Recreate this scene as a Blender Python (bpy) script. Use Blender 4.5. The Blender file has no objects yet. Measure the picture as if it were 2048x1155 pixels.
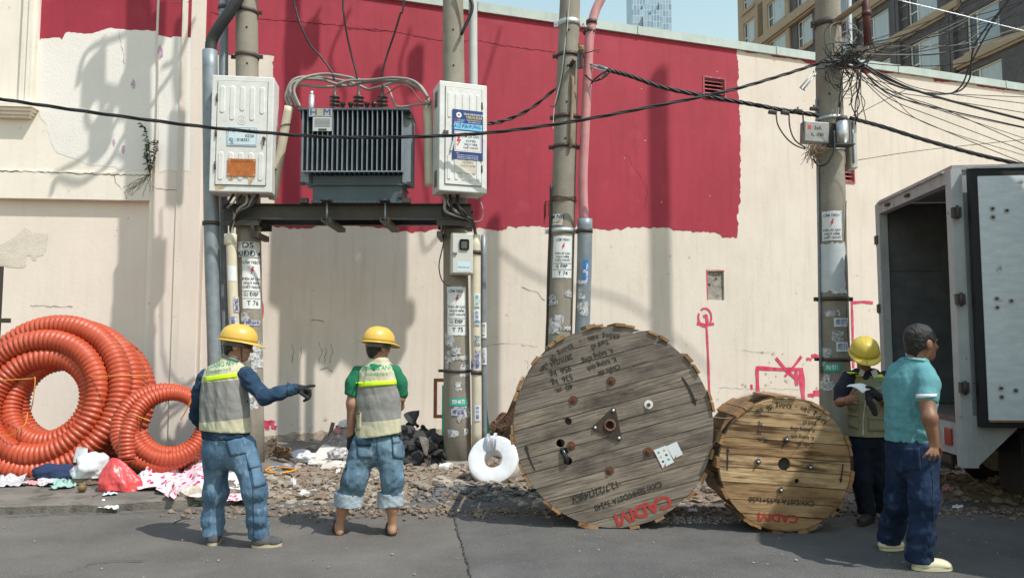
import bpy, bmesh, math, random
import numpy as np
from mathutils import Vector, Matrix, Euler, noise as mnoise
rad = math.radians
S = bpy.context.scene
COL = S.collection
random.seed(11)
# ------------------------------------------------------------------ camera
FPX, CAMH = 1480.0, 1.57
PITCH = math.atan(108.5 / FPX)
cam_data = bpy.data.cameras.new('camera')
cam_data.sensor_width = 36.0
cam_data.lens = 36.0 * FPX / 2048.0
cam_data.clip_start = 0.05
cam_data.clip_end = 3000.0
cam = bpy.data.objects.new('camera', cam_data)
COL.objects.link(cam)
cam.location = (0, 0, CAMH)
cam.rotation_euler = (math.pi / 2 + PITCH, 0, 0)
S.camera = cam
# ------------------------------------------------------------------ sky, sun, exposure
SUN = Vector((1.38, -1.0, 2.62)).normalized()          # towards the sun
sun_el = math.asin(SUN.z)
world = bpy.data.worlds.new('World')
S.world = world
world.use_nodes = True
nt = world.node_tree
nt.nodes.clear()
wo = nt.nodes.new('ShaderNodeOutputWorld')
bg = nt.nodes.new('ShaderNodeBackground')
sky = nt.nodes.new('ShaderNodeTexSky')
sky.sky_type = 'NISHITA'
sky.sun_disc = False
sky.sun_elevation = sun_el
sky.sun_rotation = math.atan2(SUN.x, SUN.y)
sky.air_density = 3.0
sky.dust_density = 1.0
sky.ozone_density = 4.2
nt.links.new(sky.outputs[0], bg.inputs[0])
bg.inputs[1].default_value = 0.15
nt.links.new(bg.outputs[0], wo.inputs[0])
sd = bpy.data.lights.new('sun', 'SUN')
sd.energy = 3.6
sd.angle = rad(0.55)
sd.color = (1.0, 0.95, 0.875)
sun = bpy.data.objects.new('sun', sd)
COL.objects.link(sun)
sun.rotation_euler = SUN.to_track_quat('Z', 'Y').to_euler()
sun.location = (8, -6, 16)
S.view_settings.view_transform = 'Standard'
S.view_settings.look = 'None'
S.view_settings.gamma = 1.0
S.view_settings.exposure = 0.34
# ------------------------------------------------------------------ measuring helpers
_c, _s = math.cos(PITCH), math.sin(PITCH)
def ray(x, y):
 u = (x - 1024) / FPX
 v = (577.5 - y) / FPX
 return Vector((u, _c - v * _s, _s + v * _c))
CAM = Vector((0, 0, CAMH))
def atY(x, y, Y):
 r = ray(x, y)
 return CAM + r * (Y / r.y)
def atZ(x, y, Z=0.0):
 r = ray(x, y)
 return CAM + r * ((Z - CAMH) / r.z)
WA, WB = 12.54, 0.33                                   # long wall: Y = WA + WB * X
FB = 0.1                                               # facade to the left: gentler slope
CX = -4.70
CY = WA + WB * CX
FA = CY - FB * CX
def atL(x, y, a, b, out=0.0):
 """point where the line of sight meets the vertical plane Y = a + bX, moved out of it by 'out'"""
 r = ray(x, y)
 n = Vector((b, -1, 0)).normalized()
 a2 = a - out * math.sqrt(1 + b * b)
 return CAM + r * (a2 / (r.y - b * r.x))
def onwall(x, y, out=0.0):
 return atL(x, y, WA, WB, out)
def onfac(x, y, out=0.0):
 return atL(x, y, FA, FB, out)
# ------------------------------------------------------------------ materials
MATS = {}
def mat(name, col, col2=None, scale=6.0, rough=0.7, bump=0.0, bscale=40.0, metal=0.0, detail=4.0,
  streak=None, streak_amt=0.5, stretch=(1, 1, 1), spec=0.4, contrast=(0.35, 0.65), spots=None,
  spot_scale=25.0, spot_lim=(0.62, 0.68), trans=0.0, coat=0.0, sheen=0.0, alpha=1.0, rough2=None, bdist=.02):
 if name in MATS:
  return MATS[name]
 m = bpy.data.materials.new(name)
 m.use_nodes = True
 n, l = m.node_tree.nodes, m.node_tree.links
 b = n['Principled BSDF']
 b.inputs['Roughness'].default_value = rough
 b.inputs['Metallic'].default_value = metal
 b.inputs['Specular IOR Level'].default_value = spec
 if coat:
  b.inputs['Coat Weight'].default_value = coat
 if sheen:
  b.inputs['Sheen Weight'].default_value = sheen
 if trans:
  b.inputs['Transmission Weight'].default_value = trans
 if alpha < 1:
  b.inputs['Alpha'].default_value = alpha
 tc = n.new('ShaderNodeTexCoord')
 mp = n.new('ShaderNodeMapping')
 mp.inputs['Scale'].default_value = stretch
 l.new(tc.outputs['Object'], mp.inputs['Vector'])
 out = None
 c1 = (*col, 1)
 if col2 is not None:
  nz = n.new('ShaderNodeTexNoise')
  nz.inputs['Scale'].default_value = scale
  nz.inputs['Detail'].default_value = detail
  nz.inputs['Roughness'].default_value = 0.62
  l.new(mp.outputs[0], nz.inputs['Vector'])
  mr = n.new('ShaderNodeMapRange')
  mr.inputs[1].default_value, mr.inputs[2].default_value = contrast
  l.new(nz.outputs['Fac'], mr.inputs[0])
  mx = n.new('ShaderNodeMix')
  mx.data_type = 'RGBA'
  mx.inputs['A'].default_value = c1
  mx.inputs['B'].default_value = (*col2, 1)
  l.new(mr.outputs[0], mx.inputs['Factor'])
  out = mx.outputs['Result']
  if rough2 is not None:
   rr = n.new('ShaderNodeMapRange')
   rr.inputs[3].default_value, rr.inputs[4].default_value = rough, rough2
   l.new(mr.outputs[0], rr.inputs[0])
   l.new(rr.outputs[0], b.inputs['Roughness'])
 if streak is not None:                              # vertical run marks
  mp2 = n.new('ShaderNodeMapping')
  mp2.inputs['Scale'].default_value = (9, 9, 0.7)
  l.new(tc.outputs['Object'], mp2.inputs['Vector'])
  nz2 = n.new('ShaderNodeTexNoise')
  nz2.inputs['Scale'].default_value = 1.3
  nz2.inputs['Detail'].default_value = 5
  l.new(mp2.outputs[0], nz2.inputs['Vector'])
  mr2 = n.new('ShaderNodeMapRange')
  mr2.inputs[1].default_value, mr2.inputs[2].default_value = 0.5, 0.78
  mr2.inputs[4].default_value = streak_amt
  l.new(nz2.outputs['Fac'], mr2.inputs[0])
  mx2 = n.new('ShaderNodeMix')
  mx2.data_type = 'RGBA'
  if out:
   l.new(out, mx2.inputs['A'])
  else:
   mx2.inputs['A'].default_value = c1
  mx2.inputs['B'].default_value = (*streak, 1)
  l.new(mr2.outputs[0], mx2.inputs['Factor'])
  out = mx2.outputs['Result']
 if spots is not None:
  nz3 = n.new('ShaderNodeTexNoise')
  nz3.inputs['Scale'].default_value = spot_scale
  nz3.inputs['Detail'].default_value = 3
  l.new(tc.outputs['Object'], nz3.inputs['Vector'])
  mr3 = n.new('ShaderNodeMapRange')
  mr3.inputs[1].default_value, mr3.inputs[2].default_value = spot_lim
  l.new(nz3.outputs['Fac'], mr3.inputs[0])
  mx3 = n.new('ShaderNodeMix')
  mx3.data_type = 'RGBA'
  if out:
   l.new(out, mx3.inputs['A'])
  else:
   mx3.inputs['A'].default_value = c1
  mx3.inputs['B'].default_value = (*spots, 1)
  l.new(mr3.outputs[0], mx3.inputs['Factor'])
  out = mx3.outputs['Result']
 if out:
  l.new(out, b.inputs['Base Color'])
 else:
  b.inputs['Base Color'].default_value = c1
 if bump:
  nb = n.new('ShaderNodeTexNoise')
  nb.inputs['Scale'].default_value = bscale
  nb.inputs['Detail'].default_value = 6
  l.new(mp.outputs[0], nb.inputs['Vector'])
  bp = n.new('ShaderNodeBump')
  bp.inputs['Strength'].default_value = bump
  bp.inputs['Distance'].default_value = bdist
  l.new(nb.outputs['Fac'], bp.inputs['Height'])
  l.new(bp.outputs[0], b.inputs['Normal'])
 MATS[name] = m
 return m
# ------------------------------------------------------------------ mesh builder
class MB:
 def __init__(self):
  self.v, self.f, self.sm, self.mi = [], [], [], []
 def add(self, vs, fs, smooth=False, mi=0):
  o = len(self.v)
  self.v += [tuple(x) for x in vs]
  for q in fs:
   self.f.append(tuple(i + o for i in q))
   self.sm.append(smooth)
   self.mi.append(mi)
  return self
 def box(self, lo, hi, M=None, mi=0):
  x0, y0, z0 = lo
  x1, y1, z1 = hi
  vs = [Vector(p) for p in ((x0, y0, z0), (x1, y0, z0), (x1, y1, z0), (x0, y1, z0),
        (x0, y0, z1), (x1, y0, z1), (x1, y1, z1), (x0, y1, z1))]
  if M is not None:
   vs = [M @ p for p in vs]
  return self.add(vs, [(0, 3, 2, 1), (4, 5, 6, 7), (0, 1, 5, 4), (1, 2, 6, 5), (2, 3, 7, 6), (3, 0, 4, 7)], mi=mi)
 def bbox(self, lo, hi, r=0.01, M=None, mi=0, seg=2):
  """box with its edges rounded"""
  bm = bmesh.new()
  bmesh.ops.create_cube(bm, size=1)
  for v in bm.verts:
   v.co = Vector((lo[i] + (v.co[i] + .5) * (hi[i] - lo[i]) for i in range(3)))
  bmesh.ops.bevel(bm, geom=bm.edges[:], offset=r, segments=seg, affect='EDGES', profile=.5)
  bm.verts.index_update()
  vs = [M @ v.co if M is not None else v.co.copy() for v in bm.verts]
  fs = [[v.index for v in q.verts] for q in bm.faces]
  bm.free()
  return self.add(vs, fs, False, mi)
 def tube(self, pts, r, seg=8, closed=False, cap=True, smooth=True, mi=0):
  pts = [Vector(p) for p in pts]
  n = len(pts)
  rs = r if isinstance(r, (list, tuple, np.ndarray)) else [r] * n
  T = []
  for i in range(n):
   a = pts[(i - 1) % n] if (closed or i > 0) else pts[i]
   b = pts[(i + 1) % n] if (closed or i < n - 1) else pts[i]
   t = b - a
   T.append(t.normalized() if t.length > 1e-9 else Vector((0, 0, 1)))
  up = Vector((0, 0, 1)) if abs(T[0].z) < .9 else Vector((1, 0, 0))
  N = (up - T[0] * up.dot(T[0])).normalized()
  vs = []
  for i in range(n):
   N = N - T[i] * N.dot(T[i])
   N = N.normalized() if N.length > 1e-6 else Vector((1, 0, 0))
   B = T[i].cross(N)
   for k in range(seg):
    a = 2 * math.pi * k / seg
    vs.append(pts[i] + (N * math.cos(a) + B * math.sin(a)) * rs[i])
  fs = []
  m = n if closed else n - 1
  for i in range(m):
   j = (i + 1) % n
   for k in range(seg):
    k2 = (k + 1) % seg
    fs.append((i * seg + k, i * seg + k2, j * seg + k2, j * seg + k))
  self.add(vs, fs, smooth, mi)
  if cap and not closed:
   o = len(self.v) - n * seg
   self.f.append(tuple(o + k for k in range(seg))[::-1])
   self.f.append(tuple(o + (n - 1) * seg + k for k in range(seg)))
   self.sm += [False, False]
   self.mi += [mi, mi]
  return self
 def cyl(self, a, b, r, r2=None, seg=16, mi=0, smooth=True):
  return self.tube([a, b], [r, r if r2 is None else r2], seg, mi=mi, smooth=smooth)
 def lathe(self, prof, M=None, seg=24, mi=0, smooth=True):
  """profile of (radius, z) turned about z"""
  vs, fs = [], []
  for (r, z) in prof:
   for k in range(seg):
    a = 2 * math.pi * k / seg
    p = Vector((r * math.cos(a), r * math.sin(a), z))
    vs.append(M @ p if M is not None else p)
  for i in range(len(prof) - 1):
   for k in range(seg):
    k2 = (k + 1) % seg
    fs.append((i * seg + k, i * seg + k2, (i + 1) * seg + k2, (i + 1) * seg + k))
  return self.add(vs, fs, smooth, mi)
 def prism(self, poly, dvec, mi=0, cap_back=True):
  """polygon (3d points) pushed along dvec"""
  d = Vector(dvec)
  a = [Vector(p) for p in poly]
  n = len(a)
  vs = a + [p + d for p in a]
  fs = [tuple(range(n))]
  if cap_back:
   fs.append(tuple(range(2 * n - 1, n - 1, -1)))
  for i in range(n):
   j = (i + 1) % n
   fs.append((j, i, n + i, n + j))
  return self.add(vs, fs, mi=mi)
 def grid(self, fn, nu, nv, smooth=True, mi=0, wrap=False):
  vs = [fn(i / (nu - 1), j / (nv - 1)) for j in range(nv) for i in range(nu)]
  fs = [(j * nu + i, j * nu + i + 1, (j + 1) * nu + i + 1, (j + 1) * nu + i)
   for j in range(nv - 1) for i in range(nu - 1)]
  return self.add(vs, fs, smooth, mi)
 def mesh(self, name, mats, off=None):
  me = bpy.data.meshes.new(name)
  vs = self.v if off is None else [(x - off[0], y - off[1], z - off[2]) for x, y, z in self.v]
  me.from_pydata(vs, [], self.f)
  for m in (mats if isinstance(mats, (list, tuple)) else [mats]):
   me.materials.append(m)
  me.polygons.foreach_set('use_smooth', self.sm)
  me.polygons.foreach_set('material_index', self.mi)
  bm = bmesh.new()
  bm.from_mesh(me)
  bmesh.ops.recalc_face_normals(bm, faces=bm.faces)
  bm.to_mesh(me)
  bm.free()
  me.update()
  return me
 def build(self, name, mats, parent=None, local=False, loc=None):
  """one mesh object. World coordinates unless local; parents are never rotated unless local is used"""
  off = None
  if parent is not None and not local:
   off = wloc(parent)
  if parent is None and loc is not None:
   off = loc
  o = bpy.data.objects.new(name, self.mesh(name, mats, off))
  COL.objects.link(o)
  if parent is not None:
   o.parent = parent
  elif loc is not None:
   o.location = loc
  return o
def wloc(o):
 p = Vector((0, 0, 0))
 while o is not None:
  p = p + o.location
  o = o.parent
 return p
def tag(o, label, cat, group=None):
 o['label'] = label
 o['category'] = cat
 if group:
  o['group'] = group
 return o
def thing(name, label, cat, loc=(0, 0, 0), rot=None, group=None):
 o = bpy.data.objects.new(name, None)
 o.empty_display_size = 0.2
 COL.objects.link(o)
 o.location = loc
 if rot is not None:
  o.rotation_euler = rot
 return tag(o, label, cat, group)
def struct(o):
 o['kind'] = 'structure'
 return o
def stuff(o):
 o['kind'] = 'stuff'
 return o
def link_mesh(name, me, parent=None, M=None):
 o = bpy.data.objects.new(name, me)
 COL.objects.link(o)
 if parent is not None:
  o.parent = parent
 if M is not None:
  o.matrix_local = M
 return o
def frame(o, xdir, ydir):
 """matrix with given origin, x axis and y axis"""
 x = Vector(xdir).normalized()
 y = Vector(ydir)
 y = (y - x * y.dot(x)).normalized()
 z = x.cross(y)
 M = Matrix((x, y, z)).transposed().to_4x4()
 M.translation = Vector(o)
 return M
# ------------------------------------------------------------------ lettering
_txt = {}
def text_geo(s, size=1.0, bold=0.0, align='CENTER', sx=1.0, spacing=1.0):
 """flat letter shapes in the xy plane as (verts, faces), centred on the origin line"""
 key = (s, bold, align, spacing)
 if key not in _txt:
  cu = bpy.data.curves.new('t', 'FONT')
  cu.body = s
  cu.align_x = align
  cu.align_y = 'CENTER'
  cu.size = 1.0
  cu.offset = bold
  cu.space_character = spacing
  cu.resolution_u = 3
  cu.fill_mode = 'FRONT'
  o = bpy.data.objects.new('t', cu)
  COL.objects.link(o)
  dg = bpy.context.evaluated_depsgraph_get()
  me = bpy.data.meshes.new_from_object(o.evaluated_get(dg))
  vs = [v.co.copy() for v in me.vertices]
  fs = [tuple(q.vertices) for q in me.polygons]
  bpy.data.objects.remove(o)
  bpy.data.curves.remove(cu)
  bpy.data.meshes.remove(me)
  _txt[key] = (vs, fs)
 vs, fs = _txt[key]
 return [Vector((v.x * size * sx, v.y * size, 0)) for v in vs], fs
def add_text(mb, s, M, size, bold=0.012, align='CENTER', sx=1.0, bend=None, mi=0, spacing=1.0):
 vs, fs = text_geo(s, size, bold, align, sx, spacing)
 out = []
 for v in vs:
  out.append(M @ (bend(v) if bend else v))
 mb.add(out, fs, mi=mi)
# ================================================================== ground, road, pavement
m_asphalt = mat('asphalt', (0.175, 0.163, 0.148), (0.105, 0.098, 0.09), 1.3, 0.92, 0.8, 120, spots=(0.24, 0.23, 0.21),
    spot_scale=95, spot_lim=(0.62, 0.72), contrast=(0.3, 0.72), spec=0.25, detail=14)
m_asphalt2 = mat('asphalt_newer', (0.145, 0.14, 0.134), (0.085, 0.083, 0.08), 1.7, 0.9, 0.8, 130, spots=(0.24, 0.24, 0.23),
    spot_scale=105, spot_lim=(0.6, 0.72), contrast=(0.3, 0.72), spec=0.25, detail=14)
m_slab = mat('pavement_concrete', (0.20, 0.18, 0.155), (0.115, 0.103, 0.09), 2.4, 0.9, 0.5, 60, spots=(0.07, 0.062, 0.055),
   spot_scale=7, spot_lim=(0.58, 0.72))
m_dirt = mat('dirt', (0.27, 0.205, 0.15), (0.14, 0.10, 0.072), 5.0, 0.97, 0.8, 45, spots=(0.36, 0.32, 0.27), spot_scale=34,
   spot_lim=(0.58, 0.66), contrast=(0.32, 0.68))
m_soil = mat('red_soil', (0.15, 0.083, 0.045), (0.085, 0.048, 0.028), 8.0, 0.98, 1.0, 40)
g = MB()
g.add([(-400, -60, -.06), (400, -60, -.06), (400, 900, -.06), (-400, 900, -.06)], [(0, 1, 2, 3)])
struct(g.build('ground', m_dirt))
def fbm(x, y, s=1.0, seed=0.0, o=4):
 a, t, f = 1.0, 0.0, s
 for _ in range(o):
  t += a * mnoise.noise(Vector((x * f + seed, y * f - seed * 1.7, seed * 0.37)))
  a *= 0.5
  f *= 2.1
 return t
# road: sheet with shallow undulation, the seam between two pours runs away from the camera
def road_fn(x0, x1, y0, y1, zoff):
 def f(u, v):
  x, y = x0 + (x1 - x0) * u, y0 + (y1 - y0) * v
  return (x, y, zoff + 0.006 * fbm(x, y, 1.1, 3.0))
 return f
r = MB()
r.grid(road_fn(-40, 40, -12, 7.9, 0.0), 160, 60)
struct(r.build('road', m_asphalt))
seam0, seam1 = atZ(942, 1155), atZ(905, 1022)
sd_ = (seam1 - seam0) / (seam1.y - seam0.y)
rp = MB()
def patch_fn(u, v):
 y = -11 + (seam1.y + .25 + 11) * v
 x0 = seam0.x + sd_.x * (y - seam0.y) + 0.02 * fbm(y, 0, 3, 5)
 x = x0 + 26 * u * u
 return (x, y, 0.0035 + 0.006 * fbm(x, y, 1.1, 3.0))
rp.grid(patch_fn, 70, 60)
struct(rp.build('road', m_asphalt2))
# pavement slab on the left with its broken edge and a low kerb step
edge = [(-40, 6.55), (-9, 6.8), (-5.6, 6.86), (-4.6, 6.93), (-3.9, 7.02), (-3.45, 7.14), (-3.2, 7.2), (-3.02, 7.42), (-3.12, 7.66),
  (-2.9, 7.95), (-3.05, 8.4), (-2.8, 9.0), (-2.7, 12.2), (-40, 12.2)]
p = MB()
top, bot = [], []
for i, (x, y) in enumerate(edge):
 top.append((x, y, 0.085))
dense = []
for i in range(len(edge)):
 a, b = edge[i], edge[(i + 1) % len(edge)]
 k = max(1, int(min(40, math.hypot(b[0] - a[0], b[1] - a[1]) / .06))) if i < 11 else 4
 for j in range(k):
  t = j / k
  x, y = a[0] + (b[0] - a[0]) * t, a[1] + (b[1] - a[1]) * t
  w = 0.03 if i < 11 else 0
  dense.append((x + w * fbm(x, y, 7, 1), y + w * fbm(x, y, 7, 9)))
n = len(dense)
cen = (-6.5, 9.4)
vs = [(x, y, -0.02) for x, y in dense] + [(x, y, 0.07 + .008 * fbm(x, y, 3, 2)) for x, y in dense]
vs += [(x + (cen[0] - x) * .012, y + .02 if y < 8 else y, 0.085 + .008 * fbm(x, y, 3, 2)) for x, y in dense]
fs = []
for i in range(n):
 j = (i + 1) % n
 fs += [(i, j, n + j, n + i), (n + i, n + j, 2 * n + j, 2 * n + i)]
fs.append(tuple(range(2 * n, 3 * n)))
p.add(vs, fs)
struct(p.build('pavement', m_slab))
# strip of churned dirt between road and wall, with the soil heap behind the drums
def heap(x, y, cx, cy, rx, ry, h):
 d = ((x - cx) / rx) ** 2 + ((y - cy) / ry) ** 2
 return h * max(0, 1 - d) ** 0.8 if d < 1 else 0
def dirt_z(x, y):
 e = min(1.0, max(0.0, (y - 7.15 - .16 * fbm(x, 0, 1.3, 4)) / 0.7))
 z = -0.05 + 0.12 * e * e * (3 - 2 * e)
 z += (0.035 * fbm(x, y, 1.8, 7) + 0.022 * fbm(x, y, 7, 8)) * e
 return z
def dirt_fn(u, v):
 x = -3.6 + 19.6 * u
 y = 6.9 + 11 * v
 return (x, y, dirt_z(x, y))
d = MB()
d.grid(dirt_fn, 300, 170, smooth=True)
struct(d.build('dirt_verge', m_dirt))
# cracks and a tar-filled joint in the road
m_tar = mat('road_crack', (0.035, 0.033, 0.031), (0.06, 0.056, 0.052), 9, 0.9)
road_ = bpy.data.objects['road']
for k, pts in enumerate((((0, 1034), (120, 1026), (260, 1024), (390, 1017)), ((500, 1022), (640, 1006), (760, 1010), (900, 1020)), ((905, 1022), (918, 1070), (930, 1110), (942, 1154)), ((120, 1150), (190, 1122), (300, 1118)))):
 rk = random.Random(k)
 vs, fs = [], []
 P = []
 for i in range(len(pts) - 1):
  for j in range(14):
   t = j / 14
   P.append((pts[i][0] + (pts[i + 1][0] - pts[i][0]) * t + rk.uniform(-3, 3), pts[i][1] + (pts[i + 1][1] - pts[i][1]) * t + rk.uniform(-1.2, 1.2)))
 for i, (x, y) in enumerate(P):
  q = atZ(x, y, .012)
  w_ = rk.uniform(.002, .008)
  d_ = Vector((w_, 0, 0)) if k == 2 else Vector((0, w_, 0))
  vs += [q + d_, q - d_]
 fs = [(2 * i, 2 * i + 1, 2 * i + 3, 2 * i + 2) for i in range(len(P) - 1)]
 mb = MB()
 mb.add(vs, fs)
 mb.build('crack', m_tar, road_)
# ================================================================== long painted wall and facade
m_cream = mat('cream_wall_paint', (0.70, 0.632, 0.56), (0.645, 0.576, 0.503), 1.3, 0.85, 0.12, 14, streak=(0.50, 0.44, 0.37), streak_amt=0.4,
   spots=(0.52, 0.46, 0.40), spot_scale=9, spot_lim=(0.70, 0.76))
m_pinkcream = mat('pinkish_wall_paint', (0.82, 0.72, 0.645), (0.76, 0.665, 0.595), 0.8, 0.85, 0.12, 13, streak=(0.62, 0.54, 0.47), streak_amt=0.22,
    spots=(0.55, 0.47, 0.41), spot_scale=11, spot_lim=(0.72, 0.77))
m_white = mat('fresh_white_paint', (0.83, 0.795, 0.755), (0.78, 0.745, 0.705), 1.1, 0.8, 0.2, 30)
m_red = mat('crimson_wall_paint', (0.365, 0.030, 0.058), (0.315, 0.024, 0.045), 0.9, 0.7, 0.14, 9, streak=(0.23, 0.018, 0.036), streak_amt=0.5, spots=(.40, .055, .085), spot_scale=2.2, spot_lim=(.6, .9))
m_flash = mat('pale_green_flashing', (0.50, 0.58, 0.54), (0.42, 0.49, 0.46), 2.0, 0.5, 0.1, 20, streak=(0.3, 0.33, 0.3), streak_amt=0.4)
m_dark = mat('dark_gap', (0.02, 0.019, 0.018), rough=0.9)
m_plaster = mat('bare_plaster', (0.55, 0.47, 0.38), (0.44, 0.38, 0.31), 6, 0.95, 0.6, 40)
m_crack = mat('crack_shadow_filled', (0.10, 0.085, 0.075), (0.22, 0.18, 0.15), 12, 0.95)
m_graf = mat('red_spray_paint', (0.55, 0.022, 0.09), (0.62, 0.10, 0.17), 10, 0.75)
m_mud = mat('damp_wall_foot', (0.30, 0.235, 0.18), (0.45, 0.37, 0.29), 7, 0.95, 0.6, 30, contrast=(.4, .6))
WN = Vector((WB, -1, 0)).normalized()                   # out of the long wall, to the street
WX = Vector((1, WB, 0)).normalized()
FN = Vector((FB, -1, 0)).normalized()
FX = Vector((1, FB, 0)).normalized()
WTOP = 7.30
wall = thing('painted_wall', 'long cream boundary wall with a big crimson painted patch behind the poles', 'wall',
   (0, WA, 0))
def wpt(X, Z, out=0.0):
 return Vector((X, WA + WB * X, Z)) + WN * out
# vent openings are cut out: wall face is made of rectangles round the holes
v1a, v1b = onwall(1408, 155), onwall(1449, 199)
v2a, v2b = onwall(1668, 328), onwall(1707, 364)
holes = [(v1a.x, v1b.x, v1b.z, v1a.z), (v2a.x, v2b.x, v2b.z, v2a.z)]
h = onwall(1432, 570)
n0, n1 = onwall(1415, 541), onwall(1449, 600)
holes.append((n0.x, n1.x, n1.z, n0.z))
def holed_sheet(mb, x0, x1, z0, z1, holes, fn, depth, dn, nx=1, mi=0):
 xs = sorted({x0, x1, *[a for h_ in holes for a in h_[:2]]})
 zs = sorted({z0, z1, *[a for h_ in holes for a in h_[2:]]})
 for i in range(len(xs) - 1):
  for j in range(len(zs) - 1):
   cx, cz = (xs[i] + xs[i + 1]) / 2, (zs[j] + zs[j + 1]) / 2
   if any(h_[0] < cx < h_[1] and h_[2] < cz < h_[3] for h_ in holes):
    continue
   mb.add([fn(xs[i], zs[j]), fn(xs[i + 1], zs[j]), fn(xs[i + 1], zs[j + 1]), fn(xs[i], zs[j + 1])], [(0, 1, 2, 3)], mi=mi)
 for (a, b, c, d_) in holes:
  q = [fn(a, c), fn(b, c), fn(b, d_), fn(a, d_)]
  r_ = [p_ - dn * depth for p_ in q]
  mb.add(q + r_, [(0, 1, 5, 4), (1, 2, 6, 5), (2, 3, 7, 6), (3, 0, 4, 7)], mi=mi)
w = MB()
holed_sheet(w, CX - .3, 22, -0.3, WTOP, holes, wpt, 0.14, WN)
w.add([wpt(CX - .3, WTOP), wpt(22, WTOP), wpt(22, WTOP, -.3), wpt(CX - .3, WTOP, -.3)], [(0, 1, 2, 3)])
w.add([wpt(22, -.3), wpt(22, -.3, -.3), wpt(22, WTOP, -.3), wpt(22, WTOP)], [(0, 1, 2, 3)])
w.add([wpt(CX - .3, -.3, -.3), wpt(22, -.3, -.3), wpt(22, WTOP, -.3), wpt(CX - .3, WTOP, -.3)], [(0, 1, 2, 3)])
w.build('wall', m_cream, wall)
def ragged(points, amp, step, seed, fn, brush=0.0):
 """densify a picture-plane outline and roughen it as brush strokes do; points are (X, Z) on the wall"""
 rnd = random.Random(seed)
 out = []
 for i in range(len(points) - 1):
  a, b = Vector(points[i]), Vector(points[i + 1])
  L = (b - a).length
  k = max(1, int(L / step))
  for j in range(k):
   q = a + (b - a) * (j / k)
   t = rnd.uniform(-1, 1) * amp + brush * mnoise.noise(Vector((q.x * 9, q.y * 9, seed)))
   nrm = Vector((-(b - a).y, (b - a).x)).normalized()
   q = q + nrm * t
   out.append(q)
 out.append(Vector(points[-1]))
 return out
def sheet(mb, outline, fn, mi=0, holes=()):
 """fill a (X, Z) outline lying on the wall"""
 from mathutils.geometry import tessellate_polygon
 tri = tessellate_polygon([[Vector((q[0], q[1], 0)) for q in ol_] for ol_ in (outline, *holes)])
 allp = [q for ol_ in (outline, *holes) for q in ol_]
 mb.add([fn(q[0], q[1]) for q in allp], [tuple(t) for t in tri], mi=mi)
def wxz(x, y):
 q = onwall(x, y)
 return (q.x, q.z)
# crimson area: traced along its brushed border
bot = [(383, 107), (430, 109), (520, 110), (546, 112), (548, 300), (547, 452), (585, 456), (625, 455), (640, 449), (700, 448), (730, 452), (775, 457),
 (790, 462), (845, 463), (880, 456), (960, 457), (1014, 460), (1016, 454), (1062, 452), (1100, 454), (1150, 453), (1153, 447), (1158, 458),
 (1250, 457), (1256, 454), (1342, 456), (1345, 460), (1420, 464), (1440, 469), (1443, 475), (1474, 475)]
right = [(1474, 475), (1476, 452), (1475, 430), (1480, 400), (1481, 330), (1480, 280), (1479, 220), (1476, 180), (1477, 140), (1473, 110), (1474, 99)]
strip = [(1474, 99), (1500, 106), (1540, 108), (1545, 114), (1600, 120), (1628, 132), (1720, 139), (1725, 146), (1818, 147), (1822, 152), (1865, 155), (1868, 163),
  (1950, 166), (1955, 173), (1990, 178), (2048, 184), (2160, 202)]
P_ = [wxz(*q) for q in bot]
P_ = ragged(P_, 0.012, 0.035, 3, wpt, 0.03)
R_ = ragged([wxz(*q) for q in right], 0.010, 0.04, 5, wpt, 0.025)
S_ = ragged([wxz(*q) for q in strip], 0.008, 0.05, 6, wpt, 0.02)
outl = [(q[0], q[1]) for q in P_ + R_[1:] + S_[1:]]
outl += [(outl[-1][0], WTOP - .002), (P_[0][0], WTOP - .002)]
pm = MB()
_h = holes[0]
sheet(pm, outl, lambda X, Z: wpt(X, min(Z, WTOP - .002), 0.004), holes=([(_h[0], _h[2]), (_h[0], _h[3]), (_h[1], _h[3]), (_h[1], _h[2])],))
red_patch = pm.build('paint_patch', m_red, wall)
red_patch['label'] = 'crimson paint with ragged brushed border'
# flashing along the top of the wall
fl = MB()
for (o0, z0, o1, z1) in ((0.05, WTOP - .06, 0.05, WTOP + .10), (0.05, WTOP + .10, -.36, WTOP + .17)):
 fl.add([wpt(CX - .1, z0, o0), wpt(22, z0, o0), wpt(22, z1, o1), wpt(CX - .1, z1, o1)], [(0, 1, 2, 3)])
fl.add([wpt(CX - .1, WTOP - .06, .05), wpt(22, WTOP - .06, .05), wpt(22, WTOP - .06, .006), wpt(CX - .1, WTOP - .06, .006)], [(0, 1, 2, 3)])
for i in range(9):
 X = CX + 1.2 + i * 2.9
 fl.box((0, -.008, 0), (.04, .0, .16), frame(wpt(X, WTOP - .06, .055), WX, -WN))
fl.build('flashing', m_flash, wall)
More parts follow.
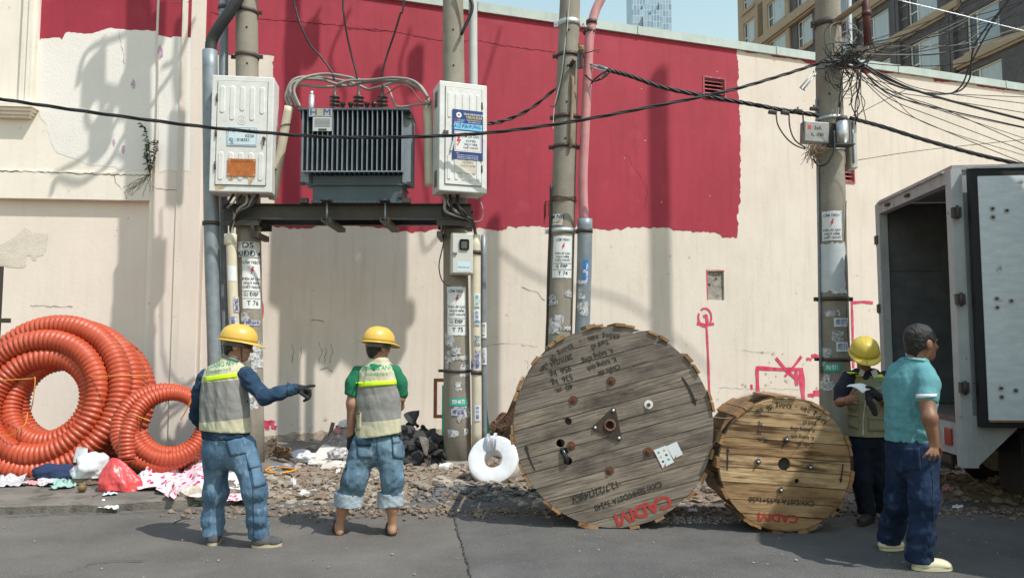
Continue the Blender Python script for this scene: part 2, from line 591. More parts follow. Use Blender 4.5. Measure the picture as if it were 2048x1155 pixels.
# louvred vents in the openings
def vent(q0, q1, m, nsl, label):
 W_, H_ = (q1.x - q0.x), (q0.z - q1.z)
 vb = MB()
 t = 0.03
 ww = W_ * math.sqrt(1 + WB * WB)
 M = frame(wpt(q0.x, q1.z), WX, Vector((0, 0, 1)))
 # local: x along wall, y up, z out of wall
 for lo, hi in (((-t, -t, -.02), (ww + t, 0, .018)), ((-t, H_, -.02), (ww + t, H_ + t, .018)), ((-t, 0, -.02), (0, H_, .016)), ((ww, 0, -.02), (ww + t, H_, .016))):
  vb.box(lo, hi, M)
 f = vb.build('vent', m, wall)
 f['label'] = label
 for i in range(nsl):
  z = H_ * (i + .35) / nsl
  sb = MB()
  sb.box((0.004, -.004, -.035), (ww - .004, .008, .035), M @ Matrix.Translation((0, z, -.03)) @ Matrix.Rotation(rad(38), 4, 'X'))
  sb.build('slat', m, f)
 bb = MB()
 bb.add([M @ Vector(p_) for p_ in ((0, 0, -.13), (ww, 0, -.13), (ww, H_, -.13), (0, H_, -.13))], [(0, 1, 2, 3)])
 bb.build('duct_back', m_dark, f)
m_redlouv = mat('painted_louvre', (0.42, 0.10, 0.13), (0.36, 0.05, 0.08), 9, 0.6, streak=(0.6, 0.5, 0.45), streak_amt=0.5)
vent(v1a, v1b, m_redlouv, 5, 'crimson louvred vent right of the thick pole')
vent(v2a, v2b, m_redlouv, 4, 'louvred vent half hidden behind the right pole')
# knocked-out square of bare plaster
nb = MB()
nb.grid(lambda u, v: wpt(n0.x + (n1.x - n0.x) * u, n1.z + (n0.z - n1.z) * v, -.05 + .02 * fbm(u * 3, v * 4, 2, 3)), 10, 14)
nb.build('knocked_out_patch', mat('patch_mortar', (.36, .34, .30), (.24, .22, .19), 9, .95, .6, 40, spots=(.06, .05, .045), spot_scale=9), wall)
nr = MB()
for (a, b) in (((1412, 539), (1416, 601)), ((1412, 538), (1449, 542))):
 q0, q1 = wxz(*a), wxz(*b)
 sheet(nr, [(q0[0], q0[1]), (q1[0] , q0[1] - .01), (q1[0], q1[1]), (q0[0] + .01, q1[1] + .03)], lambda X, Z: wpt(X, Z, .0045))
nr.build('paint_rim', m_graf, wall)
# cracks: thin uneven strips
def crack(par, pts, width, seed, plane=onwall, out=.0062, m=None):
 mb = MB()
 rnd = random.Random(seed)
 P = []
 for i in range(len(pts) - 1):
  a, b = pts[i], pts[i + 1]
  k = max(1, int(math.hypot(b[0] - a[0], b[1] - a[1]) / 6))
  for j in range(k):
   t = j / k
   P.append((a[0] + (b[0] - a[0]) * t + rnd.uniform(-2, 2), a[1] + (b[1] - a[1]) * t + rnd.uniform(-1.6, 1.6)))
 P.append(pts[-1])
 vs, fs = [], []
 for i, (x, y) in enumerate(P):
  q = plane(x, y, out)
  wd = width * rnd.uniform(.25, 1.2)
  dx = P[min(i + 1, len(P) - 1)][0] - P[max(i - 1, 0)][0]
  dy = P[min(i + 1, len(P) - 1)][1] - P[max(i - 1, 0)][1]
  if abs(dx) > abs(dy):
   vs += [q + Vector((0, 0, wd / 2)), q - Vector((0, 0, wd / 2))]
  else:
   vs += [q + WX * (wd / 2), q - WX * (wd / 2)]
 for i in range(len(P) - 1):
  fs.append((2 * i, 2 * i + 1, 2 * i + 3, 2 * i + 2))
 mb.add(vs, fs)
 mb.build('crack', m or m_crack, par)
m_ckr = mat('crack_in_crimson', (.10, .012, .02), rough=.9)
crack(wall, [(388, 22), (470, 32), (520, 38), (600, 44), (690, 52), (700, 58), (790, 64), (850, 76), (890, 82), (960, 82), (1010, 92), (1110, 105)], .016, 1, m=m_ckr)
crack(wall, [(690, 55), (740, 58), (770, 62)], .012, 2, m=m_ckr)
crack(wall, [(1020, 28), (1060, 40), (1085, 44)], .014, 3, m=m_ckr)
crack(wall, [(1245, 300), (1280, 350), (1295, 375), (1290, 420)], .006, 8, m=m_ckr)
crack(wall, [(1045, 575), (1075, 585), (1090, 600)], .010, 4)
crack(wall, [(968, 690), (1020, 686), (1075, 692)], .006, 5)
crack(wall, [(620, 640), (640, 639), (648, 643)], .012, 6)
for x0 in (585, 600, 640, 650, 662):
 crack(wall, [(x0, 672 + (x0 % 7) * 4), (x0 + 3, 700), (x0 - 2, 725)], .008, x0)
crack(wall, [(640, 740), (655, 735), (665, 742)], .02, 7)
for (x0, y0, x1, y1) in ((1480, 700, 1540, 705), (1440, 775, 1600, 778), (1050, 720, 1060, 800)):
 crack(wall, [(x0, y0), ((x0 + x1) / 2, y0 + 2), (x1, y1)], .005, x0)
# damp muddy foot of the wall
mf = MB()
pts_b = [(X, 0.0) for X in np.linspace(CX, 12, 60)]
top_b = [(X, 0.19 + .07 * fbm(X, 0, 1.2, 6) + .035 * fbm(X, 0, 9, 2)) for X in np.linspace(CX, 12, 500)]
sheet(mf, pts_b + top_b[::-1], lambda X, Z: wpt(X, Z, .005))
mf.build('damp_foot', m_mud, wall)
# flaked paint low on the right
fk = MB()
rnd = random.Random(5)
for i in range(70):
 x, y = rnd.choice(((rnd.uniform(1435, 1640), rnd.uniform(745, 800)), (rnd.uniform(1500, 1640), rnd.uniform(700, 770)), (rnd.uniform(520, 660), rnd.uniform(835, 880)),
     (rnd.uniform(1000, 1480), rnd.uniform(480, 800)), (rnd.uniform(1240, 1460), rnd.uniform(110, 460)), (rnd.uniform(1700, 1790), rnd.uniform(360, 680))))
 X, Z = wxz(x, y)
 s_ = rnd.uniform(.008, .035) * (1 if y > 690 else .55)
 k = rnd.randint(5, 8)
 sheet(fk, [(X + s_ * rnd.uniform(.5, 1.3) * math.cos(6.283 * j / k), Z + s_ * rnd.uniform(.4, 1.0) * math.sin(6.283 * j / k)) for j in range(k)],
  lambda X_, Z_: wpt(X_, Z_, .0068))
stuff(fk.build('paint_flake', m_plaster, wall))
# ------- red spray marks
gr = MB()
def spray(pts, wd, out=.0075, mb=gr, plane=onwall):
 wd *= 1.25
 P = [plane(x, y, out) for x, y in pts]
 vs, fs = [], []
 for i, q in enumerate(P):
  a, b = P[max(i - 1, 0)], P[min(i + 1, len(P) - 1)]
  t = (b - a).normalized()
  nn = t.cross(WN).normalized()
  w_ = wd * (0.8 + .35 * mnoise.noise(q * 6))
  vs += [q + nn * w_ / 2, q - nn * w_ / 2]
 for i in range(len(P) - 1):
  fs.append((2 * i, 2 * i + 1, 2 * i + 3, 2 * i + 2))
 mb.add(vs, fs)
def dens(pts, k=6):
 out = []
 for i in range(len(pts) - 1):
  for j in range(k):
   t = j / k
   out.append((pts[i][0] + (pts[i + 1][0] - pts[i][0]) * t, pts[i][1] + (pts[i + 1][1] - pts[i][1]) * t))
 return out + [pts[-1]]
spray(dens([(1394, 646), (1410, 649), (1428, 647)]), .05)
spray([(1410 + 13 * math.cos(a), 634 + 18 * math.sin(a)) for a in np.linspace(-2.2, 3.6, 30)], .04, .0085)
spray(dens([(1407, 632), (1413, 630), (1415, 645)]), .06, .0095)
spray(dens([(1413, 648), (1416, 700), (1419, 790), (1420, 840)]), .045, .0088)
spray(dens([(1516, 795), (1515, 760), (1514, 735), (1560, 738), (1600, 738)]), .07)
spray(dens([(1602, 735), (1605, 770), (1607, 806)]), .11, .0085)
spray(dens([(1592, 742), (1594, 770)]), .08, .0092)
spray(dens([(1552, 715), (1575, 742), (1597, 760)]), .06, .0098)
spray(dens([(1603, 712), (1588, 732), (1570, 752)]), .055, .0104)
spray(dens([(1503, 768), (1504, 778)]), .05, .0085)
spray(dens([(1704, 605), (1705, 640), (1707, 735)]), .05)
spray(dens([(1702, 605), (1725, 603), (1746, 605)]), .06, .0085)
spray([(520 + 8 * math.cos(a) - 4, 620 + 26 * math.sin(a)) for a in np.linspace(-1.4, 1.4, 14)], .05)
for (x, y, s_) in ((530, 848, 9), (543, 845, 6), (535, 856, 4), (548, 854, 5), (1630, 712, 7), (1618, 718, 5), (1636, 786, 9), (1622, 790, 6)):
 spray([(x - s_, y), (x, y - 1), (x + s_, y + 1)], .09 * s_ / 8)
g_ = gr.build('sprayed_mark', m_graf, wall)
g_['label'] = 'red sprayed lines and arrow'
# ------------------------------------------------------------------ facade on the left
fac = thing('facade', 'cream stucco facade with recessed panel and window ledge left of the poles', 'building', (CX, CY, 0))
def fpt(X, Z, out=0.0):
 return Vector((X, FA + FB * X, Z)) + FN * out
def fxz(x, y):
 q = onfac(x, y)
 return (q.x, q.z)
xr, zr = fxz(298, 402)
fb_ = MB()
RD = 0.085
XL = -16.0
fb_.add([fpt(XL, zr), fpt(CX, zr), fpt(CX, 8.2), fpt(XL, 8.2)], [(0, 1, 2, 3)])
fb_.add([fpt(xr, -.3), fpt(CX, -.3), fpt(CX, zr), fpt(xr, zr)], [(0, 1, 2, 3)])
fb_.add([fpt(XL, zr), fpt(xr, zr), fpt(xr, zr, -RD), fpt(XL, zr, -RD)], [(0, 1, 2, 3)])
fb_.add([fpt(xr, zr), fpt(xr, -.3), fpt(xr, -.3, -RD), fpt(xr, zr, -RD)], [(0, 1, 2, 3)])
fb_.add([fpt(XL, 8.2), fpt(CX, 8.2), fpt(CX, 8.2, -.4), fpt(XL, 8.2, -.4)], [(0, 1, 2, 3)])
m_fac = mat('facade_cream_paint', (0.85, 0.79, 0.70), (0.79, 0.73, 0.645), 1.2, 0.85, 0.12, 14, streak=(0.62, 0.55, 0.47), streak_amt=0.28, spots=(.6, .54, .47), spot_scale=9, spot_lim=(.70, .76))
fb_.build('wall', m_fac, fac)
rp_ = MB()
rp_.add([fpt(XL, -.3, -RD), fpt(xr, -.3, -RD), fpt(xr, zr, -RD), fpt(XL, zr, -RD)], [(0, 1, 2, 3)])
rp_.build('recessed_panel', m_pinkcream, fac)
# string course above the recess, slightly proud
sc_ = MB()
xe, ze = fxz(302, 347)
sc_.box((XL - CX, zr + .004, 0.0), (xe - CX, ze, .022), frame(fpt(CX, 0, 0.001), FX, (0, 0, 1)))
sc_.build('string_course', m_fac, fac)
# pilaster
x0, _ = fxz(313, 300)
x1 = CX + .03
pl_ = MB()
pl_.box((x0 - CX, -.3, .0), (x1 - CX, 8.3, .045), frame(fpt(CX, 0, 0.002), FX, (0, 0, 1)))
pl_.box((x1 - CX - .0, -.3, -.3), (x1 - CX + .055, 8.3, .018), frame(fpt(CX, 0, 0.002), FX, (0, 0, 1)))
pl_.build('pilaster', m_pinkcream, fac)
# fresh white and crimson areas on the facade
fresh = [(78, 92), (82, 77), (120, 76), (124, 80), (134, 64), (176, 68), (190, 66), (218, 56), (255, 60), (312, 62)]
cr = ragged([fxz(*q) for q in fresh], .006, .03, 12, fpt, .015)
cr = [(q[0], q[1]) for q in cr]
topz = 8.0
o_ = MB()
sheet(o_, cr + [(cr[-1][0], topz), (cr[0][0], topz)], lambda X, Z: fpt(X, Z, .004))
low = ragged([fxz(*q) for q in ((312, 338), (250, 342), (180, 330), (110, 300), (92, 250), (79, 230))], .02, .05, 13, fpt, .05)
wf = MB()
sheet(wf, [(q[0], q[1] - .0) for q in cr] + [(q[0], q[1]) for q in low], lambda X, Z: fpt(X, Z, .003))
wf.build('fresh_paint', m_white, fac)
def ppt(X, Z, out=0.0):
 return fpt(X, Z, .047 + out)
def pxz(x, y):
 q = onfac(x, y, .047)
 return (q.x, q.z)
pc = [pxz(*q) for q in ((316, 72), (318, 71), (342, 76), (346, 73), (381, 76))]
pcr = [(q[0], q[1]) for q in ragged(pc, .005, .03, 14, ppt, .012)]
sheet(o_, pcr + [(pcr[-1][0], topz), (pcr[0][0], topz)], lambda X, Z: ppt(X, Z, .004))
Msd = frame(fpt(CX, 0, 0.002), FX, (0, 0, 1))
xs_ = x1 - CX
z_lo = pxz(383, 110)[1]
o_.add([Msd @ Vector(q) for q in ((xs_ + .0555, z_lo, -.28), (xs_ + .0555, z_lo, .0215), (xs_ + .0555, topz, .0215), (xs_ + .0555, topz, -.28))], [(0, 1, 2, 3)])
o_.add([Msd @ Vector(q) for q in ((xs_ + .0, z_lo, .0215), (xs_ + .0555, z_lo, .0215), (xs_ + .0555, topz, .0215), (xs_ + .0, topz, .0215))], [(0, 1, 2, 3)])
fr_ = o_.build('paint_patch', m_red, fac)
fr_['label'] = 'crimson paint on the upper facade'
wp2 = MB()
lowp = [(q[0], q[1]) for q in ragged([pxz(*q) for q in ((379, 345), (345, 338), (317, 345))], .01, .05, 15, ppt, .04)]
sheet(wp2, [(q[0], q[1]) for q in pcr] + lowp, lambda X, Z: ppt(X, Z, .003))
wp2.build('fresh_paint', m_white, fac)
# window surround and ledge at the top left
m_trim = mat('trim_cream', (0.86, 0.81, 0.72), (0.78, 0.72, 0.64), 2, 0.8, 0.2, 30, streak=(0.45, 0.4, 0.35), streak_amt=0.35)
ws = MB()
Mf = frame(fpt(CX, 0, 0.001), FX, (0, 0, 1))
for (xa, xb, dp) in ((44, 58, .05), (58, 68, .075), (68, 77, .045)):
 a_, b_ = fxz(xa, 100)[0] - CX, fxz(xb, 100)[0] - CX
 ws.box((a_, 5.07, 0), (b_, 8.2, dp), Mf)
ws.build('window_surround', m_trim, fac)
lg = MB()
zt, zb = fxz(40, 213)[1], fxz(40, 238)[1]
xr2 = fxz(77, 220)[0] - CX
for k, (a_, b_, dp, ins) in enumerate(((0, .3, .19, 0), (.3, .55, .155, .03), (.55, .8, .12, .06), (.8, 1, .08, .09))):
 lg.box((XL - CX, zt + (zb - zt) * b_, 0), (xr2 - ins, zt + (zb - zt) * a_, dp), Mf)
lg.build('window_ledge', m_trim, fac)
# bare patch in the recess, where plaster came off
bp_ = MB()
ol = [(0, 490), (15, 483), (35, 470), (52, 455), (66, 466), (97, 468), (97, 480), (93, 500), (88, 509), (76, 512), (73, 521), (66, 520), (62, 512), (55, 511), (52, 520), (54, 530),
 (50, 535), (20, 535), (0, 528)]
def rpt(X, Z):
 return fpt(X, Z, -RD + .004)
def rxz(x, y):
 q = onfac(x, y, -RD)
 return (q.x, q.z)
bo = ragged([rxz(*q) for q in ol + [ol[0]]], .006, .03, 22, rpt, .012)
sheet(bp_, [(q[0], q[1]) for q in bo[:-1]], rpt)
bp_.build('bare_patch', mat('bare_render', (.70, .63, .54), (.60, .54, .46), 4, .9, .3, 40), fac)
def ffac(x, y, out=0):
 return onfac(x, y, out + .002)
crack(fac, [(0, 342), (50, 343), (90, 344), (140, 346), (190, 348), (230, 349), (300, 351)], .018, 31, lambda x, y, o=0: onfac(x, y, .026))
crack(fac, [(228, 345), (232, 365), (250, 388), (253, 398)], .006, 32, lambda x, y, o=0: onfac(x, y, .026))
crack(fac, [(300, 372), (320, 378), (360, 380)], .008, 33, lambda x, y, o=0: onfac(x, y, .05))
crack(fac, [(60, 610), (90, 612), (145, 613)], .009, 34, lambda x, y, o=0: onfac(x, y, -RD + .005))
crack(fac, [(237, 60), (249, 128)], .006, 35, lambda x, y, o=0: onfac(x, y, .0065))
crack(fac, [(345, 2), (378, 4)], .008, 36, lambda x, y, o=0: onfac(x, y, .055))
for (x, y, a, b) in ((320, 105, 7, 16), (267, 168, 5, 11), (247, 298, 4, 10), (228, 285, 3, 8)):
 X, Z = (pxz if x > 314 else fxz)(x, y)
 fn_ = (lambda X_, Z_: ppt(X_, Z_, .0065)) if x > 314 else (lambda X_, Z_: fpt(X_, Z_, .0065))
 r9 = random.Random(x)
 mk = MB()
 sheet(mk, [(X + a * .0076 * r9.uniform(.5, 1.1) * math.cos(6.283 * j / 11), Z + b * .0076 * r9.uniform(.6, 1.1) * math.sin(6.283 * j / 11)) for j in range(11)], fn_)
 mk.build('purple_scuff', mat('purple_scuff', (.42, .24, .38), (.62, .5, .58), 30, .9), fac)
# aerial roots of the weed creeping over the plaster
ar = MB()
r9 = random.Random(77)
for k in range(13):
 x, y = 298 + r9.uniform(-6, 6), 348
 P = []
 dx = r9.uniform(-7, 2)
 for j in range(9):
  P.append(onfac(x, y, .030))
  x += dx + r9.uniform(-3, 3)
  y += r9.uniform(1, 8)
  if y > 396:
   break
 if len(P) > 2:
  ar.tube(P, .0022, 4)
ar.build('root_trace', mat('dry_root', (.2, .14, .1)), fac)
# ================================================================== far buildings
m_stone = mat('grey_stone_cladding', (0.105, 0.10, 0.11), (0.07, 0.066, 0.074), 3, 0.6, 0.1, 30, spots=(.16, .15, .16), spot_scale=12)
m_beige = mat('beige_render', (0.42, 0.335, 0.245), (0.37, 0.295, 0.215), 2, 0.8, 0.1, 20)
m_frame = mat('white_window_frame', (0.72, 0.72, 0.70), rough=0.5)
m_glass = mat('window_glass', (0.30, 0.38, 0.44), (0.22, 0.29, 0.34), 0.9, 0.12, spec=0.8)
m_curtain = mat('curtained_glass', (0.46, 0.54, 0.58), (0.38, 0.46, 0.51), 1.6, 0.15, spec=0.7, stretch=(4, 4, .5))
m_darkglass = mat('dark_glass', (0.05, 0.06, 0.07), rough=0.15, spec=0.8)
AX0 = Vector((20.2 + 1.0, 30.0, 0))                      # near end of the facade at s = 0
AD = Vector((-1, 5, 0)).normalized()                     # along the facade, away from the camera
AN = Vector((-5, -1, 0)).normalized()                    # out of the facade
apt = thing('apartment_block', 'grey and beige apartment block with white windows above the wall', 'building', tuple(AX0))
def apt_pt(s, z, out=0.0):
 return AX0 + AD * s + Vector((0, 0, z)) + AN * out
floors = [12.05, 14.7, 17.37, 20.05, 22.72, 25.4]
cols = [(-4.9, 1.75), (-1.6, 1.75), (1.85, 1.75), (5.35, 1.9), (8.6, 1.8), (11.9, 1.8), (15.1, 1.6), (18.1, 2.1), (21.6, 1.5)]
holesA = []
for zf in floors:
 for (sc, wd) in cols:
  holesA.append((sc - wd / 2, sc + wd / 2, zf, zf + 1.75))
hs = [h_ for h_ in holesA]
near = MB()
holed_sheet(near, -8, 16.6, 0, 21.9, [h_ for h_ in hs if h_[1] < 16.6 and h_[3] < 21.95], lambda s, z: apt_pt(s, z), .22, AN)
near.build('stone_wall', m_stone, apt)
up = MB()
holed_sheet(up, -8, 16.6, 22.55, 30, [h_ for h_ in hs if h_[1] < 16.6 and h_[2] > 22.6], lambda s, z: apt_pt(s, z), .22, AN)
up.build('stone_wall', m_stone, apt)
be = MB()
holed_sheet(be, 16.6, 23.1, 0, 30, [h_ for h_ in hs if h_[0] > 16.6], lambda s, z: apt_pt(s, z, .12), .34, AN)
be.add([apt_pt(16.6, 0, .12), apt_pt(16.6, 30, .12), apt_pt(16.6, 30, -.3), apt_pt(16.6, 0, -.3)], [(0, 1, 2, 3)])
be.add([apt_pt(23.1, 0, .12), apt_pt(23.1, 30, .12), apt_pt(23.1, 30, -14), apt_pt(23.1, 0, -14)], [(0, 1, 2, 3)])
be.build('beige_wall', m_beige, apt)
bk = MB()
bk.add([apt_pt(-8, 0), apt_pt(-8, 30), apt_pt(-8, 30, -14), apt_pt(-8, 0, -14)], [(0, 1, 2, 3)])
bk.add([apt_pt(-8, 30), apt_pt(23.1, 30), apt_pt(23.1, 30, -14), apt_pt(-8, 30, -14)], [(0, 1, 2, 3)])
bk.build('roof', m_beige, apt)
MA = frame(AX0, AD, (0, 0, 1))                           # local z = out of facade (sign fixed below)
sgn = 1 if (MA.to_3x3() @ Vector((0, 0, 1))).dot(AN) > 0 else -1
def abox(mb, s0, s1, z0, z1, o0, o1):
 a, b = sorted((o0 * sgn, o1 * sgn))
 mb.box((s0, z0, a), (s1, z1, b), MA)
for k, (s0, s1, z0, z1, pr) in enumerate(((3.0, 7.4, 17.0, 17.34, .22), (5.0, 23.1, 21.95, 22.5, .35), (-8, 1.2, 24.6, 25.0, .3), (7.0, 10.3, 19.6, 19.95, .2), (-3.0, 3.4, 14.2, 14.55, .2))):
 b_ = MB()
 abox(b_, s0, s1, z0, z1, -.02, pr)
 abox(b_, s0 + .02, s1 - .02, z0 - .12, z0 - .002, -.02, pr * .6)
 b_.build('cornice', m_beige, apt)
for s in (3.55, 7.0, 10.3, 13.6):
 b_ = MB()
 abox(b_, s - .22, s - .02, 0, 21.9, .002, .18)
 abox(b_, s + .02, s + .22, 0, 21.9, .002, .18)
 b_.build('pier', m_stone, apt)
jn = MB()
for z in np.arange(12.6, 21.8, .67):
 for s0 in (2.85, 6.4, 9.6, 12.9):
  abox(jn, s0, s0 + .45, z, z + .02, .001, .006)
stuff(jn.build('stone_joint', m_frame, apt))
_wr = random.Random(4)
for (s0, s1, z0, z1) in holesA:
 if not (11.5 < z0 < 26.5):
  continue
 o0 = .12 if s0 > 16.6 else 0.0
 fr = MB()
 t = .07
 w_ = s1 - s0
 sp_ = s1 - .27 * w_                                  # narrow opening light on the far side
 for (a, b, c, d_) in ((s0, s1, z0, z0 + t), (s0, s1, z1 - t, z1), (s0, s0 + t, z0 + t, z1 - t), (s1 - t, s1, z0 + t, z1 - t), (sp_ - t, sp_, z0 + t, z1 - t),
      (sp_, s1 - t, z0 + .62, z0 + .69)):
  abox(fr, a, b, c, d_, o0 - .16, o0 - .09)
 f = fr.build('window', m_frame, apt)
 gl = MB()
 gl.add([apt_pt(s0 + t, z0 + t, o0 - .13), apt_pt(sp_ - t, z0 + t, o0 - .13), apt_pt(sp_ - t, z1 - t, o0 - .13), apt_pt(s0 + t, z1 - t, o0 - .13)], [(0, 1, 2, 3)])
 gl.build('pane', _wr.choice((m_curtain, m_curtain, m_glass)), f)
 for (c, d_) in ((z0 + t, z0 + .62), (z0 + .69, z1 - t)):
  g2 = MB()
  g2.add([apt_pt(sp_, c, o0 - .13), apt_pt(s1 - t, c, o0 - .13), apt_pt(s1 - t, d_, o0 - .13), apt_pt(sp_, d_, o0 - .13)], [(0, 1, 2, 3)])
  g2.build('pane', m_darkglass, f)
 si = MB()
 abox(si, s0 - .12, s1 + .12, z0 - .28, z0 - .01, o0 - .1, o0 + .1)
 si.build('sill', m_beige, f)
# slatted service grille between the two beige windows
gr_ = MB()
abox(gr_, 19.75, 20.35, 22.7, 25.0, .125, .135)
gg = gr_.build('service_grille', m_dark, apt)
for k in range(16):
 b_ = MB()
 abox(b_, 19.75, 20.35, 22.75 + k * .14, 22.80 + k * .14, .137, .17)
 b_.build('slat', m_beige, gg)
# glass tower far away
def tower_mat():
 m = bpy.data.materials.new('tower_glass')
 m.use_nodes = True
 n, l = m.node_tree.nodes, m.node_tree.links
 b = n['Principled BSDF']
 b.inputs['Roughness'].default_value = 0.25
 tc = n.new('ShaderNodeTexCoord')
 sx = n.new('ShaderNodeSeparateXYZ')
 cx = n.new('ShaderNodeCombineXYZ')
 l.new(tc.outputs['Object'], sx.inputs[0])
 ad = n.new('ShaderNodeMath')
 ad.operation = 'ADD'
 l.new(sx.outputs[0], ad.inputs[0])
 l.new(sx.outputs[1], ad.inputs[1])
 l.new(ad.outputs[0], cx.inputs[0])
 l.new(sx.outputs[2], cx.inputs[1])
 br = n.new('ShaderNodeTexBrick')
 br.offset = 0.0
 br.inputs['Scale'].default_value = 1.0
 br.inputs['Brick Width'].default_value = 1.7
 br.inputs['Row Height'].default_value = 3.9
 br.inputs['Mortar Size'].default_value = 0.16
 br.inputs['Color1'].default_value = (0.20, 0.31, 0.42, 1)
 br.inputs['Color2'].default_value = (0.34, 0.46, 0.56, 1)
 br.inputs['Mortar'].default_value = (0.52, 0.60, 0.66, 1)
 l.new(cx.outputs[0], br.inputs['Vector'])
 l.new(br.outputs['Color'], b.inputs['Base Color'])
 return m
TY = 420.0
tx0, tx1 = atY(1263, 30, TY).x, atY(1342, 30, TY).x
tw = thing('glass_tower', 'pale blue glass skyscraper rising far behind the wall', 'tower', ((tx0 + tx1) / 2, TY, 0))
mtw = tower_mat()
zz = lambda y: atY(1300, y, TY).z
for k, (xa, xb, yt, dy) in enumerate(((1264, 1342, -60, 0), (1263, 1284, 24, -3.0), (1284, 1301, 12, -2.2), (1299, 1320, 26, -4.0), (1318, 1342, 5, -1.4), (1283, 1301, 38, -5))):
 t_ = MB()
 t_.box((atY(xa, 30, TY).x, TY + dy, 0), (atY(xb, 30, TY).x - .02 * k, TY + 20 - k * .1, zz(yt)))
 t_.build('glass_shaft' if k == 0 else 'glass_bay', mtw, tw)
# ================================================================== utility poles
m_conc = mat('pole_concrete', (0.29, 0.265, 0.22), (0.235, 0.213, 0.175), 5, 0.9, 0.3, 60, streak=(0.15, 0.13, 0.10), streak_amt=0.4)
m_steel = mat('dark_steel_band', (0.06, 0.055, 0.055), (0.10, 0.07, 0.055), 12, 0.6, metal=0.4)
m_galv = mat('galvanised_steel', (0.27, 0.31, 0.345), (0.20, 0.235, 0.265), 7, 0.5, 0.1, 60, metal=0.35, streak=(0.24, 0.26, 0.28), streak_amt=0.4)
m_zinc = mat('bright_zinc', (0.62, 0.64, 0.65), (0.5, 0.52, 0.53), 9, 0.38, metal=0.6)
m_placard = mat('placard_white', (0.74, 0.76, 0.76), (0.64, 0.66, 0.66), 7, 0.6, spots=(.45, .45, .42), spot_scale=14, spot_lim=(.64, .7))
m_sign = mat('aluminium_sign', (0.55, 0.58, 0.60), (0.5, 0.53, 0.55), 8, 0.45, metal=0.2)
m_black = mat('black_lettering', (0.02, 0.02, 0.022), rough=0.6)
m_bolt = mat('red_lettering', (0.55, 0.05, 0.06), rough=0.6)
m_paper = mat('torn_paper', (0.60, 0.61, 0.62), (0.36, 0.36, 0.37), 22, 0.85, spots=(.16, .16, .17), spot_scale=30, spot_lim=(.56, .62), contrast=(.42, .58))
m_blueprint = mat('blue_lettering', (0.03, 0.12, 0.42), rough=0.6)
m_navyprint = mat('navy_lettering', (0.06, 0.05, 0.30), rough=0.6)
m_greenlab = mat('green_label', (0.01, 0.33, 0.22), (0.02, 0.42, 0.3), 20, 0.6)
m_whiteprint = mat('white_lettering', (0.8, 0.8, 0.8), rough=0.6)
m_blacksheath = mat('black_cable_sheath', (0.018, 0.018, 0.02), rough=0.45)
m_greysheath = mat('grey_cable_sheath', (0.30, 0.285, 0.255), (0.25, 0.235, 0.21), 15, 0.5)
m_pvc = mat('cream_pvc', (0.66, 0.60, 0.47), (0.58, 0.52, 0.40), 5, 0.45, streak=(.35, .3, .22), streak_amt=.4)
m_wire = mat('rusty_wire', (0.12, 0.07, 0.05), rough=0.8)
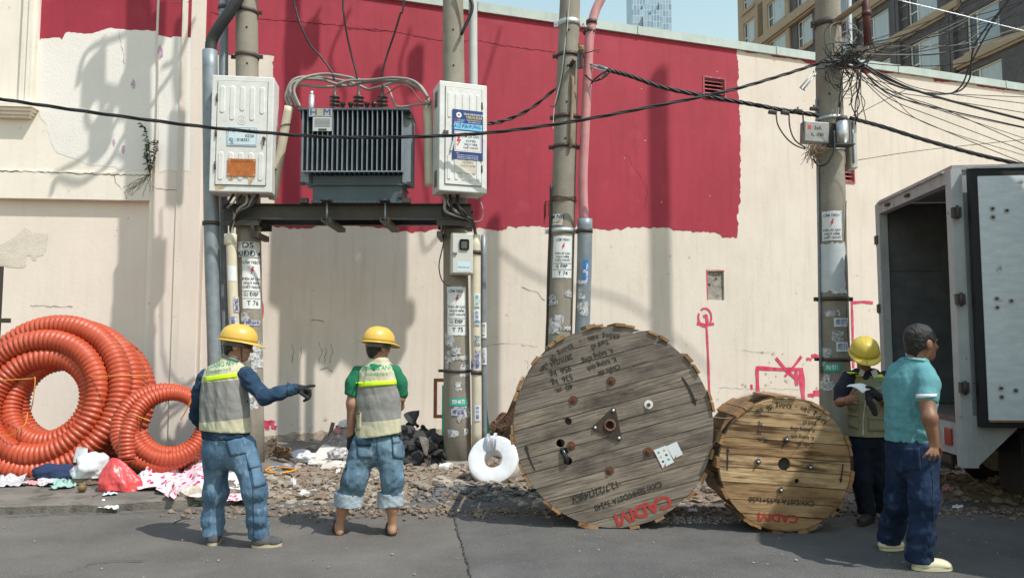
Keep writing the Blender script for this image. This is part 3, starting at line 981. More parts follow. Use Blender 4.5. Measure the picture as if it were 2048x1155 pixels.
class Pole:
 def __init__(self, name, label, x0, z0, x1, z1, Y, r0, r1, top=12.0, group='concrete utility poles along the wall'):
  """axis through (x0, z0) and (x1, z1) in the plane Y"""
  self.k = (x1 - x0) / (z1 - z0)
  self.xb = x0 - self.k * z0
  self.Y, self.r0, self.dr = Y, r0, (r1 - r0) / 6.0
  self.root = thing(name, label, 'pole', (self.xb, Y, 0), group=group)
  mb = MB()
  zs = np.linspace(-.15, top, 16)
  mb.tube([self.ax(z) for z in zs], [self.r(z) for z in zs], 28)
  self.shaft = mb.build('shaft', m_conc, self.root)
  holes_ = MB()
  for z in np.arange(4.2, top - .3, .48):
   q = self.P(.0, z, .002)
   f = self.front()
   holes_.cyl(q - f * .01, q + f * .003, .013, seg=8)
  holes_.build('bolt_hole', m_dark, self.root)['kind'] = 'stuff'
 def ax(self, z):
  return Vector((self.xb + self.k * z, self.Y, z))
 def r(self, z):
  return max(.07, self.r0 + self.dr * z)
 def front(self):
  a = Vector((-self.xb, -self.Y, 0)).normalized()
  return a
 def P(self, u, z, out=0.0):
  f = self.front()
  rt = Vector((-f.y, f.x, 0))
  r = self.r(z)
  return self.ax(z) + (f * math.cos(u / r) + rt * math.sin(u / r)) * (r + out)
 def band(self, z, h=.05, m=None, out=.012, name='steel_band', ear=True):
  mb = MB()
  r = self.r(z)
  prof = [(r + .001, -h / 2), (r + out, -h / 2), (r + out, h / 2), (r + .001, h / 2)]
  mb.lathe(prof, Matrix.Translation(self.ax(z)), 28)
  if ear:
   for s in (-1, 1):
    mb.box((s * (r + .03) - .035, -.012, -h / 2), (s * (r + .03) + .035, .012, h / 2), Matrix.Translation(self.ax(z)))
    mb.cyl(self.ax(z) + Vector((s * (r + .045), -.045, 0)), self.ax(z) + Vector((s * (r + .045), .045, 0)), .009, seg=6)
  return mb.build(name, m or m_steel, self.root)
 def sheet(self, z, w, h, u0=0.0, out=.004, m=None, name='placard', parent=None, ragged_=0.0, tilt=0.0, seed=1):
  mb = MB()
  rnd = random.Random(seed)
  nu, nv = 9, 7
  ju = {}
  def fn(a, b):
   du, dv = (a - .5) * w, (b - .5) * h
   if ragged_ and (a in (0, 1) or b in (0, 1)):
    du += rnd.uniform(-1, .3) * ragged_ * (1 if a > .5 else -1)
    dv += rnd.uniform(-1, .3) * ragged_ * (1 if b > .5 else -1)
   return self.P(u0 + du + tilt * dv, z + dv - tilt * du, out)
  mb.grid(fn, nu, nv, smooth=True)
  return mb.build(name, m or m_placard, parent or self.root)
 def text(self, mb, s, z, size, u0=0.0, out=.007, bold=.01, sx=1.0, vert=False):
  vs, fs = text_geo(s, size, bold, 'CENTER', sx)
  if vert:
   vs = [Vector((-v.y, v.x, 0)) for v in vs]
  mb.add([self.P(u0 + v.x, z + v.y, out) for v in vs], fs)
def warning(p, ztop, zbot, w, num, u0=0.0, torn=False):
 """climbing-ban placard: headline, red bolt, three lines, zone and number"""
 H = ztop - zbot
 pl = p.sheet((ztop + zbot) / 2, w, H, u0, .004, m_placard, 'warning_placard', seed=hash(num) % 97, ragged_=.006)
 t = MB()
 k = H if num else H * 1.55
 p.text(t, 'CẤM TRÈO !', ztop - .10 * k, .105 * k * .72, u0, sx=.82)
 for (s, dz) in (('ĐIỆN ÁP CAO', .42), ('NGUY HIỂM', .50), ('CHẾT NGƯỜI', .58)):
  p.text(t, s, ztop - dz * k, .062 * k, u0, sx=.9, bold=.015)
 if num:
  p.text(t, 'G  ĐIBP', ztop - .72 * k, .105 * k, u0 - .01, sx=.8)
  p.text(t, num, ztop - .89 * k, .125 * k, u0 + .01, sx=.95)
 stuff(t.build('lettering', m_black, pl))
 ln = MB()
 for dz in ((.655, .8) if num else ()):
  ln.grid(lambda a, b: p.P(u0 + (a - .5) * w * .92, ztop - dz * k + (b - .5) * .006, .0065), 7, 2)
 if num:
  ln.grid(lambda a, b: p.P(u0 - .05 + (a - .5) * .005, ztop - .725 * k + (b - .5) * .1 * k, .0065), 2, 3)
  ln.build('rule_line', m_black, pl)
 b = MB()
 zz_ = [(.01, 0), (.035, .0), (.0, -.055), (.03, -.05), (-.02, -.125), (-.03, -.12), (.0, -.075), (-.03, -.07)]
 zz_ = [(.012, 0), (.035, 0), (.012, -.05), (.032, -.05), (-.022, -.13), (-.004, -.07), (-.024, -.07)]
 sc = k / .75
 b.add([p.P(u0 + x * sc, ztop - .17 * k + z * sc, .007) for x, z in zz_], [tuple(range(len(zz_)))])
 b.build('lightning_mark', m_bolt, pl)
 return pl
def zat(y, Y, x=1024):
 return atY(x, y, Y).z
def tatter(p, z0, z1, n, seed, umax=.8):
 rnd = random.Random(seed)
 for k in range(n):
  z = rnd.uniform(z0, z1)
  r = p.r(z)
  w, h = rnd.uniform(.06, .2), rnd.uniform(.06, .18)
  p.sheet(z, w, h, rnd.uniform(-umax, umax) * r, .0016 + .0004 * k, m_paper, 'torn_bill', ragged_=.02, seed=seed * 31 + k)
def phone_label(p, z, w, h, u0, num, bgm, txm, vert=False, seed=1):
 s = p.sheet(z, w, h, u0, .0085, bgm, 'phone_label', seed=seed, ragged_=.003)
 t = MB()
 if vert:
  p.text(t, num, z, w * .62, u0, .0115, .02, h / (len(num) * w * .62 * .62), vert=True)
 else:
  p.text(t, num, z, h * .8, u0, .0115, .02, w / (len(num) * h * .8 * .62))
 t.build('lettering', txm, s)
# ---- pole left (T 76)
Y1 = 9.42
p1 = Pole('utility_pole', 'concrete utility pole numbered T 76 under the left white cabinet', atY(493, 0, Y1).x, atY(493, 0, Y1).z, atY(501, 870, Y1).x, atY(501, 870, Y1).z, Y1, .168, .138)
p1.band(zat(26, Y1), .045)
p1.band(zat(114, Y1), .05)
p1.band(zat(450, Y1), .06)
sg = p1.sheet(zat(498, 9.25), .28, .20, .0, .012, m_sign, 'number_sign')
t = MB()
p1.text(t, 'DS', zat(490, 9.25), .105, -.01, .0155, .004, 1.05)
p1.text(t, 'XIĐĐ 4', zat(507, 9.25), .095, .0, .0155, .004, 1.0)
stuff(t.build('lettering', m_black, sg))
warning(p1, zat(514, 9.25), zat(617, 9.25), .24, 'T 76', .035)
tatter(p1, .45, 1.95, 14, 3)
phone_label(p1, zat(645, 9.25), .2, .07, .04, '0909 354 65', m_paper, m_navyprint, seed=4)
# ---- second pole (T 75)
Y2 = 9.5
p2 = Pole('utility_pole', 'concrete utility pole numbered T 75 below the grey meter box', atY(906, 0, Y2).x, atY(906, 0, Y2).z, atY(915, 900, Y2).x, atY(915, 900, Y2).z, Y2, .178, .135)
p2.band(zat(455, Y2), .06)
warning(p2, zat(572, 9.3), zat(670, 9.3), .26, 'T 75', .01)
tatter(p2, .45, 1.7, 16, 5)
p2.band(zat(742, 9.3), .035)
phone_label(p2, zat(804, 9.3), .21, .1, .02, '0909 444 770', m_greenlab, m_whiteprint, seed=6)
phone_label(p2, zat(824, 9.3), .18, .085, .015, '0907 322 566', m_paper, m_navyprint, seed=7)
mf_ = MB()
mf_.lathe([(.30, -.1), (.27, .03), (.22, .07), (.179, .09)], Matrix.Translation(p2.ax(0.02)), 20)
mf_.build('mortar_collar', mat('grey_mortar', (.27, .25, .22), (.2, .18, .16), 8, .95, .6, 40), p2.root)
# ---- third pole (T 74), leaning
Y3 = 9.5
p3 = Pole('utility_pole', 'leaning concrete utility pole numbered T 74 beside the pink conduit', atY(1140, 0, Y3).x, atY(1140, 0, Y3).z, atY(1118, 660, Y3).x, atY(1118, 660, Y3).z, Y3, .185, .135)
p3.band(zat(49, Y3), .07, m_zinc)
p3.band(zat(113, Y3), .05)
p3.band(zat(236, Y3), .055)
p3.band(zat(295, Y3), .05)
p3.band(zat(463, Y3), .06, m_zinc)
warning(p3, zat(470, 9.3), zat(555, 9.3), .27, 'T 74', .015)
tatter(p3, 1.2, 2.25, 16, 8)
nr_ = p3.sheet(zat(437, 9.3), .14, .14, -.07, .006, m_placard, 'small_sign', tilt=.06)
t = MB()
p3.text(t, 'M NR', zat(432, 9.3), .075, -.07, .009, .01)
t.build('lettering', m_black, nr_)
t = MB()
p3.text(t, 'XP MẪU', zat(443, 9.3), .045, -.07, .009, .01)
t.build('lettering', mat('ochre_lettering', (.5, .25, .05)), nr_)
# rusty strap and tie wires
st = MB()
st.tube([p3.P(.06, z, .03) for z in np.linspace(zat(295, 9.3), zat(150, 9.3), 8)], .022, 6)
st.build('rusty_strap', mat('rusty_strap', (.22, .14, .08), (.3, .22, .15), 9, .7), p3.root)
tw_ = MB()
rnd = random.Random(2)
for k in range(5):
 z = zat(398, 9.3) + k * .012
 pts = [p3.P(a * p3.r(z), z + .012 * math.sin(a * 3 + k), .01) for a in np.linspace(-2.2, 2.2, 16)]
 e = pts[0] + Vector((-.06 - .06 * rnd.random(), -.03, -.02))
 pts = [e + Vector((0, 0, -.16 - .1 * rnd.random())), e] + pts
 if k % 2:
  e2 = pts[-1] + Vector((.08, -.05, .0))
  pts += [e2, e2 + Vector((.06, 0, -.2))]
 tw_.tube(pts, .004, 4)
stuff(tw_.build('tie_wire', m_wire, p3.root))
# ---- right pole
Y4 = 9.2
p4 = Pole('utility_pole', 'concrete utility pole under the wire tangle beside the truck', atY(1655, 0, Y4).x, atY(1655, 0, Y4).z, atY(1671, 830, Y4).x, atY(1671, 830, Y4).z, Y4, .188, .152)
p4.band(zat(50, Y4), .08)
p4.band(zat(240, Y4), .04, m_zinc, ear=False)
p4.band(zat(302, Y4), .03, m_zinc, ear=False)
p4.band(zat(598, Y4), .05)
p4.band(zat(718, Y4), .04)
warning(p4, zat(420, 9.0), zat(480, 9.0), .24, '', .0)
p4.sheet(zat(533, 9.0), .34, .62, .0, .003, mat('whitewash_bill', (.60, .64, .66), (.5, .54, .56), 4, .8), 'blank_bill', ragged_=.03, seed=9)
p4.sheet(zat(582, 9.0), .2, .07, .08, .0055, m_placard, 'torn_bill', ragged_=.02, seed=10)
tatter(p4, 1.0, 1.95, 9, 12)
phone_label(p4, zat(644, 9.0), .18, .11, .09, '0987 159 777', m_placard, m_blueprint, seed=11)
phone_label(p4, zat(693, 9.0), .16, .12, .1, '0972 12 16', m_placard, m_blueprint, seed=13)
phone_label(p4, zat(735, 9.0), .18, .1, -.03, '0966 933 1', m_greenlab, m_whiteprint, seed=15)
rod = MB()
rod.tube([p4.P(-.16, z, .02) for z in np.linspace(1.2, zat(190, 9.0), 12)], .016, 8)
rod.build('earthing_rod', m_galv, p4.root)
gw = MB()
gw.tube([p4.P(.17, z, .02 + .03 * math.sin(z * 2)) for z in np.linspace(.6, zat(400, 9.0), 14)], .005, 5)
gw.build('drop_wire', m_blacksheath, p4.root)
# ---- the next pole of the row, out of the frame to the right (its shadow lies on the wall)
p5 = Pole('utility_pole', 'tall concrete utility pole past the right edge whose shadow crosses the crimson paint', 8.55, 0, 8.55, 6, 9.2, .23, .21, 17.5)
# ------------------------------------------------------------------ gear high on the poles
m_ins = mat('insulator_brown', (.07, .045, .04), rough=.3, spec=.6)
m_cross = mat('crossarm_steel', (.25, .26, .27), (.2, .2, .2), 8, .6, metal=.4)
def crossarm(mb, p, z, x0, x1, dy=-.2, h=.09):
 c = p.ax(z)
 mb.box((c.x + x0, c.y + dy - .04, z - h / 2), (c.x + x1, c.y + dy + .04, z + h / 2))
def insulator(mb, q, L=.35, r=.07, n=5):
 prof = [(.02, 0)]
 for i in range(n):
  z = L * (i + .3) / n
  prof += [(.028, z - .012), (r, z), (.028, z + .022)]
 prof += [(.02, L)]
 mb.lathe(prof, Matrix.Translation(q), 10)
def cutout(root, q, ang):
 """fuse cut-out: porcelain body with swinging tube, hung from a crossarm"""
 mb = MB()
 R = Matrix.Translation(q) @ Matrix.Rotation(ang, 4, 'Y')
 prof = []
 for i in range(6):
  prof += [(.035, -.3 + i * .1), (.07, -.27 + i * .1), (.035, -.24 + i * .1)]
 mb.lathe(prof, R, 10)
 mb.tube([R @ Vector((0, 0, .3)), R @ Vector((0, -.16, .32))], .02, 6)
 mb.tube([R @ Vector((0, 0, -.3)), R @ Vector((0, -.2, -.34))], .02, 6)
 mb.tube([R @ Vector((0, -.2, -.34)), R @ Vector((0, -.16, .32))], .025, 8)
 return mb.build('fuse_cutout', m_ins, root)
# ================================================================== transformer station between the two left poles
m_cab = mat('cabinet_white_paint', (0.70, 0.71, 0.70), (0.62, 0.63, 0.61), 4, 0.5, 0.05, 30, streak=(0.45, 0.42, 0.36), streak_amt=0.35)
m_rust = mat('rusted_plate', (0.46, 0.16, 0.045), (0.36, 0.11, 0.03), 14, 0.8, .2, 40)
m_ruststain = mat('rust_stain', (0.44, 0.27, 0.13), (0.55, 0.42, 0.28), 20, 0.8)
m_tx = mat('transformer_grey_blue', (0.085, 0.12, 0.145), (0.065, 0.094, 0.115), 4, 0.5, 0.05, 30)
m_fin = mat('fin_grey_blue', (0.25, 0.295, 0.33), (0.19, 0.23, 0.26), 6, 0.45)
m_iron = mat('painted_iron', (0.045, 0.05, 0.052), (0.075, 0.06, 0.05), 6, 0.55, 0.1, 30, metal=.2)
m_navy = mat('navy_poster', (0.012, 0.045, 0.19), rough=0.5)
m_cyan = mat('cyan_poster', (0.18, 0.55, 0.75), rough=0.5)
m_yel = mat('yellow_lettering', (0.75, 0.60, 0.05), rough=0.5)
m_stick = mat('white_sticker', (0.72, 0.75, 0.76), (0.66, 0.69, 0.7), 9, 0.5)
m_bluestick = mat('pale_blue_sticker', (0.55, 0.68, 0.74), (0.6, 0.7, 0.74), 9, 0.5)
def stadium(cx, z0, z1, r, n=7):
 pts = []
 for i in range(n):
  a = math.pi * i / (n - 1)
  pts.append((cx + r * math.cos(a), z1 - r + r * math.sin(a)))
 for i in range(n):
  a = math.pi + math.pi * i / (n - 1)
  pts.append((cx + r * math.cos(a), z0 + r + r * math.sin(a)))
 return pts
def flat_text(parent, name, s, M, x, z, size, m, out=.0, bold=.01, sx=1.0, align='CENTER'):
 """lettering on a cabinet door; local x right, y up, z out"""
 mb = MB()
 add_text(mb, s, M @ Matrix.Translation((x, z, out)), size, bold, align, sx)
 o = mb.build(name, m, parent, local=True)
 return stuff(o) if len(s) > 3 else o
def rect(parent, name, M, x0, x1, z0, z1, out, m, th=.0015):
 mb = MB()
 mb.box((x0, z0, out - th), (x1, z1, out), M)
 return mb.build(name, m, parent, local=True)
def cabinet(label, cx, cz, Yf, w, h, dp, yaw):
 """local frame: x right along the door, y up, z out to the street; origin = door centre"""
 root = thing('electrical_cabinet', label, 'cabinet', (cx, Yf, cz), (math.pi / 2, 0, yaw), group='white cabinets on the transformer poles')
 I = Matrix.Identity(4)
 b = MB()
 b.bbox((-w / 2, -h / 2, -dp), (w / 2, h / 2, 0), .012)
 b.build('body', m_cab, root, local=True)
 d = MB()
 ins = .075
 d.bbox((-w / 2 + ins, -h / 2 + ins * 1.15, .001), (w / 2 - ins, h / 2 - ins, .014), .005)
 door = d.build('door', m_cab, root, local=True)
 gp = MB()
 for (x0, x1, z0, z1) in ((-w / 2 + ins - .006, w / 2 - ins + .006, h / 2 - ins, h / 2 - ins + .006), (-w / 2 + ins - .006, -w / 2 + ins, -h / 2 + ins * 1.15, h / 2 - ins),
       (w / 2 - ins, w / 2 - ins + .006, -h / 2 + ins * 1.15, h / 2 - ins), (-w / 2 + ins - .006, w / 2 - ins + .006, -h / 2 + ins * 1.15 - .006, -h / 2 + ins * 1.15)):
  gp.box((x0, z0, -.001), (x1, z1, .003))
 gp.build('door_gap', m_dark, root, local=True)
 wd = w - 2 * ins
 for k in range(5):
  x = -wd / 2 + wd * (k + .5) / 5
  top = h / 2 - ins - .06
  for (z1, z0) in ((top, top - (h * .22 if k % 2 == 0 else h * .30) - (.03 if k in (0, 4) else 0)), (-h * .16, -h / 2 + ins * 1.15 + .05)):
   if z1 - z0 < .1:
    continue
   rb = MB()
   ol = stadium(x, z0, z1, wd * .055)
   il = stadium(x, z0 + .012, z1 - .012, wd * .055 - .009)
   nn = len(ol)
   vs = [Vector((a, c, .0138)) for a, c in ol] + [Vector((a, c, .022)) for a, c in il]
   rb.add(vs, [(i, (i + 1) % nn, nn + (i + 1) % nn, nn + i) for i in range(nn)] + [tuple(range(nn, 2 * nn))])
   rb.build('pressed_rib', m_cab, door, local=True)
 return root, door, I
tanY = rad(7)
c1a, c1b = atY(427, 152, 9.0), atY(541, 384, 9.0)
w1, h1 = c1b.x - c1a.x, c1a.z - c1b.z
cab1, door1, I4 = cabinet('white metal cabinet with rusty plate on the left pole', (c1a.x + c1b.x) / 2, (c1a.z + c1b.z) / 2, 9.0, w1, h1, .34, tanY)
for x, z in ((-w1 / 2 + .07, h1 * .3), (-w1 / 2 + .07, -h1 * .28), (-w1 / 2 + .07, 0)):
 hb = MB()
 hb.cyl((x, z - .05, .016), (x, z + .05, .016), .011, seg=8)
 hb.build('hinge', m_steel, door1, local=True)
hb = MB()
hb.cyl((w1 / 2 - .1, -.06, .014), (w1 / 2 - .1, -.06, .04), .022, seg=12)
hb.box((w1 / 2 - .108, -.15, .03), (w1 / 2 - .092, -.06, .038))
hb.build('lock', m_steel, door1, local=True)
em = MB()
for r in (.055, .03):
 em.tube([(r * math.cos(a), h1 * .115 + r * math.sin(a), .0145) for a in np.linspace(0, 6.283, 25)[:-1]], .004, 5, closed=True)
em.box((-.028, h1 * .115 - .004, .0142), (.028, h1 * .115 + .004, .018))
em.box((-.004, h1 * .115 - .028, .0142), (.004, h1 * .115 + .028, .0185))
em.build('embossed_emblem', m_cab, door1, local=True)
st1 = rect(door1, 'sticker', I4, -.17, .19, -.155, .08, .0235, m_bluestick)
rim = MB()
for (x0, x1, z0, z1) in ((-.16, .18, .066, .07), (-.16, .18, -.145, -.141), (-.16, -.156, -.141, .066), (.176, .18, -.141, .066)):
 rim.box((x0, z0, .0236), (x1, z1, .0246))
rim.build('border_line', m_blueprint, st1, local=True)
mteal = mat('dark_teal_lettering', (.03, .09, .13), rough=.6)
flat_text(st1, 'lettering', 'XA LỘ ĐÈN ĐƯỜNG 4', I4, .01, .03, .052, mteal, .0262, .012, .72)
flat_text(st1, 'lettering', '0Z30', I4, .10, -.035, .05, mteal, .0262, .012)
flat_text(st1, 'lettering', 'ID : 018351', I4, -.02, -.085, .052, mteal, .0262, .012, 1.0)
flat_text(st1, 'lettering', 'ZS', I4, -.11, -.122, .035, mteal, .0262, .012)
rp1 = rect(door1, 'rusty_plate', I4, -.155, .18, -h1 * .37, -h1 * .37 + .22, .027, m_rust, .003)
flat_text(rp1, 'lettering', 'CẤM LẠI GẦN', I4, .01, -h1 * .37 + .185, .038, mat('faded_lettering', (.32, .08, .02)), .0292, .02)
for x in (-.14, .165):
 for z in (-h1 * .37 + .02, -h1 * .37 + .2):
  rv = MB()
  rv.cyl((x, z, .026), (x, z, .031), .009, seg=8)
  rv.build('rivet', m_zinc, rp1, local=True)
rs = MB()
r5 = random.Random(3)
for (x, z) in ((-.12, -h1 * .37), (.13, -h1 * .37), (.12, -h1 * .40), (-.10, -h1 * .36)):
 a_ = r5.uniform(.02, .045)
 rs.add([(x - a_, z, .0229), (x + a_, z, .0229), (x + a_ * .5, z - r5.uniform(.03, .06), .0229), (x - a_ * .6, z - r5.uniform(.02, .05), .0229)], [(0, 1, 2, 3)])
rs.build('rust_stain', m_ruststain, door1, local=True)
rs = MB()
rs.add([(-w1 / 2 + .07, -h1 / 2 + .06, .0012), (-w1 / 2 + .22, -h1 / 2 + .075, .0012), (-w1 / 2 + .17, -h1 / 2 + .03, .0012), (-w1 / 2 + .08, -h1 / 2 + .02, .0012)], [(0, 1, 2, 3)])
rs.build('rust_stain', m_ruststain, cab1, local=True)
c2a, c2b = atY(880, 166, 9.0), atY(974, 384, 9.0)
w2, h2 = (c2b.x - c2a.x) * 1.04, c2a.z - c2b.z
cab2, door2, _ = cabinet('white metal cabinet with navy electricity poster on the second pole', (c2a.x + c2b.x) / 2 + .0, (c2a.z + c2b.z) / 2, 9.0, w2, h2, .36, rad(19))
for x, z in ((w2 / 2 - .07, h2 * .3), (w2 / 2 - .07, -h2 * .28), (w2 / 2 - .07, 0)):
 hb = MB()
 hb.cyl((x, z - .045, .016), (x, z + .045, .016), .01, seg=8)
 hb.build('hinge', m_steel, door2, local=True)
hb = MB()
hb.box((-w2 / 2 + .045, .02, .014), (-w2 / 2 + .075, .06, .03))
hb.box((-w2 / 2 + .085, .02, .014), (-w2 / 2 + .11, .06, .03))
hb.build('lock', m_steel, door2, local=True)
hd = MB()
hd.box((0, 0, 0), (.022, .17, .03), Matrix.Translation((-w2 / 2 + .13, -.19, .02)) @ Matrix.Rotation(rad(-14), 4, 'Z'))
hd.build('handle', m_zinc, door2, local=True)
for (zc) in (h2 * .36, -h2 * .37):
 for i in range(7):
  lv = MB()
  lv.box((-w2 / 2 - .004, zc - .1 + i * .03, -.24), (-w2 / 2 + .002, zc - .085 + i * .03, -.10))
  lv.build('louvre', m_dark, cab2, local=True)
# poster
pz0, pz1 = -h2 * .21, h2 * .245
px0, px1 = -w2 * .24, w2 * .40
po = rect(door2, 'poster', I4, px0, px1, pz0, pz1, .0245, m_navy)
H_ = pz1 - pz0
W_ = px1 - px0
def pxl(u):
 return px0 + W_ * u
def pzl(v):
 return pz1 - H_ * v
em = MB()
em.add([(pxl(.21) + .034 * math.cos(a), pzl(.11) + .034 * math.sin(a), .0256) for a in np.linspace(0, 6.283, 25)[:-1]], [tuple(range(24))])
em.build('emblem', m_whiteprint, po, local=True)
em = MB()
st_ = []
for k in range(8):
 a = math.pi / 4 * k
 rr = .026 if k % 2 == 0 else .008
 st_.append((pxl(.21) + rr * math.cos(a), pzl(.11) + rr * math.sin(a), .0266))
em.add(st_, [tuple(range(8))])
em.build('emblem_star', mat('dark_red_mark', (.25, .03, .04)), po, local=True)
flat_text(po, 'lettering', 'EVN', I4, pxl(.14), pzl(.215), .034, m_bolt, .0262, .012)
flat_text(po, 'lettering', 'HCMC', I4, pxl(.29), pzl(.215), .034, m_cyan, .0262, .012, .9)
flat_text(po, 'lettering', 'PC BÌNH TÂN', I4, pxl(.21), pzl(.255), .018, m_whiteprint, .0262, .012)
flat_text(po, 'lettering', 'TỔNG ĐÀI CHĂM SÓC KHÁCH HÀNG', I4, pxl(.70), pzl(.085), .034, m_whiteprint, .0262, .012, .45)
flat_text(po, 'lettering', '1900.54.54.54', I4, pxl(.70), pzl(.145), .050, m_yel, .0262, .012, .72)
flat_text(po, 'lettering', 'Website: https://cskh.evnhcmc.vn', I4, pxl(.70), pzl(.2), .018, m_whiteprint, .0262, .012, .75)
flat_text(po, 'lettering', 'Email: cskh@hcmpc.com.vn', I4, pxl(.72), pzl(.24), .018, m_whiteprint, .0262, .012, .8)
cb = rect(po, 'cyan_band', I4, pxl(.05), pxl(.97), pzl(.40), pzl(.275), .0258, m_cyan, .001)
t = MB()
add_text(t, 'XA LỘ ĐÈN ĐƯỜNG 4', Matrix.Translation((pxl(.5), pzl(.335), .0272)), .06, .02, 'CENTER', .66)
stuff(t.build('lettering', m_navyprint, po, local=True))
wb = rect(po, 'warning_panel', I4, pxl(.07), pxl(.95), pzl(.84), pzl(.43), .0258, m_stick, .001)
rim = MB()
for (x0, x1, z0, z1) in ((pxl(.1), pxl(.92), pzl(.455), pzl(.45)), (pxl(.1), pxl(.92), pzl(.82), pzl(.815)), (pxl(.1), pxl(.112), pzl(.815), pzl(.455)), (pxl(.908), pxl(.92), pzl(.815), pzl(.455))):
 rim.box((x0, z0, .0262), (x1, z1, .0270))
rim.build('border_line', m_bolt, po, local=True)
flat_text(po, 'lettering', 'CẤM LẠI GẦN !', I4, pxl(.60), pzl(.53), .050, m_black, .0274, .012, .72)
for s, v in (('CÓ ĐIỆN', .62), ('NGUY HIỂM', .69), ('CHẾT NGƯỜI', .76)):
 flat_text(po, 'lettering', s, I4, pxl(.60), pzl(v), .034, m_black, .0274, .012, .9)
zg = MB()
zg.add([(pxl(.21) + x, pzl(.52) + z, .0274) for x, z in ((-.01, 0), (.025, 0), (.008, -.05), (.03, -.05), (-.012, -.13), (-.03, -.105), (-.012, -.11), (-.002, -.075), (-.028, -.075))], [tuple(range(9))])
zg.build('lightning_mark', m_bolt, po, local=True)
for v in (.875, .91, .945, .975):
 flat_text(po, 'lettering', 'LƯU Ý:' if v < .88 else 'Không lại gần khu vực trạm điện khi chưa được phép', I4, pxl(.17 if v < .88 else .5), pzl(v), .016, m_whiteprint, .0262, .01, .9 if v < .88 else .76)
op = rect(door2, 'old_placard', I4, px0 + .03, px1 - .09, pz0 - .165, pz0 - .006, .0236, mat('aged_placard', (.62, .60, .54), (.5, .38, .25), 6, .7, contrast=(.45, .7)), .001)
flat_text(op, 'lettering', 'CÓ ĐIỆN', I4, px0 + .2, pz0 - .03, .035, m_greysheath, .0252, .01)
flat_text(op, 'lettering', 'NGUY HIỂM', I4, px0 + .2, pz0 - .075, .035, m_greysheath, .0252, .01)
# ------------------------------------------------------------------ transformer
TYf = 8.95                                               # front of the fin bank
a, b = atY(606, 217, TYf), atY(803, 343, TYf)
tx = thing('transformer', 'grey-blue finned distribution transformer on the beam between two cabinets', 'transformer', ((a.x + b.x) / 2, 9.4, zat(402, 9.1)))
fx0, fx1, fzt, fzb = a.x, b.x, a.z, b.z
tk = MB()
zbt = zat(400, 9.1)
tk.box((fx0 + .09, 9.13, zbt), (fx1 - .02, 9.62, fzb - .012))
tk.box((fx0 + .095, 9.29, fzb - .011), (fx1 - .025, 9.60, fzt - .019))
tk.build('tank', m_tx, tx)
rm = MB()
rm.box((fx0 + .07, 9.10, zbt + .19), (fx1 + .0, 9.64, zbt + .205))
rm.box((fx0 + .08, 9.11, zbt - .03), (fx1 + .01, 9.63, zbt - .002))
rm.build('tank_flange', m_tx, tx)
nf = 21
for i in range(nf):
 x = fx0 + (fx1 - fx0) * i / (nf - 1)
 f_ = MB()
 f_.box((x - .005, TYf, fzb + .01), (x + .005, 9.288, fzt - .02))
 f_.build('cooling_fin', m_fin, tx)
br_ = MB()
br_.box((fx0 - .005, TYf - .006, fzb - .004), (fx1 + .005, TYf + .012, fzb + .009))
br_.build('fin_tie_bar', m_fin, tx)
br_ = MB()
br_.box((fx0 - .06, TYf - .012, fzt - .018), (fx1 + .095, 9.56, fzt + .004))
br_.build('cover_plate', m_tx, tx)
for s, xx in ((-1, fx0 - .055), (1, fx1 - .01)):
 for k in range(5):
  y = 9.10 + k * .09
  f_ = MB()
  f_.box((xx, y, fzb - .1), (xx + .10, y + .012, fzt - .022))
  f_.build('cooling_fin', m_fin, tx)
 for (z0, z1) in ((fzt - .09, fzt - .02), (fzb - .14, fzb - .102)):
  f_ = MB()
  f_.box((xx + (.06 if s > 0 else -.005), 9.06, z0), (xx + (.12 if s > 0 else .055), 9.099, z1))
  f_.build('corner_bracket', m_iron, tx)
npl = MB()
q0, q1 = atY(618, 217, TYf - .02), atY(664, 233, TYf - .02)
npl.box((q0.x, TYf - .02, q1.z), (q1.x, TYf - .014, q0.z))
np_ = npl.build('maker_plate', mat('steel_plate', (.42, .43, .46), (.36, .37, .40), 8, .4, metal=.3), tx)
for ch, xx, mm in (('H', 627, m_navy), ('E', 640.5, mat('gold_letter', (.62, .42, .08))), ('M', 654, m_navy)):
 t = MB()
 q = atY(xx, 225, TYf - .022)
 add_text(t, ch, frame((q.x, TYf - .0225, q.z), (1, 0, 0), (0, 0, 1)), .115, .0, 'CENTER', 1.15)
 t.build('lettering', mm, np_)
npl = MB()
q0, q1 = atY(626, 234, TYf - .02), atY(663, 262, TYf - .02)
npl.box((q0.x, TYf - .018, q1.z), (q1.x, TYf - .012, q0.z))
rp_ = npl.build('rating_plate', m_sign, tx)
npl = MB()
for k in range(7):
 npl.box((q0.x + .02, TYf - .0195, q1.z + .055 + k * .0155), (q1.x - .02, TYf - .0185, q1.z + .0605 + k * .0155))
stuff(npl.build('engraved_line', m_iron, rp_))
npl = MB()
npl.box((q0.x + .07, TYf - .021, q1.z + .006), (q1.x - .06, TYf - .0185, q1.z + .03))
npl.build('year_tag', m_iron, rp_)
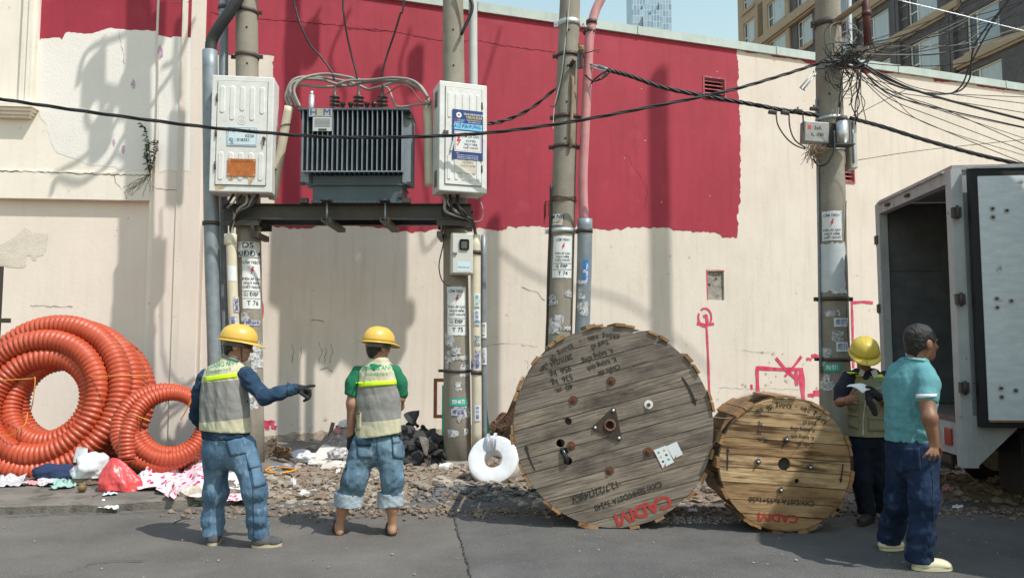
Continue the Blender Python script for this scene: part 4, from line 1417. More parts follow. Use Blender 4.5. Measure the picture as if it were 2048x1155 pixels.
# bushings
for xx in (669, 717, 765):
 q = atY(xx, 212, 9.3)
 bs = MB()
 prof = [(.03, 0), (.05, .01)]
 for k in range(5):
  z = .04 + k * .05
  prof += [(.03, z), (.072, z + .012), (.072, z + .02), (.03, z + .034)]
 prof += [(.028, .3), (.018, .31), (.016, .42), (0, .42)]
 bs.lathe(prof, Matrix.Translation((q.x, 9.3, fzt)), 14)
 bs.build('bushing', m_ins, tx)
for xx in (690, 706, 738, 752):
 q = atY(xx, 212, 9.6)
 bs = MB()
 bs.lathe([(.03, 0), (.03, .06), (.05, .07), (.05, .1), (.025, .11), (.025, .2), (.04, .21), (.04, .24), (0, .25)], Matrix.Translation((q.x, 9.46, fzt)), 10)
 bs.build('bushing', m_ins, tx)
bs = MB()
q = atY(623, 212, 9.25)
bs.cyl((q.x, 9.25, fzt), (q.x, 9.25, fzt + .27), .035, seg=14)
bs.cyl((q.x, 9.25, fzt + .27), (q.x, 9.25, fzt + .32), .022, seg=8)
bs.build('breather_tube', m_zinc, tx)
wr = MB()
r5 = random.Random(8)
for k in range(26):
 q = Vector((r5.uniform(fx0 + .25, fx1 - .25), 9.2 + r5.uniform(-.1, .1), fzt + .01))
 wr.tube([q, q + Vector((r5.uniform(-.1, .1), r5.uniform(-.05, .05), r5.uniform(0, .05))), q + Vector((r5.uniform(-.2, .2), 0, r5.uniform(0, .04)))], .003, 4)
stuff(wr.build('nest_twig', mat('dry_twig', (.2, .11, .07)), tx))
dv = MB()
q = atY(800, 391, 9.1)
dv.cyl((q.x, 9.132, q.z), (q.x, 9.09, q.z), .028, seg=10)
dv.build('drain_valve', m_steel, tx)
for xx in (607, 813):
 hk = MB()
 q = atY(xx, 398, 9.1)
 hk.box((q.x - .05, 9.1, zbt - .03), (q.x + .05, 9.16, zbt + .03))
 hk.build('lifting_lug', m_iron, tx)
# ------------------------------------------------------------------ platform
pf = thing('transformer_platform', 'dark steel beam platform bolted between the two left poles', 'platform', ((p1.xb + p2.xb) / 2, 9.35, zat(440, 9.2)))
zt_, zb_ = zat(409, 9.25), zat(440, 9.25)
for yy, nm in ((9.22, 'front'), (9.70, 'rear')):
 bm_ = MB()
 xa, xb = p1.ax(3).x - .22, p2.ax(3).x + .22
 for lo, hi in (((xa, yy, zb_), (xb, yy + .012, zt_)), ((xa, yy - .06, zt_ - .012), (xb, yy - .0005, zt_ + .0)), ((xa, yy - .06, zb_), (xb, yy - .0005, zb_ + .012))):
  bm_.box(lo, hi)
 bm_.build('channel_beam', m_iron, pf)
for xx in (655, 771):
 q = atY(xx, 405, 9.1)
 cm = MB()
 for lo, hi in (((q.x - .06, 8.98, zt_ + .002), (q.x + .06, 9.95, zt_ + .014)), ((q.x - .06, 8.98, zt_ + .014), (q.x - .048, 9.95, zbt - .032)), ((q.x + .048, 8.98, zt_ + .014), (q.x + .06, 9.95, zbt - .032))):
  cm.box(lo, hi)
 cm.build('cross_channel', m_iron, pf)
 cm = MB()
 for lo, hi in (((q.x - .05, 9.0, zb_ - .06), (q.x + .05, 9.9, zb_ - .05)), ((q.x - .05, 9.0, zb_ - .05), (q.x - .04, 9.9, zb_ - .003)), ((q.x + .04, 9.0, zb_ - .05), (q.x + .05, 9.9, zb_ - .003))):
  cm.box(lo, hi)
 cm.build('clamp_channel', m_iron, pf)
 cm = MB()
 cm.cyl((q.x, 9.08, zb_ - .09), (q.x, 9.08, zbt + .02), .012, seg=8)
 cm.build('tie_rod', m_galv, pf)
for p_, s in ((p1, 1), (p2, -1)):
 cx = p_.ax(3).x
 for y0, y1 in ((9.17, 9.21), (9.66, 9.695)):
  cm = MB()
  cm.box((cx - .21, y0, zb_ - .08), (cx + .21, y1, zb_ - .005))
  cm.build('pole_clamp', m_iron, pf)
 cm = MB()
 x0 = cx + s * .14
 cm.box((min(x0, x0 + s * .06), 9.1, zb_ - .23), (max(x0, x0 + s * .06), 9.62, zb_ - .16))
 cm.box((min(x0, x0 + s * .012), 9.1, zb_ - .155), (max(x0, x0 + s * .012), 9.3, zb_ - .085))
 cm.build('support_bracket', m_iron, pf)
# ------------------------------------------------------------------ curves through picture points at a depth
def spline(pts, n=10):
 """Catmull-Rom through points"""
 P = [Vector(p) for p in pts]
 P = [P[0] * 2 - P[1]] + P + [P[-1] * 2 - P[-2]]
 out = []
 for i in range(1, len(P) - 2):
  a, b, c, d = P[i - 1], P[i], P[i + 1], P[i + 2]
  for j in range(n):
   t = j / n
   out.append(.5 * ((2 * b) + (c - a) * t + (2 * a - 5 * b + 4 * c - d) * t * t + (3 * b - a - 3 * c + d) * t ** 3))
 out.append(P[-2])
 return out
def cable(name, label, pts, r, m, cat='cable', group=None, n=10, seg=7):
 """pts: (x, y, depth)"""
 P = spline([atY(*q) for q in pts], n)
 mb = MB()
 mb.tube(P, r, seg)
 o = mb.build(name, m, loc=tuple(P[0]))
 return tag(o, label, cat, group)
# low-voltage cables from the transformer to the two cabinets
lv = [
 ([(600, 214, 9.15), (588, 180, 9.15), (606, 157, 9.2), (648, 148, 9.3), (690, 153, 9.3), (728, 162, 9.35)], 'left'),
 ([(594, 214, 9.18), (580, 176, 9.2), (600, 160, 9.25), (640, 159, 9.35), (672, 168, 9.4), (690, 172, 9.5)], 'left'),
 ([(584, 212, 9.2), (577, 185, 9.25), (598, 170, 9.3), (640, 174, 9.4), (690, 172, 9.5), (706, 168, 9.6)], 'left'),
 ([(578, 213, 9.24), (572, 190, 9.28), (590, 158, 9.3), (640, 155, 9.45), (700, 165, 9.5), (738, 180, 9.6)], 'left'),
 ([(676, 168, 9.3), (700, 161, 9.3), (740, 160, 9.3), (790, 156, 9.2), (830, 164, 9.15), (856, 195, 9.1)], 'right'),
 ([(702, 172, 9.5), (722, 166, 9.4), (770, 162, 9.3), (810, 164, 9.2), (845, 182, 9.15), (860, 210, 9.15)], 'right'),
 ([(738, 180, 9.6), (765, 172, 9.5), (800, 164, 9.35), (838, 170, 9.2), (862, 205, 9.2)], 'right'),
 ([(750, 176, 9.6), (775, 176, 9.4), (788, 205, 9.3), (800, 214, 9.25), (830, 210, 9.2), (856, 208, 9.15)], 'right'),
]
for k, (pp, side) in enumerate(lv):
 cable('power_cable', ('highest', 'second highest', 'third highest', 'rear')[k % 4] + ' thick grey cable looping from the transformer to the %s cabinet' % ('left' if side == 'left' else 'second') if k != 7 else 'thinner grey cable dipping behind the right bushing to the second cabinet', pp, .0185 if k != 7 else .014, m_greysheath,
  group='grey cables from the transformer to the %s cabinet' % side)
for k, pp in enumerate(([(746, 205, 9.3), (770, 190, 9.2), (800, 172, 9.1), (820, 175, 9.1), (840, 200, 9.1), (858, 208, 9.1)], [(820, 172, 9.2), (832, 190, 9.15), (846, 203, 9.12), (860, 204, 9.1)])):
 cable('thin_cable', 'thin brown wire drooping to the second cabinet', pp, .007, mat('brown_sheath', (.16, .09, .07), rough=.5), group='thin brown wires at the second cabinet')
for k, (pp, lab) in enumerate((([(668, 160, 9.3), (664, 145, 9.3), (645, 118, 9.3), (622, 92, 9.25), (603, 55, 9.2), (592, 20, 9.2), (587, -20, 9.2), (580, -300, 9.2)], 'left'),
       ([(715, 160, 9.3), (712, 145, 9.3), (703, 110, 9.3), (694, 70, 9.25), (688, 30, 9.2), (686, -20, 9.2), (690, -300, 9.2)], 'middle'),
       ([(764, 160, 9.3), (766, 140, 9.3), (776, 105, 9.3), (788, 70, 9.25), (800, 30, 9.2), (809, -10, 9.2), (830, -300, 9.2)], 'right'))):
 cable('high_voltage_lead', 'black lead rising from the %s bushing of the transformer' % lab, pp, .013, m_blacksheath, group='black leads above the transformer')
# ------------------------------------------------------------------ conduits
def pipe(name, label, pts, r, m, cat='pipe', seg=16, bands=(), bm=None, n=6, cap=True):
 P = spline([atY(*q) for q in pts], n)
 root = thing(name, label, cat, tuple(Vector((P[-1].x, P[-1].y, P[-1].z))))
 mb = MB()
 mb.tube(P, r, seg, cap=cap)
 mb.build('tube', m, root)
 for (x, y, Y) in bands:
  c = atY(x, y, Y)
  b_ = MB()
  b_.lathe([(r + .001, -.025), (r + .012, -.025), (r + .012, .025), (r + .001, .025)], Matrix.Translation(c), 16)
  b_.build('clamp_band', bm or m_steel, root)
 return root
gp_ = pipe('steel_conduit', 'thick grey steel conduit standing left of the T 76 pole', [(420, 102, 9.25), (421, 300, 9.25), (424, 500, 9.25), (430, 700, 9.25), (433, 905, 9.25)], .092, m_galv,
  bands=((422, 447, 9.25),))
P = spline([atY(*q) for q in ((421, 108, 9.25), (424, 80, 9.25), (440, 52, 9.22), (462, 20, 9.2), (482, -20, 9.2), (500, -120, 9.2))], 10)
rb = MB()
rr = [.068 + .006 * (i % 2) for i in range(len(P))]
rb.tube(P, rr, 14)
tag(rb.build('ribbed_hose', mat('black_ribbed_hose', (.035, .04, .045), rough=.5), loc=tuple(P[0])), 'black ribbed hose bending out of the thick grey conduit top', 'hose')
pipe('steel_conduit', 'slimmer grey conduit between the thick conduit and T 76 pole', [(448, -60, 9.5), (447, 150, 9.5), (446, 400, 9.5), (450, 700, 9.5), (455, 905, 9.5)], .058, m_galv, bands=((447, 16, 9.5),))
cp_ = pipe('plastic_conduit', 'cream plastic pipe with stickers in front of the T 76 pole', [(461, 468, 9.18), (463, 500, 9.18), (466, 600, 9.18), (472, 720, 9.18), (478, 895, 9.18)], .062, m_pvc)
cl = MB()
c = atY(461, 478, 9.18)
cl.lathe([(.06, -.08), (.076, -.06), (.076, .06), (.07, .06)], Matrix.Translation(c), 18)
cl.build('socket', m_pvc, cp_)
class Bend:
 """vertical tube to stick labels on"""
 def __init__(self, x, Y, r, root):
  self.x, self.Y, self.rr, self.root = x, Y, r, root
 xb = property(lambda s: s.x)
 P = Pole.P
 front = Pole.front
 sheet = Pole.sheet
 text = Pole.text
 def ax(self, z):
  return Vector((self.x(z) if callable(self.x) else self.x, self.Y, z))
 def r(self, z):
  return self.rr
 def front(self):
  q = self.ax(1.5)
  return Vector((-q.x, -q.y, 0)).normalized()
def line_x(x0, y0, x1, y1, Y):
 a, b = atY(x0, y0, Y), atY(x1, y1, Y)
 return lambda z: a.x + (b.x - a.x) * (z - a.z) / (b.z - a.z)
b1 = Bend(line_x(461, 468, 472, 720, 9.18), 9.18, .0625, cp_)
b1.sheet(zat(546, 9.1), .11, .19, .0, .0015, m_stick, 'blank_sticker')
phone_label(b1, zat(608, 9.1), .07, .19, .035, '0938 777 12', m_paper, m_navyprint, True, 3)
phone_label(b1, zat(640, 9.1), .08, .12, -.01, '0909 35', m_paper, m_blueprint, True, 5)
up_ = pipe('plastic_conduit', 'grey-white pipe rising behind the second cabinet top', [(946, -60, 9.62), (946, 80, 9.62), (947, 200, 9.62), (948, 330, 9.62)], .058, mat('grey_pvc', (.52, .53, .52), (.44, .45, .44), 4, .5))
lp = pipe('plastic_conduit', 'cream plastic pipe with phone stickers beside the T 75 pole', [(952, 470, 9.36), (951, 600, 9.36), (953, 740, 9.36), (954, 890, 9.36)], .062, m_pvc, bands=((952, 505, 9.36), (953, 744, 9.36)))
b2 = Bend(line_x(952, 470, 954, 890, 9.36), 9.36, .0625, lp)
for (y, h, num, bgm, txm) in ((600, .17, '53 1100', m_placard, m_greenlab), (634, .20, '0901 959 779', m_placard, m_blueprint), (720, .26, '0982 756 222 7', m_paper, m_navyprint), (735, .2, '4111 0060', m_paper, m_navyprint),
       (825, .2, '0933 115 118', m_placard, m_navyprint), (680, .12, 'T 1115', m_paper, m_black), (645, .05, '01', m_greenlab, m_whiteprint)):
 phone_label(b2, zat(y, 9.3), .075, h, .01 if y != 735 else -.06, num, bgm, txm, True, y)
tp = pipe('steel_conduit', 'thin galvanised pipe standing right of the cream pipe', [(967, 470, 9.62), (967, 700, 9.62), (969, 890, 9.62)], .036, m_galv)
b3 = Bend(line_x(967, 470, 969, 890, 9.62), 9.62, .0365, tp)
for (y, h) in ((660, .2), (712, .22)):
 phone_label(b3, zat(y, 9.55), .06, h, 0, '0917 117 1' if y > 700 else 'T 1115', m_placard, m_blueprint if y > 700 else m_black, True, y)
q = atY(848, 210, 9.12)
rcp = pipe('plastic_conduit', 'cream plastic pipe dropping along the left side of the second cabinet', [(855, 205, 9.25), (856, 260, 9.25), (857, 330, 9.25), (858, 372, 9.25)], .058, m_pvc)
lcp = pipe('plastic_conduit', 'cream plastic pipe slanting down behind the left cabinet', [(578, 213, 9.2), (566, 280, 9.25), (554, 345, 9.3), (546, 400, 9.35)], .055, m_pvc)
for (x, y, Y) in ((571, 252, 9.225), (553, 342, 9.3)):
 c = atY(x, y, Y)
 b_ = MB()
 b_.tube([c + Vector((.06 * math.cos(a_), .06 * math.sin(a_), .02 * math.cos(a_))) for a_ in np.linspace(0, 6.283, 17)[:-1]], .006, 5, closed=True)
 b_.build('tie_wire', m_blacksheath, lcp)
pk = mat('pink_painted_conduit', (.46, .17, .19), (.52, .26, .26), 3, .5, streak=(.6, .42, .4), streak_amt=.5)
pc_ = pipe('plastic_conduit', 'pink painted conduit climbing beside the leaning T 74 pole', [(1225, -60, 9.45), (1206, -10, 9.45), (1190, 25, 9.45), (1180, 70, 9.42), (1176, 140, 9.4), (1170, 260, 9.4), (1166, 360, 9.4), (1168, 442, 9.4)], .060, pk,
  bands=((1179, 62, 9.43), (1183, 45, 9.43)))
sp_ = MB()
c = atY(1179, 62, 9.43)
for k in range(4):
 sp_.box((-.09, -.012, -.012), (.09, .012, .012), Matrix.Translation(c + Vector((0, 0, -.02))) @ Matrix.Rotation(k * .8, 4, 'Z'))
sp_.build('clamp', m_steel, pc_)
sl = pipe('steel_conduit', 'galvanised pipe with a blue sticker right of the leaning pole', [(1170, 438, 9.4), (1169, 520, 9.4), (1165, 650, 9.4), (1158, 905, 9.4)], .095, m_galv, bands=((1169, 462, 9.4),))
b4 = Bend(line_x(1170, 438, 1158, 905, 9.4), 9.4, .0955, sl)
bs_ = b4.sheet(zat(542, 9.3), .075, .29, .03, .002, mat('blue_sticker', (.02, .17, .5)), 'blue_sticker')
t = MB()
b4.text(t, 'TRỤ DIBP T76/1', zat(545, 9.3), .035, .045, .005, .03, 1.0, True)
b4.text(t, 'DI', zat(542, 9.3), .04, .012, .005, .03, 1.0, True)
stuff(t.build('lettering', m_whiteprint, bs_))
tatter(b4, 1.9, 2.4, 6, 21, .7)
# small consumer meter box on the second pole
mbx = thing('meter_box', 'grey plastic meter box with dark window on the T 75 pole', 'meter box', tuple(atY(924, 548, 9.2)), (math.pi / 2, 0, rad(10)))
q0, q1 = atY(903, 466, 9.2), atY(947, 549, 9.2)
ww, hh = q1.x - q0.x, q0.z - q1.z
m_mtr = mat('meter_grey_plastic', (.60, .60, .56), (.54, .54, .5), 5, .5)
b_ = MB()
b_.bbox((-ww / 2, 0, -.18), (ww / 2, hh, 0), .02)
b_.build('case', m_mtr, mbx, local=True)
b_ = MB()
b_.bbox((-ww / 2 + .02, .015, .0005), (ww / 2 - .012, hh - .015, .012), .006)
dr_ = b_.build('door', m_mtr, mbx, local=True)
b_ = MB()
b_.bbox((-.035, hh - .22, .01), (.085, hh - .085, .022), .02)
b_.build('window_frame', m_black, dr_, local=True)
b_ = MB()
b_.bbox((-.018, hh - .205, .0221), (.068, hh - .1, .0251), .012)
b_.build('window_pane', m_darkglass, dr_, local=True)
b_ = MB()
b_.bbox((-ww / 2 + .02, hh - .275, .012), (-ww / 2 + .075, hh - .245, .035), .006)
b_.build('latch', m_galv, dr_, local=True)
s_ = rect(dr_, 'sticker', I4, -.06, .105, .035, .155, .0145, m_bluestick)
flat_text(s_, 'lettering', '0933 254 164', I4, .022, .085, .026, m_blueprint, .0165, .01, .95)
# wires bunched below both cabinets
r5 = random.Random(31)
for k in range(7):
 x = 470 + k * 8
 cable('loose_cable', 'loose grey and black cable hanging under the left white cabinet', [(x, 384, 9.15), (x + r5.uniform(-14, 10), 405, 9.1), (x - 10 + r5.uniform(-16, 12), 415, 9.1), (470 + r5.uniform(-10, 22), 425, 9.12), (462 + r5.uniform(-2, 4), 450, 9.18), (462, 472, 9.18)], .010 if k % 3 else .018,
  m_greysheath if k % 2 else m_blacksheath, group='cables under the left cabinet')
for k in range(6):
 x = 886 + k * 7
 cable('loose_cable', 'loose cable looping under the second white cabinet', [(x, 384, 9.2), (x - 4 + r5.uniform(-8, 8), 405, 9.1), (x + 8, 424, 9.1), (930 + r5.uniform(-12, 12), 438, 9.15), (946, 446, 9.25), (952, 472, 9.36)], .012 if k % 2 else .02,
  m_blacksheath if k % 3 else m_greysheath, group='cables under the second cabinet')
cable('loose_cable', 'thin black cable looping left of the grey meter box', [(900, 400, 9.25), (884, 420, 9.2), (892, 450, 9.2), (886, 490, 9.2), (878, 530, 9.2), (884, 560, 9.2), (900, 572, 9.22)], .008, m_blacksheath)
cable('loose_cable', 'thin grey cable hooking round to the right of the second pole', [(920, 430, 9.2), (945, 442, 9.2), (962, 440, 9.2), (966, 420, 9.2), (958, 395, 9.25)], .008, m_greysheath)
# ------------------------------------------------------------------ unseen gear above the picture, boxes and leads added to cast wall shadows
def up_sun(P, Y):
 """where the sun's ray through wall point P crosses the vertical plane of the poles"""
 t = P.y - Y
 return P + Vector((1.38, -1.0, 2.62)) * t
m_sg = mat('unseen_gear_grey', (.3, .32, .33), rough=.6)
sgr = thing('unseen_pole_gear', 'unseen grey boxes and leads added above the leaning pole to shade the wall', 'switchgear', tuple(up_sun(onwall(740, 640), 9.4)))
for (xa, ya, xb, yb, d, nm) in ((632, 400, 700, 690, .28, 'caster_tank'), (755, 380, 815, 700, .3, 'caster_cabinet'), (700, 500, 756, 700, .26, 'caster_side_tank'), (575, 390, 634, 600, .26, 'caster_box'), (818, 590, 832, 640, .1, 'caster_arm'),
        (700, 390, 724, 500, .1, 'caster_duct'), (734, 390, 756, 500, .1, 'caster_duct')):
 a, b = up_sun(onwall(xa, ya), 9.4), up_sun(onwall(xb, yb), 9.4)
 mb = MB()
 mb.bbox((min(a.x, b.x), 9.4 - d, min(a.z, b.z)), (max(a.x, b.x), 9.4, max(a.z, b.z)), .03)
 mb.build(nm, m_sg, sgr)
for pts in (((840, 455), (850, 500), (880, 470), (930, 420)), ((970, 460), (1000, 500), (1050, 540), (1110, 570)), ((1110, 570), (1240, 600), (1330, 660), (1420, 740)), ((640, 20), (600, 90), (570, 200), (600, 300), (570, 400)), ((820, 60), (800, 150), (840, 300), (860, 450)),
   ((560, 790), (575, 840), (560, 880)), ((900, 60), (920, 200), (960, 330), (930, 420)), ((1000, 60), (970, 160), (950, 240)), ((700, 20), (660, 120), (690, 200), (640, 260))):
 P = spline([up_sun(onwall(x, y), 9.3) for x, y in pts], 8)
 mb = MB()
 mb.tube(P, .022, 6)
 mb.build('lead', m_blacksheath, sgr)
for (x, y) in ((960, 380), (945, 440), (900, 400), (620, 120), (585, 130), (830, 170)):
 mb = MB()
 insulator(mb, up_sun(onwall(x, y), 9.3), .55, .12, 6)
 mb.build('caster_insulator', m_ins, sgr)
# the left pair: cut-outs, leads and a cabinet whose shadows fall on the facade
lgr = thing('unseen_pole_gear', 'fuse cut-outs and looped leads high above the left white cabinet', 'switchgear', tuple(up_sun(onfac(300, 500), 9.3)))
for (xa, ya, xb, yb, d, nm) in ((290, 480, 326, 600, .12, 'control_box'), (205, 160, 262, 200, .08, 'cutout_frame'), (262, 100, 300, 150, .08, 'cutout_frame'), (340, 230, 362, 420, .06, 'caster_duct')):
 a, b = up_sun(onfac(xa, ya), 9.3), up_sun(onfac(xb, yb), 9.3)
 mb = MB()
 mb.bbox((min(a.x, b.x), 9.3 - d, min(a.z, b.z)), (max(a.x, b.x), 9.3, max(a.z, b.z)), .02)
 mb.build(nm, m_sg, lgr)
for pts, rr in ((((100, 395), (112, 365), (160, 372), (215, 330), (250, 270), (300, 215), (345, 150), (380, 60)), .03), (((155, 170), (165, 120), (185, 95), (225, 80), (270, 60), (300, 20)), .03), (((105, 350), (160, 320), (210, 280), (240, 230)), .026),
    (((205, 80), (205, 160), (200, 240), (180, 255), (172, 230), (185, 200)), .03), (((215, 330), (235, 310), (255, 330), (230, 350)), .024), (((350, 60), (345, 160), (350, 220)), .035), (((320, 150), (345, 145), (352, 190)), .026)):
 P = spline([up_sun(onfac(x, y), 9.2) for x, y in pts], 8)
 mb = MB()
 mb.tube(P, rr, 6)
 mb.build('lead', m_blacksheath, lgr)
for (x, y, L) in ((185, 190, .5), (260, 215, .6), (300, 120, .6), (200, 300, .45)):
 mb = MB()
 insulator(mb, up_sun(onfac(x, y), 9.2), L, .12, 6)
 mb.build('fuse_cutout', m_ins, lgr)
# ================================================================== cable drums
def wood_mat(name, c1, c2, c3, dark, rough=.85, burn=0.0):
 """boards: grain stretched along x, tone differs board by board"""
 m = bpy.data.materials.new(name)
 m.use_nodes = True
 n, l = m.node_tree.nodes, m.node_tree.links
 b = n['Principled BSDF']
 b.inputs['Roughness'].default_value = rough
 b.inputs['Specular IOR Level'].default_value = .25
 tc = n.new('ShaderNodeTexCoord')
 oi = n.new('ShaderNodeObjectInfo')
 ml = n.new('ShaderNodeMath')
 ml.operation = 'MULTIPLY'
 ml.inputs[1].default_value = 37.0
 l.new(oi.outputs['Random'], ml.inputs[0])
 ad = n.new('ShaderNodeVectorMath')
 ad.operation = 'ADD'
 l.new(tc.outputs['Object'], ad.inputs[0])
 l.new(ml.outputs[0], ad.inputs[1])
 def nz(sc, stretch, det, lo, hi):
  mp = n.new('ShaderNodeMapping')
  mp.inputs['Scale'].default_value = stretch
  l.new(ad.outputs[0], mp.inputs['Vector'])
  t = n.new('ShaderNodeTexNoise')
  t.inputs['Scale'].default_value = sc
  t.inputs['Detail'].default_value = det
  t.inputs['Roughness'].default_value = .65
  l.new(mp.outputs[0], t.inputs['Vector'])
  r_ = n.new('ShaderNodeMapRange')
  r_.inputs[1].default_value, r_.inputs[2].default_value = lo, hi
  l.new(t.outputs['Fac'], r_.inputs[0])
  return r_.outputs[0]
 def mix(a, bb, f):
  x = n.new('ShaderNodeMix')
  x.data_type = 'RGBA'
  for k, v in (('A', a), ('B', bb)):
   if isinstance(v, tuple):
    x.inputs[k].default_value = (*v, 1)
   else:
    l.new(v, x.inputs[k])
  l.new(f, x.inputs['Factor'])
  return x.outputs['Result']
 grain = nz(9, (.35, 6, 6), 6, .35, .68)
 col = mix(c1, c2, grain)
 col = mix(col, c3, oi.outputs['Random'])
 blot = nz(2.2, (.8, 2.2, 1), 5, .44, .72)
 col = mix(col, dark, blot)
 knot = nz(7, (.8, 1.6, 1), 2, .72, .78)
 col = mix(col, dark, knot)
 if burn:
  fl_ = nz(3.2, (.5, 4, 4), 3, .52, .66)
  col = mix(col, dark, fl_)
 l.new(col, b.inputs['Base Color'])
 bp = n.new('ShaderNodeBump')
 bp.inputs['Strength'].default_value = .5
 bp.inputs['Distance'].default_value = .006
 l.new(grain, bp.inputs['Height'])
 l.new(bp.outputs[0], b.inputs['Normal'])
 return m
m_oldwood = wood_mat('weathered_board', (.33, .275, .22), (.135, .108, .086), (.20, .17, .145), (.055, .044, .038))
m_newwood = wood_mat('fresh_pine_board', (.62, .45, .26), (.42, .27, .135), (.33, .20, .10), (.10, .052, .026), burn=1)
m_batten = wood_mat('batten_wood', (.42, .25, .12), (.28, .155, .07), (.34, .2, .1), (.13, .07, .035))
m_rbolt = mat('rusty_iron', (.10, .045, .03), (.16, .075, .045), 25, .7, .3, 60, metal=.3)
m_steno = mat('stencil_black', (.018, .017, .017), (.04, .036, .034), 30, .8)
m_stenr = mat('stencil_red', (.48, .03, .03), (.36, .05, .04), 25, .8)
m_film = mat('clear_film', (.85, .85, .85), rough=.12, trans=1.0, alpha=.16)
def cut(o, cutters):
 for c in cutters:
  md = o.modifiers.new('b', 'BOOLEAN')
  md.operation = 'DIFFERENCE'
  md.solver = 'EXACT'
  md.object = c
 dg = bpy.context.evaluated_depsgraph_get()
 me = bpy.data.meshes.new_from_object(o.evaluated_get(dg))
 o.modifiers.clear()
 old = o.data
 o.data = me
 bpy.data.meshes.remove(old)
def drum(label, cx, cy, R, depth, rot, nplank, mw, battens, yaw, holes_, plank_seed, group='wooden cable drums'):
 """local frame after the root's turn: x right, y up in the face, z out to the street; face at z = 0, axis through the origin.
 rot turns the whole drum about its axle."""
 root = thing('cable_drum', label, 'cable drum', (cx, cy, R + .012), group=group)
 root.rotation_euler = (Matrix.Rotation(yaw, 4, 'Z') @ Matrix.Rotation(math.pi / 2, 4, 'X') @ Matrix.Rotation(rot, 4, 'Z')).to_euler()
 rnd = random.Random(plank_seed)
 cs = []
 for (x, y, r_) in holes_:
  c = MB()
  c.cyl((x, y, -.2), (x, y, .1), r_, seg=20)
  cs.append(c.build('cutter', m_dark))
 bpy.context.view_layer.update()
 hs = [-R]
 wds = [rnd.uniform(.85, 1.15) for _ in range(nplank)]
 tot = sum(wds)
 for w_ in wds:
  hs.append(hs[-1] + 2 * R * w_ / tot)
 for side in (0, 1):
  z0, z1 = ((-.045, .0), (-depth, -depth + .045))[side]
  for k in range(nplank):
   a, b = hs[k] + .003, hs[k + 1] - .003
   jit = rnd.uniform(-.0022, .0012) if side == 0 else 0
   n_ = 13
   pts = []
   for i in range(n_):
    v = a + (b - a) * i / (n_ - 1)
    pts.append((math.sqrt(max(0, R * R - v * v)), v))
   for i in range(n_):
    v = b + (a - b) * i / (n_ - 1)
    pts.append((-math.sqrt(max(0, R * R - v * v)), v))
   vm = (a + b) / 2
   poly = [Vector((x, y - vm, z0 + jit)) for x, y in pts]
   mb = MB()
   mb.prism(poly, (0, 0, z1 - z0))
   o = mb.build('plank', mw, root, local=True)
   o.location = (0, vm, 0)
   if side == 0:
    use = []
    for c, (hx, hy, hr) in zip(cs, holes_):
     if a - hr < hy < b + hr:
      use.append((c, vm))
    if use:
     # cutters are in the drum's own frame; bring them to the plank's frame for the cut
     tmp = o.matrix_world.copy()
     par = o.parent
     o.parent = None
     cut(o, [c for c, _ in use])
     o.parent = par
     o.location = (0, vm, 0)
     o.rotation_euler = (0, 0, 0)
 for c in cs:
  bpy.data.objects.remove(c)
 core = MB()
 core.lathe([(R * .55, -depth + .045), (R * .55, -.046)], None, 40)
 core.lathe([(.001, -.0465), (R * .55, -.0465)], None, 30)
 core.build('barrel', mat('dark_cable_wound', (.03, .03, .032), (.06, .05, .045), 12, .6), root, local=True)
 cb = MB()
 npt = 26
 P = []
 for i in range(40 * 9):
  a = i / 40 * 2 * math.pi
  P.append((R * .72 * math.cos(a), R * .72 * math.sin(a), -.1 - (depth - .2) * i / 360))
 cb.tube(P, .05, 7)
 cb.build('wound_cable', m_blacksheath, root, local=True)
 for (ang, wd, th, zf, zr) in battens:
  M = Matrix.Rotation(ang, 4, 'Z') @ Matrix.Translation((R + .003, 0, 0))
  mb = MB()
  mb.box((0, -wd / 2, -depth * zr), (th, wd / 2, zf), M)
  o = mb.build('batten', m_batten, root, local=True)
 return root
def face_text(root, s, px_, py_, size, m, cen, sc, rot, ang=None, sx=.8, bold=.012, out=.0024, big=False):
 """lettering on the drum face, placed at a picture offset from the drum centre"""
 u, v = (px_ - cen[0]) * sc, -(py_ - cen[1]) * sc
 c, s_ = math.cos(-rot), math.sin(-rot)
 x, y = u * c - v * s_, u * s_ + v * c
 mb = MB()
 add_text(mb, s, Matrix.Translation((x, y, out)) @ Matrix.Rotation(ang or 0, 4, 'Z'), size, bold, 'CENTER', sx)
 return stuff(mb.build('stencil_lettering', m, root, local=True))
def face_xy(px_, py_, cen, sc, rot):
 u, v = (px_ - cen[0]) * sc, -(py_ - cen[1]) * sc
 c, s_ = math.cos(-rot), math.sin(-rot)
 return u * c - v * s_, u * s_ + v * c
def arc_text(root, s, r, a0, size, m, out=.0024, sx=.75, flip=False):
 mb = MB()
 a = a0
 step = size * .58 * sx / r
 n_ = len(s)
 for i, ch in enumerate(s):
  if ch == ' ':
   continue
  an = a0 + (i - (n_ - 1) / 2) * step
  M = Matrix.Rotation(an, 4, 'Z') @ Matrix.Translation((0, -r, out))
  add_text(mb, ch, M, size, .012, 'CENTER', sx)
 return stuff(mb.build('stencil_lettering', m, root, local=True))
